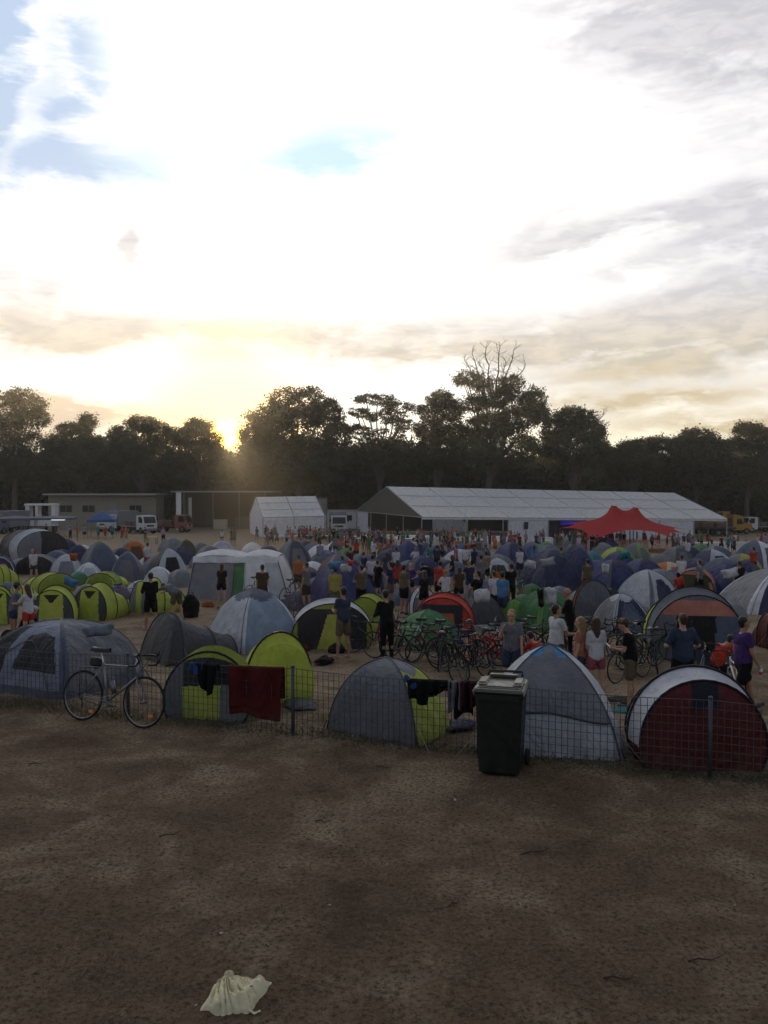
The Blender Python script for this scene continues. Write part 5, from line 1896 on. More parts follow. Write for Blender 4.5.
p = figure(1.68, dict(arm_l=8, out_l=6, elbow_l=85, in_l=.5, arm_r=10, out_r=6, elbow_r=80, in_r=.5, head_pitch=34, lean=6), hair='curly', hairc='brown', shirt='black', lowerc='khaki', skin=0)
put(p, 632, 629, 62, 'curly-haired person in a black shirt looking down at a phone')
ph = MB().box((0, 0, 0), (.075, .012, .15), bevel=.004).build('phone', plain('phone case', (.5, .5, .5), .3), None)
ph.location = hand_of(p, 0) + Vector((-.03, 0, .04))
ph.rotation_euler = (rad(-50), 0, rad(62))
props(ph, 'pale phone held by the curly-haired person in black', 'phone')
p = figure(1.67, dict(arm_l=4, out_l=8, elbow_l=70, in_l=.9, arm_r=0, out_r=8, elbow_r=60, in_r=.9, head_yaw=-14, thigh_l=3, thigh_r=-5, knee_r=6), True, 'long', 'brown', 'white', 'short', 'pink', False, 0, .7)
put(p, 597, 620, 12, 'woman with long brown hair, white top and pink shorts, from behind')
p = figure(1.66, dict(arm_l=3, arm_r=5, elbow_r=12), True, 'long', 'fair', 'salmon', 'short', 'denim', False, 0, .5)
put(p, 581, 628, 70, 'fair-haired woman mostly hidden behind the woman in pink shorts')
p = figure(1.78, dict(arm_l=10, elbow_l=16, arm_r=26, elbow_r=60, in_r=.2, head_yaw=-10), hairc='dark', shirt='white', lower='shorts', lowerc='denim', skin=1)
put(p, 557, 607, -66, 'dark-haired man in a white t-shirt turned side-on')
p = figure(1.76, dict(arm_l=28, elbow_l=70, in_l=.4, arm_r=20, elbow_r=60, in_r=.4, lean=6), hair='bald', hairc='grey', shirt='black', lower='trousers', lowerc='black', skin=1, sleeve=1.6)
put(p, 571, 590, 80, 'bald man in black in front of the grey tent with orange stripe')
p = figure(1.72, dict(arm_l=8, arm_r=40, elbow_r=105, in_r=.35, head_pitch=10), hairc='fair', shirt='midgrey', lowerc='denim', skin=0)
put(p, 512, 612, 165, 'fair-haired person in a grey t-shirt raising a hand to the face')
p = figure(1.65, dict(lean=26, thigh_l=100, knee_l=120, thigh_r=70, knee_r=125, arm_l=40, elbow_l=40, arm_r=44, elbow_r=30, drop=.36, head_pitch=14), hairc='dark', shirt='red', lowerc='black', skin=1)
put(p, 541, 634, 40, 'dark-haired person in red crouching behind the silver dome tent', eff=1.0)
p = figure(1.78, dict(arm_l=10, elbow_l=85, in_l=.5, arm_r=14, elbow_r=70, in_r=.5, thigh_l=4, thigh_r=-4), hairc='dark', shirt='denim', lowerc='khaki', shoes=False, skin=1)
put(p, 343, 589, 40, 'young man in a dark blue shirt standing by the open lime pop-up tent')
p = figure(1.75, dict(arm_l=20, elbow_l=40, arm_r=20, elbow_r=40, lean=8), hairc='dark', shirt='black', lower='trousers', lowerc='black', skin=1, sleeve=1.4)
put(p, 387, 592, 30, 'man in dark clothes leaning over a bicycle near the green dome')
# group at the edge
p = figure(1.66, dict(arm_l=40, elbow_l=50, in_l=.4, arm_r=44, elbow_r=50, in_r=.3, lean=8, head_pitch=12), True, 'curly', 'dark', 'midgrey', 'short', 'denim', True, 1)
put(p, 12, 584, -50, 'dark curly-haired woman in grey hugging the woman in white')
p = figure(1.64, dict(arm_l=40, elbow_l=45, in_l=.3, arm_r=30, elbow_r=60, in_r=.4, head_pitch=12), True, 'long', 'brown', 'white', 'short', 'red', True, 0, .8)
put(p, 27, 586, 65, 'brown-haired woman in a long white t-shirt hugging her friend')
p = figure(1.68, dict(lean=30, thigh_l=95, knee_l=105, thigh_r=85, knee_r=95, arm_l=45, elbow_l=50, in_l=.3, arm_r=45, elbow_r=50, in_r=.3, drop=.36, head_pitch=18), hairc='dark', shirt='black', lowerc='navy', skin=0, hat=('white', 'cap'))
put(p, 20, 606, -40, 'person in a white cap and black shirt sitting on the ground', eff=1.05)
g = ground(8, 648)
bag = MB()
bag.ball((0, 0, .24), (.20, .15, .25), 14, 10)
bag.ball((0, -.12, .17), (.14, .08, .13), 12, 8)
bo_ = bag.build('backpack', cloth('black'), None, True)
bo_.location = g
props(bo_, 'black backpack standing beside the person in a white cap', 'backpack')
for s in (-1, 1):
    MB().tube([(s * .09, .12, .40), (s * .11, .20, .28), (s * .09, .13, .06)], .018, 6).build('strap', cloth('black'), bo_, True)
p = figure(1.78, dict(arm_l=30, elbow_l=40, arm_r=26, elbow_r=50, in_l=.3, in_r=.3, thigh_l=8, thigh_r=-8, knee_r=8), hairc='dark', shirt='black', lower='shorts', lowerc='black', shoes=False, skin=1, sleeve=1.7)
put(p, 150, 574, 30, 'tall person in black with bare calves by the sideways lime tent')
p = figure(1.74, dict(lean=72, thigh_l=10, thigh_r=-6, knee_l=10, knee_r=8, arm_l=66, elbow_l=10, arm_r=60, elbow_r=10, head_pitch=30), hairc='brown', shirt='midgrey', lowerc='khaki', skin=0)
put(p, 176, 586, 55, 'person in a grey shirt bending down beside the sideways lime tent', eff=1.18)
# --- poses for everyone further back; copies differ by the colours of their clothes
def proto(H, pose, **kw):
    r = figure(H, pose, voxel=.024, fingers=False, **kw)
    return r


protos = [
    proto(1.75, dict(arm_l=2, out_l=6, arm_r=6, out_r=7, elbow_r=24, in_r=.3, thigh_l=5, knee_l=7, thigh_r=-4, head_yaw=14), shirt='black', lowerc='black', skin=1),
    proto(1.66, dict(arm_l=8, elbow_l=40, in_l=.7, arm_r=2, out_r=5, elbow_r=8, thigh_l=7, knee_l=10, thigh_r=-3, side=3, head_yaw=-30), female=True, hair='long', hairc='brown', shirt='grey', lower='short', lowerc='denim', skin=0),
    proto(1.78, dict(arm_l=18, elbow_l=62, in_l=1.3, arm_r=20, elbow_r=66, in_r=1.3, out_l=16, out_r=16, head_yaw=25), shirt='navy', lower='trousers', lowerc='black', skin=1),
    proto(1.70, dict(thigh_l=22, knee_l=6, thigh_r=-18, knee_r=20, arm_l=-16, elbow_l=20, arm_r=20, elbow_r=24), hairc='brown', shirt='white', lowerc='khaki', skin=0),
    proto(1.64, dict(arm_l=-8, out_l=34, elbow_l=70, in_l=1.1, arm_r=4, out_r=6, elbow_r=14, side=-3, thigh_l=6, knee_l=8, head_yaw=20), female=True, hair='tail', hairc='fair', shirt='red', lower='short', lowerc='black', skin=0),
    proto(1.72, dict(lean=46, arm_l=58, elbow_l=12, arm_r=52, elbow_r=16, thigh_l=8, thigh_r=-6, head_pitch=20), shirt='denim', lowerc='black', skin=1),
]
first_used = set()


def nearest(x, y):
    return min(SPOTS, key=lambda s: (s[0] - x) ** 2 + (s[1] - y) ** 2)[3]


taken = {}
CW = {'black': 'black', 'grey': 'grey', 'midgrey': 'light grey', 'white': 'white', 'red': 'red', 'navy': 'navy', 'denim': 'dark blue', 'orange': 'orange', 'teal': 'teal', 'yellow': 'yellow', 'green': 'green',
      'khaki': 'khaki', 'brown': 'brown', 'pink': 'pink', 'sky': 'sky blue', 'lilac': 'lilac', 'salmon': 'salmon', 'purple': 'purple', 'maroon': 'maroon', 'tan': 'tan', 'blue': 'blue'}


def extra(i, px, top, face, shirt, low, label=None, scale=1.0):
    src = protos[i]
    if i in first_used:
        o = copy_tree(src, None, {'shirt': cloth(shirt), 'shorts': cloth(low), 'trousers': cloth(low)})
    else:
        o = src
        first_used.add(i)
        for c in o.children:
            n_ = c.name.split('.')[0]
            if n_ in ('shirt', 'shorts', 'trousers'):
                c.material_slots[0].link = 'OBJECT'
                c.material_slots[0].material = cloth(shirt if n_ == 'shirt' else low)
    g = stand(px, top, src['H'] * (.985 if i != 5 else .8) * scale)
    o.location = g
    o.scale = (scale,) * 3
    o.rotation_euler = (0, 0, rad(face))
    if not label:
        what = {0: 'person', 1: 'long-haired woman', 2: 'person with folded arms', 3: 'walking person', 4: 'woman with hands on hips', 5: 'bending person'}[i]
        label = '%s in %s top by %s' % (what, CW[shirt], nearest(g.x, g.y))
    grp = None
    if label in taken:
        grp = 'people standing about the camp'
        taken[label]['group'] = grp
    taken[label] = taken.get(label, o)
    props(o, label, 'person', grp)
    if grp is None and 'group' in o:
        del o['group']
    return o


EXTRA = [(1, 221, 565, 0, 'black', 'black'), (0, 226, 555, 10, 'brown', 'khaki'), (1, 236, 555, -30, 'khaki', 'denim'), (0, 262, 566, 5, 'black', 'black'), (0, 306, 564, 60, 'grey', 'black'),
         (0, 335, 568, 0, 'yellow', 'khaki'), (1, 33, 550, -150, 'white', 'denim'), (3, 147, 543, 30, 'white', 'pink'), (0, 390, 563, 60, 'navy', 'khaki'), (3, 378, 560, -50, 'black', 'black'),
         (1, 397, 561, 20, 'red', 'denim'), (0, 404, 566, -40, 'khaki', 'black'), (1, 424, 572, 30, 'black', 'black'), (4, 446, 571, -30, 'white', 'denim'), (0, 440, 562, 0, 'red', 'black'),
         (1, 459, 568, 10, 'brown', 'black'), (2, 478, 572, 40, 'black', 'black'), (0, 481, 556, 0, 'midgrey', 'khaki'), (3, 494, 571, 30, 'white', 'black'), (0, 503, 573, -40, 'sky', 'denim'),
         (2, 511, 565, 20, 'black', 'black'), (1, 498, 566, 60, 'orange', 'black'), (4, 416, 548, 0, 'white', 'black'), (0, 430, 545, 30, 'teal', 'black'), (0, 437, 546, 0, 'navy', 'black'),
         (3, 456, 545, 60, 'pink', 'denim'), (0, 466, 546, -20, 'white', 'khaki'), (1, 474, 548, 10, 'navy', 'black'), (0, 396, 548, 20, 'white', 'black'), (2, 372, 556, 0, 'white', 'denim'),
         (0, 350, 548, 40, 'maroon', 'black'), (1, 356, 540, 0, 'red', 'black'), (3, 364, 552, -60, 'navy', 'denim'), (0, 330, 548, 10, 'sky', 'black'), (1, 386, 553, 10, 'denim', 'khaki'),
         (0, 561, 548, 0, 'green', 'black'), (0, 588, 560, 0, 'khaki', 'brown'), (0, 682, 556, 0, 'white', 'black'), (3, 700, 560, 40, 'midgrey', 'black'), (1, 712, 540, 0, 'white', 'denim'),
         (0, 688, 540, 0, 'white', 'khaki'), (4, 410, 564, 160, 'purple', 'black'), (1, 452, 556, 90, 'black', 'denim'), (2, 361, 566, 30, 'khaki', 'black'), (5, 433, 566, 60, 'black', 'denim'),
         (0, 320, 542, 30, 'lilac', 'black'), (3, 342, 556, 30, 'brown', 'black'), (0, 298, 556, 20, 'orange', 'black'), (4, 470, 562, -10, 'navy', 'denim'), (0, 520, 548, 20, 'white', 'navy'),
         (1, 534, 546, 0, 'sky', 'black'), (0, 486, 552, 0, 'tan', 'black'), (5, 420, 556, -60, 'white', 'khaki'), (0, 740, 562, 0, 'black', 'black'), (0, 754, 548, 10, 'red', 'black')]
for e_ in EXTRA:
    extra(*e_)

# --- the crowd before the long marquee: small, one mesh each
def joined(root, name):
    """Flatten a figure to one mesh with four material slots (top, lower, skin, hair) for people a few pixels tall."""
    mb = MB()
    order = {'shirt': 0, 'shorts': 1, 'trousers': 1, 'body': 2, 'hair': 3, 'shoe': 1}
    for c in root.children:
        n_ = c.name.split('.')[0]
        if n_ not in order:
            continue
        me = c.data
        bmx = bmesh.new()
        bmx.from_mesh(me)
        mb.add([v.co.copy() for v in bmx.verts] if bmx.verts.ensure_lookup_table() is None else [], [tuple(v.index for v in f.verts) for f in bmx.faces], order[n_])
        bmx.free()
    me = mb.mesh(name, [cloth('grey'), cloth('black'), SKIN[1], HAIR['dark']], True)
    return me


low_meshes = []
for pose, kw in ((dict(arm_l=4, arm_r=10, elbow_r=30), dict(shirt='grey')), (dict(arm_l=20, elbow_l=70, in_l=.4), dict(female=True, hair='long', shirt='grey', lower='short')),
                 (dict(thigh_l=22, thigh_r=-18, knee_r=20, arm_l=-16, arm_r=20), dict(shirt='grey')), (dict(arm_l=18, elbow_l=62, in_l=1.3, arm_r=20, elbow_r=66, in_r=1.3), dict(shirt='grey', lower='trousers'))):
    r = figure(1.72, pose, voxel=.045, fingers=False, shoes=False, lowerc='black', **kw)
    low_meshes.append(joined(r, 'crowd_person'))
    for c in list(r.children):
        for q in list(c.children):
            bpy.data.objects.remove(q)
        bpy.data.objects.remove(c)
    bpy.data.objects.remove(r)

CROWDC = ['white', 'white', 'midgrey', 'navy', 'black', 'red', 'sky', 'denim', 'pink', 'orange', 'teal', 'khaki', 'maroon', 'green', 'lilac', 'salmon', 'blue', 'grey']


def crowd(px, foot, where, colr=None, D=None):
    if D is None:
        g = ground(px, foot)
    else:
        x = (px - PCX) / FPX * D
        g = Vector((x, D, gz(x, D)))
    o = bpy.data.objects.new('person', rnd.choice(low_meshes))
    col.objects.link(o)
    c = colr or rnd.choice(CROWDC)
    for i, m in ((0, cloth(c)), (1, cloth(rnd.choice(['black', 'denim', 'khaki', 'navy', 'grey', 'tan']))), (2, rnd.choice(SKIN)), (3, HAIR[rnd.choice(['dark', 'brown', 'dark', 'fair'])])):
        o.material_slots[i].link = 'OBJECT'
        o.material_slots[i].material = m
    o.location = g
    o.rotation_euler = (0, 0, rnd.uniform(0, 2 * PI))
    s = rnd.uniform(.9, 1.06)
    o.scale = (s, s, s)
    props(o, 'small figure in a %s top %s' % (CW[c], where), 'person', 'people in %s tops %s' % (CW[c], where))
    return o


W1 = 'in the crowd before the long white marquee'
for i in range(95):
    px = rnd.uniform(345, 600)
    D = rnd.uniform(68, 95)
    crowd(px, 0, W1, D=D)
for i in range(34):
    crowd(rnd.uniform(335, 500), 0, 'in the packed middle of the camp', D=rnd.uniform(54, 70))
W2 = 'by the red canopy'
for i in range(36):
    crowd(rnd.uniform(560, 690), 0, W2, D=rnd.uniform(80, 94))
W3 = 'in front of the small white marquee'
for i in range(46):
    crowd(rnd.uniform(252, 350), 0, W3, D=rnd.uniform(76, 96))
W4 = 'among the tables near the yellow truck'
for i in range(20):
    crowd(rnd.uniform(690, 768), 0, W4, D=rnd.uniform(72, 95))
W5 = 'on the open ground by the blue gazebo'
for px, D in ((58, 90), (70, 92), (84, 94), (98, 93), (105, 92), (112, 95), (122, 88), (126, 87), (145, 86), (163, 84), (222, 82), (231, 80), (234, 81), (46, 94), (77, 90)):
    crowd(px, 0, W5, D=D)
# ------------------------------------------------------------------ trees
def leaf_mat(name, c, tr=0.3):
    m, t, out = new_mat(name)
    tc = t.new('ShaderNodeTexCoord').outputs['Object']
    f = t.ramp(t.noise(tc, 0.5, 4), .3, .7)
    base = t.mix(f, tuple(v * .6 for v in c), tuple(v * 1.35 for v in c))
    b = t.new('ShaderNodeBsdfPrincipled')
    t.set(b.inputs['Base Color'], base)
    b.inputs['Roughness'].default_value = .6
    b.inputs['Specular IOR Level'].default_value = .25
    tl = t.new('ShaderNodeBsdfTranslucent')
    t.set(tl.inputs['Color'], t.mix(.5, base, (.16, .15, .03)))
    ms = t.new('ShaderNodeMixShader')
    ms.inputs[0].default_value = tr
    t.l.new(b.outputs[0], ms.inputs[1])
    t.l.new(tl.outputs[0], ms.inputs[2])
    t.l.new(ms.outputs[0], out.inputs[0])
    return m


LEAF = [leaf_mat('grey green gum leaves', (.085, .088, .055), .42), leaf_mat('dark pine needles', (.03, .036, .022), .28), leaf_mat('deep green leaves', (.042, .05, .027), .36)]
BARK = plain('grey brown bark', (.10, .08, .062), .9, bump=.5, scale=2)


def crown_mesh(name, blobs, clumps, per, ls, mat, seed, flat=.75, hollow=.55):
    """Leaf-sized quads gathered in clumps through the volume of a crown. BLOBS: (centre, radii, weight)."""
    rs = np.random.RandomState(seed)
    wts = np.array([b_[2] for b_ in blobs], float)
    wts /= wts.sum()
    pick = rs.choice(len(blobs), clumps, p=wts)
    d = rs.normal(size=(clumps, 3))
    d /= np.linalg.norm(d, axis=1)[:, None]
    r = hollow + (1.04 - hollow) * rs.rand(clumps) ** .6
    cen = np.array([b_[0] for b_ in blobs])[pick] + d * r[:, None] * np.array([b_[1] for b_ in blobs])[pick]
    csz = (.45 + .75 * rs.rand(clumps)) * 2.6 * ls
    n = clumps * per
    o = rs.normal(size=(n, 3)) * np.array([1, 1, flat]) * .55
    p = np.repeat(cen, per, 0) + o * np.repeat(csz, per)[:, None]
    a = rs.normal(size=(n, 3))
    a /= np.linalg.norm(a, axis=1)[:, None]
    b_ = np.cross(a, rs.normal(size=(n, 3)))
    b_ /= np.linalg.norm(b_, axis=1)[:, None]
    L = ls * (.6 + .9 * rs.rand(n))[:, None]
    A, B = p - a * L * .5, p + a * L * .5
    m1 = p + b_ * L * .26
    m2 = p - b_ * L * .26
    co = np.stack([A, m1, B, m2], 1).reshape(-1, 3)
    return np_mesh(name, co, np.arange(n * 4).reshape(-1, 4), mat, False)


def limbs(mb, base, tips, r0, seed, wig=.35, n=6):
    rs = random.Random(seed)
    base = Vector(base)
    for tp, rr in tips:
        tp = Vector(tp)
        pts = []
        for i in range(n + 1):
            u = i / n
            q = base.lerp(tp, u)
            q.x = base.x + (tp.x - base.x) * u ** 1.35
            q.y = base.y + (tp.y - base.y) * u ** 1.35
            if 0 < i < n:
                q += Vector((rs.uniform(-wig, wig), rs.uniform(-wig, wig), 0))
            pts.append(q)
        mb.tube(pts, [r0 * rr * (1 - .85 * i / n) + .02 for i in range(n + 1)], 7)


def tree(name, label, px, top, D, spec, leaf, ls=.30, clumps=420, per=46, seed=1, dead=None, flat=.75, group=None, hollow=.55):
    """A tree standing at depth D in column px; SPEC: crown lobes given as (px, py, radius x, radius z in pixels, weight)."""
    x = (px - PCX) / FPX * D
    gzv = gz(x, D)
    root = thing(name, label, 'tree', (x, D, gzv), 0, group)
    rs = random.Random(seed)
    k = D / FPX
    blobs = []
    for (bx, by, rx, rz, w_) in spec:
        c = at_depth(bx, by, D)
        blobs.append(((c.x - x, rs.uniform(-.35, .35) * rx * k, c.z - gzv), (rx * k, rx * k * .9, rz * k), w_ if w_ else rx * rz))
    H = at_depth(px, top, D).z - gzv
    mb = MB()
    th = H * .40
    mb.tube([(0, 0, -.3), (rs.uniform(-.2, .2), 0, th * .4), (rs.uniform(-.4, .4), .1, th), (rs.uniform(-.5, .5), .1, H * .66)], [H * .028, H * .021, H * .016, H * .007], 10)
    tips = []
    for b_ in blobs:
        tips.append(((b_[0][0], b_[0][1], b_[0][2] + b_[1][2] * .3), .55))
        for q in range(2):
            tips.append(((b_[0][0] + rs.uniform(-.7, .7) * b_[1][0], b_[0][1] + rs.uniform(-.6, .6) * b_[1][1], b_[0][2] + rs.uniform(-.2, .8) * b_[1][2]), .3))
    limbs(mb, (0, 0, th * .72), [t_ for t_ in tips if t_[0][2] > th * .8], H * .018, seed)
    mb.build('trunk', BARK, root, True)
    me = crown_mesh('crown', blobs, clumps, per, ls, leaf, seed, flat, hollow)
    c = bpy.data.objects.new('crown', me)
    col.objects.link(c)
    c.parent = root
    if dead:
        db = MB()
        for (ax, ay, bx, by, r_) in dead:
            a, b_ = at_depth(ax, ay, D) - root.location, at_depth(bx, by, D) - root.location
            yo = rs.uniform(-1.5, 1.5)
            b_.y += yo
            pts = [a.lerp(b_, i / 6) + Vector((rs.uniform(-.25, .25), rs.uniform(-.2, .2), 0)) * (1 if 0 < i < 6 else 0) for i in range(7)]
            db.tube(pts, [r_ * (1 - .8 * i / 6) + .025 for i in range(7)], 6)
            for i in range(2, 7):
                for q in range(3):
                    d_ = Vector((rs.uniform(-1, 1), rs.uniform(-.6, .6), rs.uniform(.25, 1))).normalized() * rs.uniform(.6, 1.9)
                    e_ = pts[i] + d_
                    db.tube([pts[i], pts[i] + d_ * .5 + Vector((rs.uniform(-.12, .12), 0, .05)), e_], [r_ * .35 * (1 - .1 * i) + .02, .03, .018], 4)
                    for w_ in range(2):
                        d2 = Vector((rs.uniform(-1, 1), rs.uniform(-.5, .5), rs.uniform(.1, 1))).normalized() * rs.uniform(.4, .9)
                        m_ = pts[i] + d_ * rs.uniform(.5, 1)
                        db.tube([m_, m_ + d2], [.024, .012], 3)
        db.build('dead_limbs', plain('dead grey wood', (.12, .10, .085), .9), root)
    return root


# skyline trees: each with the outline it has against the sky
tree('gum_tree', 'big dark gum tree at the frame edge behind the parked trucks', 14, 386, 138, [(2, 412, 30, 24, 0), (22, 405, 20, 16, 0), (36, 420, 14, 9, 0), (-10, 450, 44, 32, 0), (28, 455, 34, 24, 0)], LEAF[0], clumps=1000, seed=2)
tree('gum_tree', 'loose gum tree with a ball-shaped top tuft', 82, 414, 142, [(88, 421, 8, 6, 60), (84, 433, 7, 8, 60), (70, 430, 12, 6, 80), (62, 445, 20, 10, 180), (95, 445, 12, 8, 90), (75, 465, 34, 16, 0)], LEAF[0], clumps=760, seed=3)
tree('gum_tree', 'spreading gum tree behind the low building, left of the sun', 143, 417, 140, [(143, 424, 16, 8, 0), (123, 438, 14, 11, 0), (133, 452, 18, 12, 0), (160, 434, 14, 10, 0), (120, 462, 18, 15, 0), (155, 458, 22, 16, 0)], LEAF[0], clumps=900, seed=4)
tree('gum_tree', 'gum tree at the edge of the setting sun', 198, 420, 141, [(198, 428, 13, 8, 0), (212, 440, 10, 8, 0), (182, 438, 14, 9, 0), (200, 455, 22, 15, 0), (222, 462, 14, 12, 0), (178, 465, 18, 14, 0)], LEAF[0], clumps=860, seed=5)
tree('spreading_tree', 'broad dense tree with a ragged dome just beside the sun', 298, 386, 134, [(298, 402, 30, 15, 0), (272, 418, 26, 14, 0), (324, 412, 20, 14, 0), (258, 438, 20, 14, 0), (300, 430, 46, 22, 0), (338, 436, 14, 14, 0), (290, 462, 56, 26, 0)], LEAF[2],
     ls=.36, clumps=1000, per=48, seed=6)
tree('umbrella_pine', 'flat-topped pine with gaps of sky under its plates of foliage', 380, 393, 137, [(378, 400, 22, 5, 150), (398, 408, 16, 5, 110), (360, 412, 11, 5, 70), (385, 418, 24, 6, 160), (405, 426, 13, 7, 100), (356, 430, 14, 5, 90), (380, 437, 24, 7, 170), (382, 455, 34, 14, 0)], LEAF[1],
     ls=.26, clumps=560, seed=7, flat=.45)
tree('gum_tree', 'dark gum tree between the flat-topped pine and the tree with bare branches', 437, 392, 136, [(440, 400, 12, 9, 0), (428, 412, 11, 8, 0), (450, 412, 13, 10, 0), (432, 430, 16, 10, 0), (455, 434, 14, 12, 0), (440, 452, 26, 16, 0)], LEAF[2], clumps=720, seed=8)
tree('gum_tree', 'tallest tree, gum with bare dead branches sticking out of the top', 490, 368, 133, [(466, 379, 14, 6, 0), (482, 384, 12, 7, 0), (510, 384, 12, 8, 0), (500, 398, 22, 10, 0), (532, 400, 13, 12, 0), (474, 404, 14, 8, 0), (520, 418, 26, 12, 0), (488, 425, 20, 12, 0), (542, 414, 8, 6, 0), (500, 448, 42, 20, 0)],
     LEAF[0], clumps=1150, seed=9, dead=[(488, 402, 473, 352, .13), (492, 400, 486, 348, .13), (496, 398, 500, 346, .14), (500, 398, 513, 351, .12), (504, 402, 526, 364, .10), (492, 398, 480, 362, .08), (498, 398, 507, 360, .08), (486, 404, 464, 362, .08)])
tree('dark_tree', 'dark bushy tree with a few bare twigs at its side', 572, 408, 135, [(574, 418, 22, 10, 0), (558, 430, 18, 12, 0), (590, 430, 16, 11, 0), (572, 448, 34, 18, 0), (598, 455, 14, 14, 0)], LEAF[2], clumps=900, seed=10, dead=[(588, 440, 603, 416, .12), (590, 445, 607, 424, .10)])
tree('low_tree', 'lower green tree behind the middle of the long marquee roof', 632, 442, 139, [(628, 448, 12, 6, 0), (645, 446, 14, 7, 0), (660, 444, 12, 7, 0), (636, 462, 30, 15, 0), (614, 458, 12, 10, 0)], LEAF[2], clumps=700, seed=11)
tree('dark_tree', 'round-topped dark tree above the right end of the marquee', 697, 430, 138, [(697, 438, 17, 9, 0), (682, 448, 14, 10, 0), (712, 450, 14, 10, 0), (696, 465, 32, 18, 0)], LEAF[1], ls=.34, clumps=900, seed=12)
tree('gum_tree', 'open-crowned gum tree at the frame edge above the yellow truck', 748, 424, 137, [(746, 430, 13, 6, 0), (762, 436, 12, 8, 0), (738, 444, 12, 6, 0), (756, 452, 16, 8, 0), (775, 450, 16, 14, 0), (745, 470, 28, 14, 0)], LEAF[0], clumps=760, seed=13)
# understorey that closes the view below the skyline
UND = []
for v in range(4):
    blobs = [((0, 0, 4.2), (4.6, 3.6, 3.2), 5), ((-2.8, .4, 3.0), (3.2, 2.8, 2.8), 3), ((2.9, -.3, 2.6), (3.0, 2.6, 2.5), 3), ((.6, 0, 6.6), (2.6, 2.4, 1.8), 2), ((0, 0, 1.6), (5.0, 3.0, 1.7), 3)]
    rs = random.Random(60 + v)
    blobs = [((b_[0][0] + rs.uniform(-.8, .8), b_[0][1], b_[0][2] + rs.uniform(-.6, .6)), b_[1], b_[2]) for b_ in blobs]
    UND.append(crown_mesh('crown', blobs, 620, 30, .42, LEAF[(2, 1, 2, 1)[v]], 80 + v, hollow=.4))
utr = MB()
utr.tube([(0, 0, -.2), (.2, 0, 2.2), (-.1, .1, 5)], [.3, .2, .06], 7)
limbs(utr, (0, 0, 1.0), [((2, 0, 4.5), .6), ((-2.2, .3, 4.6), .6), ((.5, .8, 6.0), .5)], .22, 3)
utm = utr.mesh('trunk', BARK, True)
i = 0
for row, (D, step, hs) in enumerate(((145, 24, 1.15), (152, 20, 1.3), (160, 18, 1.5))):
    px = -60 + row * 9
    while px < 840:
        x = (px - PCX) / FPX * D
        root = thing('evergreen_shrub_tree', 'dark bushy evergreen packed in the belt of trees behind the camp', 'tree', (x, D + rnd.uniform(-2, 2), gz(x, D)), rnd.uniform(0, 6.28), 'evergreens in the dark belt of trees')
        for nm, me in (('crown', UND[i % 4]), ('trunk', utm)):
            o = bpy.data.objects.new(nm, me)
            col.objects.link(o)
            o.parent = root
        s = hs * rnd.choice([rnd.uniform(.72, .95), rnd.uniform(.9, 1.22)])
        if 200 < px < 250 and row > 0:
            s *= .8
        root.scale = (s, s, s * rnd.uniform(.9, 1.1))
        px += step * rnd.uniform(.75, 1.2)
        i += 1

# ------------------------------------------------------------------ the long white marquee
PVC = fabric('white marquee sheet', (.86, .87, .89), .5, .5, .12, 1.2, .35)
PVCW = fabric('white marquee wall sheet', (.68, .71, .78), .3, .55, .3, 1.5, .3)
ALU = plain('aluminium beam', (.35, .36, .38), .4, .7)
DARKIN = plain('painted interior shade', (.06, .055, .05), .9)  # interior shade painted as a dark colour on surfaces behind openings
BROWNIN = plain('shaded gable sheet', (.11, .10, .085), .9)  # white gable sheet with its shade put into a brown tone


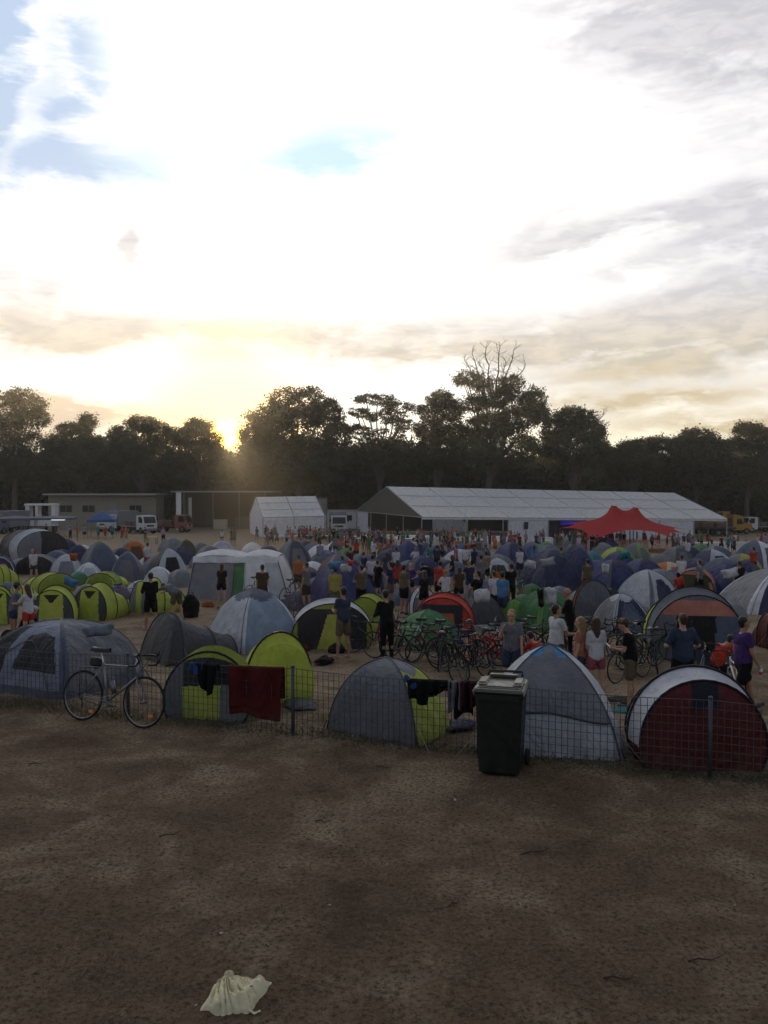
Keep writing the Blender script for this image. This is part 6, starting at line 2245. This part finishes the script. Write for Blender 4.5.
def marquee(root, P0, P1, W, he, hr, bays, tilt_drop, walls, gable_open, vtilt):
    """P0-P1: ground line of the front eave. Local u along the ridge, v towards the rear."""
    U = Vector((P1.x - P0.x, P1.y - P0.y, 0))
    L = U.length
    root.location = P0
    root.rotation_euler = (0, math.atan2(tilt_drop, L), math.atan2(U.y, U.x))
    bw = L / bays
    def at(u, v, z):
        return Vector((u, v * W, z + vtilt * v))
    rf = MB()
    def prof(u, v):
        z = he + (hr - he) * (1 - abs(2 * v - 1))
        return z
    for i in range(bays):
        for s in (0, 1):
            b = MB()
            v0, v1 = (0, .5) if s == 0 else (.5, 1)
            def fn(a, q, i=i, v0=v0, v1=v1):
                u = (i + a) * bw + (.05 if 0 < 1 else 0) * (1 - 2 * a)
                v = v0 + (v1 - v0) * q
                return at(u, v, prof(u, v) - .10 * math.sin(PI * a) * math.sin(PI * q) + .01 * math.sin(6 * PI * q))
            b.grid(fn, 8, 12)
            b.build('roof_panel', PVC, root, True)
    for i in range(bays + 1):
        u = i * bw
        b = MB()
        b.tube([at(u, 0, 0), at(u, 0, he), at(u, .5, hr - .03), at(u, 1, he), at(u, 1, 0)], .07, 6)
        b.build('frame_arch', ALU, root)
        b = MB().tube([at(u, -.001, he + .02), at(u, .5, hr + .015)], .045, 6)
        b.build('keder_rail', plain('rail mid grey', (.22, .22, .23), .6), root)  # rails in one even grey
    for (z0, vv) in ((he, 0), (hr, .5), (he, 1)):
        MB().tube([at(0, vv, z0 - .08), at(L, vv, z0 - .08)], .06, 6).build('purlin', ALU, root)
    for q in (.17, .34):
        MB().tube([at(0, q, prof(0, q) + .0), at(L, q, prof(0, q) + .0)], .035, 5).build('purlin', ALU, root)
    for i in range(bays):
        b = MB().grid(lambda a, q, i=i: at((i + a) * bw, -.002, he + .05 - .38 * q), 6, 2)
        b.build('valance', PVC, root)
        if walls[i] == 'w':
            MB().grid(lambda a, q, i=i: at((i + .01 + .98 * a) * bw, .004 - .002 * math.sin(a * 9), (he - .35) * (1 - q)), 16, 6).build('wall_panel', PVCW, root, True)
        if walls[i] == 'x':
            continue
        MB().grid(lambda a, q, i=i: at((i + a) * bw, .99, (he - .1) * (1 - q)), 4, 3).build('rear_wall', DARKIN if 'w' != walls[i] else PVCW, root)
    for uu, nm in ((0.0, 'g'), (L, 'g')):
        b = MB()
        b.add([at(uu, .0, he - .1), at(uu, 1, he - .1), at(uu, .5, hr - .1)], [(0, 1, 2)])
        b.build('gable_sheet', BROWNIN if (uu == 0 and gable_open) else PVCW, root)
        if not ((uu == 0 and gable_open) or (uu > 0 and walls[-1] == 'x')):
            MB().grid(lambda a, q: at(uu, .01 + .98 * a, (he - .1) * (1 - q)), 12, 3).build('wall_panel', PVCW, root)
    return U.normalized(), L, bw, at


P0 = at_depth(421.5, 500, 97)
P0.z = gz(P0.x, 97)
P1 = at_depth(727, 500, 115)
he = at_depth(421.5, 516.5, 97).z - P0.z
hr = at_depth(386, 486.5, 106.4).z - P0.z
mq = thing('marquee', 'long white frame marquee with an open gable end and several open bays', 'marquee', P0)
Un, Lm, bw, AT = marquee(mq, P0, P1, 20.5, he, hr - .12, 8, .85, ['o', 'o', 'w', 'o', 'w', 'w', 'w', 'x'], True, .25)
# gable end: white side cloth, posts, dark sheets with the interior shade painted in
MB().grid(lambda a, q: AT(.02, .80 + .2 * a, (he - .1) * (1 - q)) + Vector((.1 * math.sin(a * 20), 0, 0)), 20, 2).build('side_curtain', PVCW, mq, True)
for v in (.25, .5, .75):
    MB().tube([AT(0, v, 0), AT(0, v, he - .1)], .05, 6).build('gable_post', ALU, mq)
MB().tube([AT(0, 0, he - .1), AT(0, 1, he - .1)], .06, 6).build('gable_beam', ALU, mq)
for q in range(1, 4):
    MB().grid(lambda a, k_: AT(bw * (q + .0), a, (he + (hr - he) * (1 - abs(2 * a - 1)) - .25) - .5 * k_), 12, 2).build('shade_strip', DARKIN, mq)
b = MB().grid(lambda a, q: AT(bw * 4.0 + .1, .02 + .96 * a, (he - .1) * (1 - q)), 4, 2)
b.build('shade_partition', DARKIN, mq)
MB().box(AT(bw * 2.43, -.004, he - 1.0), (.55, .06, .85)).build('window', plain('dark window', (.02, .02, .025), .3), mq)
# stage lighting glowing blue in the fourth bay
gm_, t_, o_ = new_mat('blue stage light')
e_ = t_.new('ShaderNodeEmission')
e_.inputs[0].default_value = (.06, .05, .9, 1)
e_.inputs[1].default_value = .18
t_.l.new(e_.outputs[0], o_.inputs[0])
MB().box(AT(bw * 3.72, .06, he - .72), (bw * .5, .1, .5)).build('stage_light', gm_, mq)
MB().grid(lambda a, q: AT(bw * (3 + a), .12, (he - .5) * (1 - q)), 3, 2).build('bay_shade_sheet', plain('painted bay shade', (.025, .02, .045), .9), mq)  # dark sheet paints the dim inside of this open bay
# the crowd's dark timber floor edge
# small marquee
S0 = at_depth(263, 500, 102)
S0.z = gz(S0.x, 102)
ang = rad(20)
S1 = S0 + Vector((math.cos(ang), math.sin(ang), 0)) * 7.7
sm = thing('marquee', 'small white frame marquee with closed walls standing apart from the long one', 'marquee', S0)
he2 = at_depth(263, 517, 102).z - S0.z
hr2 = at_depth(255, 497, 105.5).z - S0.z
marquee(sm, S0, S1, 8.0, he2, hr2 - .1, 2, -.1, ['w', 'w'], False, .2)

# ------------------------------------------------------------------ red stretch canopy
rc = thing('stretch_canopy', 'red stretch canopy with two peaks pitched in front of the long marquee', 'canopy', at_depth(625, 533, 88))
rc.location.z = gz(rc.location.x, 88)
def rloc(px, py, D):
    return at_depth(px, py, D) - rc.location
N1, N2 = 48, 28
Gd = np.zeros((N2 + 1, N1 + 1, 3))
tl, tr, fl, fr = rloc(556, 524, 94), rloc(690, 530, 92), rloc(586, 539, 74), rloc(674, 539, 75)
for j in range(N2 + 1):
    for i in range(N1 + 1):
        a, q = i / N1, j / N2
        Gd[j, i] = (fl.lerp(fr, a)).lerp(tl.lerp(tr, a), q)
pins = {(0, 0): fl, (0, N1): fr, (N2, 0): tl, (N2, N1): tr, (int(N2 * .55), int(N1 * .40)): rloc(611.5, 505, 88), (int(N2 * .55), int(N1 * .60)): rloc(633.5, 506.5, 88.5),
        (0, int(N1 * .2)): rloc(601, 537, 75), (0, int(N1 * .5)): rloc(630, 530, 75), (0, int(N1 * .75)): rloc(655, 532, 76), (N2, int(N1 * .5)): rloc(622, 520, 95), (int(N2 * .5), 0): rloc(560, 528, 86), (int(N2 * .5), N1): rloc(687, 534.5, 84)}
for it in range(900):
    A = Gd.copy()
    A[1:-1, 1:-1] = (Gd[:-2, 1:-1] + Gd[2:, 1:-1] + Gd[1:-1, :-2] + Gd[1:-1, 2:]) / 4
    A[0, 1:-1] = (Gd[0, :-2] + Gd[0, 2:]) / 2 * .985 + Gd[1, 1:-1] * .015
    A[-1, 1:-1] = (Gd[-1, :-2] + Gd[-1, 2:]) / 2 * .8 + Gd[-2, 1:-1] * .2
    A[1:-1, 0] = (Gd[:-2, 0] + Gd[2:, 0]) / 2 * .8 + Gd[1:-1, 1] * .2
    A[1:-1, -1] = (Gd[:-2, -1] + Gd[2:, -1]) / 2 * .8 + Gd[1:-1, -2] * .2
    for k_, v_ in pins.items():
        A[k_] = v_
        for dj in (-1, 0, 1):
            for di in (-1, 0, 1):
                jj, ii_ = k_[0] + dj, k_[1] + di
                if 0 < k_[0] < N2 and 0 < k_[1] < N1:
                    A[jj, ii_] = np.array(v_) - np.array([0, 0, .03]) * (abs(dj) + abs(di)) + (Gd[jj, ii_] - np.array(v_)) * np.array([1, 1, 0])
    Gd = A
mb = MB()
mb.add([tuple(p) for p in Gd.reshape(-1, 3)], [(j * (N1 + 1) + i, j * (N1 + 1) + i + 1, (j + 1) * (N1 + 1) + i + 1, (j + 1) * (N1 + 1) + i) for j in range(N2) for i in range(N1)])
mb.build('canopy', fabric('red stretch cloth', (.50, .010, .018), .5, .85, .2, 1.5), rc, True)
for k_, v_ in pins.items():
    if k_ in ((0, int(N1 * .2)), (0, int(N1 * .75))):
        continue
    v_ = Vector(v_)
    gzv = gz(v_.x + rc.location.x, v_.y + rc.location.y) - rc.location.z
    MB().tube([(v_.x, v_.y, gzv), (v_.x, v_.y, v_.z - .02)], .05, 6).build('pole', BLACKP, rc)

# ------------------------------------------------------------------ low buildings at the back
BW = plain('cream weatherboard', (.26, .235, .19), .8, bump=.2, scale=3)
ROOF = plain('pale steel roof', (.34, .34, .33), .5, .3)
GLASS = plain('dark window glass', (.02, .022, .025), .15)


def on(px, D):
    x = (px - PCX) / FPX * D
    return Vector((x, D, gz(x, D)))


lb = thing('low_building', 'long low cream building with a flat pale roof behind the blue gazebo', 'building', on(102, 131))
wb = 112 * 131 / FPX
hb_ = at_depth(100, 494, 131).z - lb.location.z
MB().box((0, 2.5, hb_ / 2 - .1), (wb * .96, 5, hb_ - .2)).build('wall', BW, lb)
MB().box((0, 2.2, hb_ - .05), (wb, 7, .22)).build('roof', ROOF, lb)
for i, fx in enumerate((-.32, -.12, .1, .3)):
    wv = MB().box((fx * wb, -.03, hb_ * .58), (1.9 if i != 2 else 1.0, .08, 1.0 if i != 2 else 2.0)).build('window' if i != 2 else 'door', GLASS if i != 2 else plain('grey door', (.25, .25, .25), .6), lb)
    if i != 2:
        f = MB()
        for s in (-1, 0, 1):
            f.box((fx * wb + s * .95, -.08, hb_ * .58), (.07, .05, 1.1))
        f.box((fx * wb, -.085, hb_ * .58 + .54), (2.0, .05, .07))
        f.box((fx * wb, -.085, hb_ * .58 - .54), (2.0, .05, .07))
        f.build('frame', plain('grey window frame', (.22, .21, .2), .7), wv)
sh = thing('open_shed', 'dark open-fronted shed with a pale roof edge and white post', 'shed', on(224, 128))
ws = 104 * 128 / FPX
hs_ = at_depth(210, 491, 128).z - sh.location.z
MB().box((0, 3, hs_ - .1), (ws, 7.5, .2)).build('roof', ROOF, sh)
MB().box((0, 6.4, hs_ / 2 - .1), (ws * .98, .2, hs_ - .2)).build('back_wall', DARKIN, sh)
for fx, wv, m in ((-.43, .75, WHITEP), (-.32, .45, plain('pale board', (.4, .4, .38), .7)), (-.38, .12, STEEL), (-.1, .12, STEEL), (.15, .12, STEEL), (.4, .12, STEEL)):
    MB().box((fx * ws, -.4, hs_ / 2 - .1), (wv, .2, hs_ - .22 if wv > .5 or wv < .2 else hs_ * .7)).build('post', m, sh)
MB().box((-.05 * ws, 1.5, .75), (2.0, 1.0, 1.5), bevel=.05).build('store_box', plain('pale crate', (.35, .34, .30), .7), sh)
MB().box((.2 * ws, 1.8, .95), (3.4, 1.4, 1.9), bevel=.05).build('cage', plain('dark cage', (.10, .09, .08), .7), sh)


# ------------------------------------------------------------------ vehicles
def wheel(parent, c, r, w_, ax='y'):
    c = Vector(c)
    d = Vector((0, w_ / 2, 0))
    o = MB().tube([c - d, c - d * .8, c + d * .8, c + d], [r * .85, r, r, r * .85], 16).build('wheel', RUBBER, parent, True)
    MB().tube([c - d * 1.04, c + d * 1.04], r * .52, 12).build('rim', STEEL, o)
    return o


def truck(label, px, D, rz, cabc, bodyc, L=7.0, body='flat', cat='truck', name='truck', conv=False):
    r = thing(name, label, cat, on(px, D), rad(rz))
    pm = plain(cabc + ' truck paint', FC[cabc] if cabc in FC else (.5, .5, .5), .35, vary=.08)
    bm2 = plain(bodyc + ' truck body', FC[bodyc], .5, vary=.15)
    MB().box((0, 0, .72), (L, .9, .22), bevel=.03).build('chassis', BLACKP, r)
    x0 = -L / 2
    cl = 1.8
    c = MB()
    pr = [(x0, .55), (x0 - .03, 1.35), (x0 + .38, 2.45), (x0 + cl, 2.5), (x0 + cl, .55)]
    if conv:
        pr = [(x0 - 1.2, .6), (x0 - 1.2, 1.5), (x0 - .1, 1.7), (x0 + .35, 2.75), (x0 + cl, 3.0), (x0 + cl, .6)]
    vs = [(p_[0], y, p_[1]) for y in (-1.05, 1.05) for p_ in pr]
    k_ = len(pr)
    fs = [tuple(range(k_)), tuple(range(2 * k_ - 1, k_ - 1, -1))] + [(i, k_ + i, k_ + (i + 1) % k_, (i + 1) % k_) for i in range(k_)]
    c.add(vs, fs)
    co_ = c.build('cab', pm, r)
    wx = x0 + .20
    if conv:
        a, b_ = Vector((x0 - .06, 0, 1.78)), Vector((x0 + .33, 0, 2.66))
    else:
        a, b_ = Vector((x0 + .0, 0, 1.45)), Vector((x0 + .36, 0, 2.36))
    n_ = Vector((-.92, 0, .38)) * .012
    MB().quad(a + n_ + Vector((0, -.92, 0)), a + n_ + Vector((0, .92, 0)), b_ + n_ + Vector((0, .88, 0)), b_ + n_ + Vector((0, -.88, 0))).build('windscreen', GLASS, co_)
    for s in (-1, 1):
        y = s * 1.056
        MB().add([(x0 + .30, y, 1.5), (x0 + .52, y, 2.3), (x0 + 1.25, y, 2.3), (x0 + 1.25, y, 1.5)], [(0, 1, 2, 3)]).build('side_window', GLASS, co_)
        MB().box((x0 - (1.22 if conv else .03), s * .75, .95), (.05, .32, .20), bevel=.01).build('headlight', plain('lamp glass', (.7, .7, .65), .15), co_)
        MB().box((x0 + .2, s * 1.22, 1.9), (.08, .2, .42), bevel=.02).build('mirror', BLACKP, co_)
    MB().box((x0 - (1.24 if conv else .06), 0, .60), (.14, 2.1, .28), bevel=.04).build('bumper', plain('grey bumper', (.2, .2, .2), .5), r)
    MB().box((x0 - (1.21 if conv else .0), 0, 1.16), (.05, 1.1, .34)).build('grille', BLACKP, co_)
    bl = L - cl - .15
    bx = x0 + cl + .15 + bl / 2
    if body == 'box':
        MB().box((bx, 0, 1.95), (bl, 2.2, 2.1), bevel=.04).build('cargo_box', bm2, r)
    else:
        MB().box((bx, 0, .95), (bl, 2.2, .14), bevel=.02).build('tray', bm2, r)
        MB().box((bx - bl / 2 + .06, 0, 1.7), (.08, 2.1, 1.4)).build('headboard', bm2, r)
        for i in range(3):
            MB().box((bx - bl * .3 + i * bl * .28, 0, 1.35), (bl * .2, 1.7, .65), bevel=.05).build('load', plain('stacked load', (.14, .09, .06), .8, vary=.4), r)
    for wx_ in (x0 + (.75 if not conv else -.3), x0 + L * .62, x0 + L * .80):
        for s in (-1, 1):
            wheel(r, (wx_, s * .92, .48), .48, .3)
    return r


FC['truckwhite'] = (.55, .56, .58)
FC['truckyellow'] = (.32, .19, .035)
FC['truckred'] = (.22, .07, .05)
truck('white light truck with tray parked behind the blue gazebo', 138, 117, 138, 'truckwhite', 'midgrey', 6.0)
truck('second white truck half hidden behind the first white truck', 118, 124, 60, 'truckwhite', 'midgrey', 6.0, 'box')
truck('dusty red flatbed truck next to the white light truck', 168, 122, 170, 'truckred', 'truckred', 6.5)
truck('dark vehicle parked at the frame edge near the blue awning', 8, 112, 80, 'bluegrey', 'grey', 6.5, 'box')
truck('yellow bonneted truck with dark load at the end of the long marquee', 713, 128, 186, 'truckyellow', 'brown', 9.0, 'flat', 'truck', 'truck', True)
truck('white high-cab truck behind the yellow bonneted truck', 764, 136, 10, 'truckwhite', 'midgrey', 7.0, 'flat')
truck('white box truck in the gap between the two marquees', 338, 118, 96, 'truckwhite', 'midgrey', 6.0, 'box')
# yellow loader behind
ld_ = thing('wheel_loader', 'yellow wheel loader standing behind the end of the long marquee', 'loader', on(722, 134), rad(20))
yl = plain('machine yellow', (.30, .18, .03), .5)
MB().box((0, 0, 1.3), (4.2, 1.9, 1.0), bevel=.1).build('body', yl, ld_)
MB().box((.3, 0, 2.5), (1.5, 1.5, 1.6), bevel=.08, taper=.9).build('cab', yl, ld_)
MB().box((.3, 0, 2.6), (1.56, 1.2, .9)).build('window', GLASS, ld_)
MB().box((-2.9, 0, .9), (.9, 2.4, 1.0), taper=.6, bevel=.05).build('bucket', yl, ld_)
for s in (-1, 1):
    MB().tube([(-.8, s * .6, 1.6), (-1.8, s * .6, 1.9), (-2.7, s * .6, 1.0)], .12, 6).build('arm', yl, ld_)
    for wx in (-1.2, 1.4):
        wheel(ld_, (wx, s * 1.1, .7), .7, .45)
# long flatbed trailer
tr_ = thing('flatbed_trailer', 'low dark flatbed trailer at the end of the marquee wall', 'trailer', on(706, 122), rad(4))
MB().box((0, 0, 1.15), (8.0, 2.3, .25), bevel=.03).build('deck', plain('dark steel deck', (.05, .045, .04), .7), tr_)
MB().box((-3.9, 0, 2.0), (.12, 2.2, 1.5)).build('headboard', plain('dark steel deck', (.05, .045, .04), .7), tr_)
for i in range(3):
    MB().box((-2.2 + i * 2.1, 0, 1.65), (1.7, 1.9, .7), bevel=.06).build('load', plain('stacked load', (.14, .09, .06), .8, vary=.4), tr_)
for wx in (1.4, 2.6):
    for s in (-1, 1):
        wheel(tr_, (wx, s * .95, .5), .5, .35)
# portable block with scaffold in the gap
pb = thing('portable_office', 'pale portable office with dark windows between the two marquees', 'building', on(346, 126), rad(8))
MB().box((0, 0, 1.5), (6.4, 2.6, 2.6), bevel=.03).build('wall', plain('pale panel', (.45, .46, .48), .6), pb)
MB().box((0, 0, 2.88), (6.7, 2.9, .14)).build('roof', ROOF, pb)
for x in (-2, .2, 2.1):
    MB().box((x, -1.31, 1.8), (1.1, .06, .8)).build('window', GLASS, pb)
sf = thing('scaffold_tower', 'grey scaffold tower at the rear corner of the small marquee', 'scaffold', on(320, 113))
mbs = MB()
for x in (-.9, .9):
    for y in (-.6, .6):
        mbs.tube([(x, y, 0), (x, y, 5.0)], .04, 6)
for z in (.4, 1.6, 2.8, 4.0, 5.0):
    for y in (-.6, .6):
        mbs.tube([(-.9, y, z), (.9, y, z)], .03, 5)
    for x in (-.9, .9):
        mbs.tube([(x, -.6, z), (x, .6, z)], .03, 5)
for z in (.4, 1.6, 2.8):
    mbs.tube([(-.9, -.6, z), (.9, -.6, z + 1.2)], .025, 5)
mbs.build('frame', STEEL, sf)
MB().box((0, 0, 4.05), (1.8, 1.2, .06)).build('platform', WOOD, sf)
MB().grid(lambda a, q: (-.92 + 1.84 * a, -.63, 4.9 - 2.2 * q), 6, 6).build('debris_net', fabric('grey shade net', (.2, .2, .19), .3), sf)


def gazebo(label, px, D, topc, w_=3.0, h=2.1, peak=.9, name='gazebo'):
    r = thing(name, label, 'gazebo', on(px, D), rad(12))
    b = MB()
    b.grid(lambda a, q: ((a - .5) * w_ * 1.06, (q - .5) * w_ * 1.06, h + peak * (1 - max(abs(2 * a - 1), abs(2 * q - 1))) ** .9), 16, 16)
    b.build('roof', fab(topc), r, True)
    for sx_, sy_, dx, dy in ((0, -1, 1, 0), (0, 1, 1, 0), (-1, 0, 0, 1), (1, 0, 0, 1)):
        MB().grid(lambda a, q: (sx_ * w_ * .53 + dx * (a - .5) * w_ * 1.06, sy_ * w_ * .53 + dy * (a - .5) * w_ * 1.06, h - .25 * q), 6, 1).build('valance', fab(topc), r)
    for s in (-1, 1):
        for t2 in (-1, 1):
            MB().tube([(s * w_ / 2, t2 * w_ / 2, 0), (s * w_ / 2, t2 * w_ / 2, h)], .03, 6).build('leg', STEEL, r)
    return r


gazebo('blue pop-up gazebo standing before the low cream building', 102, 100, 'royal', 2.9, 2.1, 1.1)
gazebo('flat blue gazebo at the far edge of the camp with tables under it', 52, 104, 'bluegrey', 5.0, 2.3, .2)
gazebo('bluish awning near the frame edge behind the big grey family tent', 14, 103, 'bluegrey', 4.2, 2.2, .3)
# portable light tower and toilet-like white frames on the left
lt = thing('site_cabin', 'white frame cabin with openings above the blue gazebo roofs', 'cabin', on(42, 118), rad(4))
for x, w_ in ((-1.75, .5), (1.75, .5), (-.5, .35)):
    MB().box((x, 0, 2.4), (w_, 1.6, 2.6)).build('panel', WHITEP, lt)
MB().box((0, 0, 3.85), (4.2, 1.9, .25)).build('roof', WHITEP, lt)
MB().box((0, 0, 1.3), (4.0, 1.6, .8)).build('base_panel', WHITEP, lt)
for x in (-1.7, 1.7):
    MB().box((x, 0, .45), (.4, 1.2, .9)).build('skid', BLACKP, lt)
sg = thing('strip_light', 'bright white fluorescent strip light on a stand under the blue awning', 'lamp', on(58, 101))
gl, t_, o_ = new_mat('lit tube')
e_ = t_.new('ShaderNodeEmission')
e_.inputs[0].default_value = (.85, .9, 1, 1)
e_.inputs[1].default_value = .9
t_.l.new(e_.outputs[0], o_.inputs[0])
MB().tube([(-.8, 0, 2.05), (.8, 0, 2.05)], .05, 8).build('tube', gl, sg)
MB().box((0, 0, 2.13), (1.7, .12, .07)).build('housing', WHITEP, sg)
for s in (-1, 1):
    MB().tube([(s * .75, 0, 0), (s * .75, 0, 2.1)], .025, 6).build('leg', STEEL, sg)

# ------------------------------------------------------------------ trestle tables, chairs and barriers before the marquee
tb = thing('trestle_table', 'x', 'table', (0, 0, 0))
MB().box((0, 0, .73), (1.8, .75, .04), bevel=.01).build('tabletop', WHITEP, tb)
for s in (-1, 1):
    MB().tube([(s * .7, -.3, 0), (s * .6, -.3, .71), (s * .6, .3, .71), (s * .7, .3, 0)], .018, 5).build('leg', STEEL, tb)
pc = thing('plastic_chair', 'x', 'chair', (0, 0, 0))
b = MB().box((0, 0, .44), (.44, .44, .03), bevel=.01)
b.build('seat', WHITEP, pc)
b = MB()
for i in range(5):
    b.box((-.17 + i * .085, .21, .65), (.05, .025, .40))
b.box((0, .215, .86), (.42, .03, .07))
b.build('backrest', WHITEP, pc)
for sx_ in (-1, 1):
    for sy_ in (-1, 1):
        MB().tube([(sx_ * .19, sy_ * .19, .43), (sx_ * .23, sy_ * .24, 0)], .018, 5).build('leg', WHITEP, pc)
bar = thing('picket_barrier', 'x', 'barrier', (0, 0, 0))
b = MB()
for i in range(17):
    b.box((-1.12 + i * .14, 0, .52), (.07, .03, 1.0))
b.build('pickets', WHITEP, bar)
MB().box((0, .035, .85), (2.3, .03, .07)).build('rail', WHITEP, bar)
MB().box((0, .035, .25), (2.3, .03, .07)).build('rail', WHITEP, bar)
for s in (-1, 1):
    MB().box((s * .95, .0, .025), (.06, .6, .05)).build('foot', WHITEP, bar)


def spread(src, spots, label, group):
    for i, (px, D, rz) in enumerate(spots):
        o = src if i == 0 else copy_tree(src)
        o.location = on(px, D)
        o.rotation_euler = (0, 0, rad(rz))
        props(o, label, src['category'], group)


R2 = random.Random(5)
spread(tb, [(px + R2.uniform(-4, 4), D + R2.uniform(-1, 1), R2.uniform(-6, 14)) for D in (84, 88, 92, 95) for px in range(365, 560, 22)] + [(px, 90 + R2.uniform(-2, 2), R2.uniform(-5, 10)) for px in (272, 288, 303, 318, 334, 348)] +
       [(px, 86 + R2.uniform(-2, 3), R2.uniform(-5, 10)) for px in (692, 704, 716, 748, 760)], 'white trestle table among the crowd before the marquees', 'white trestle tables before the marquees')
spread(pc, [(px + R2.uniform(-8, 8), D + R2.uniform(-1.5, 1.5), R2.uniform(0, 360)) for D in (83, 86, 90) for px in range(368, 700, 13)], 'white plastic chair among the crowd before the marquees', 'white plastic chairs before the marquees')
spread(bar, [(523 + i * 11.5, 84, 2) for i in range(3)] + [(722 + i * 12, 82, -2) for i in range(3)] + [(600 + i * 12, 80, 0) for i in range(4)] + [(428 + i * 12, 82, 3) for i in range(4)], 'white picket barrier standing before the long marquee', 'white picket barriers before the long marquee')
pl = thing('play_table', 'small black and yellow folding table out on the bare ground', 'table', on(152, 84))
MB().box((0, 0, .7), (1.0, .7, .05), bevel=.01).build('tabletop', plain('yellow board', (.5, .33, .04), .6), pl)
for s in (-1, 1):
    for t2 in (-1, 1):
        MB().tube([(s * .42, t2 * .28, 0), (s * .42, t2 * .28, .68)], .025, 5).build('leg', BLACKP, pl)
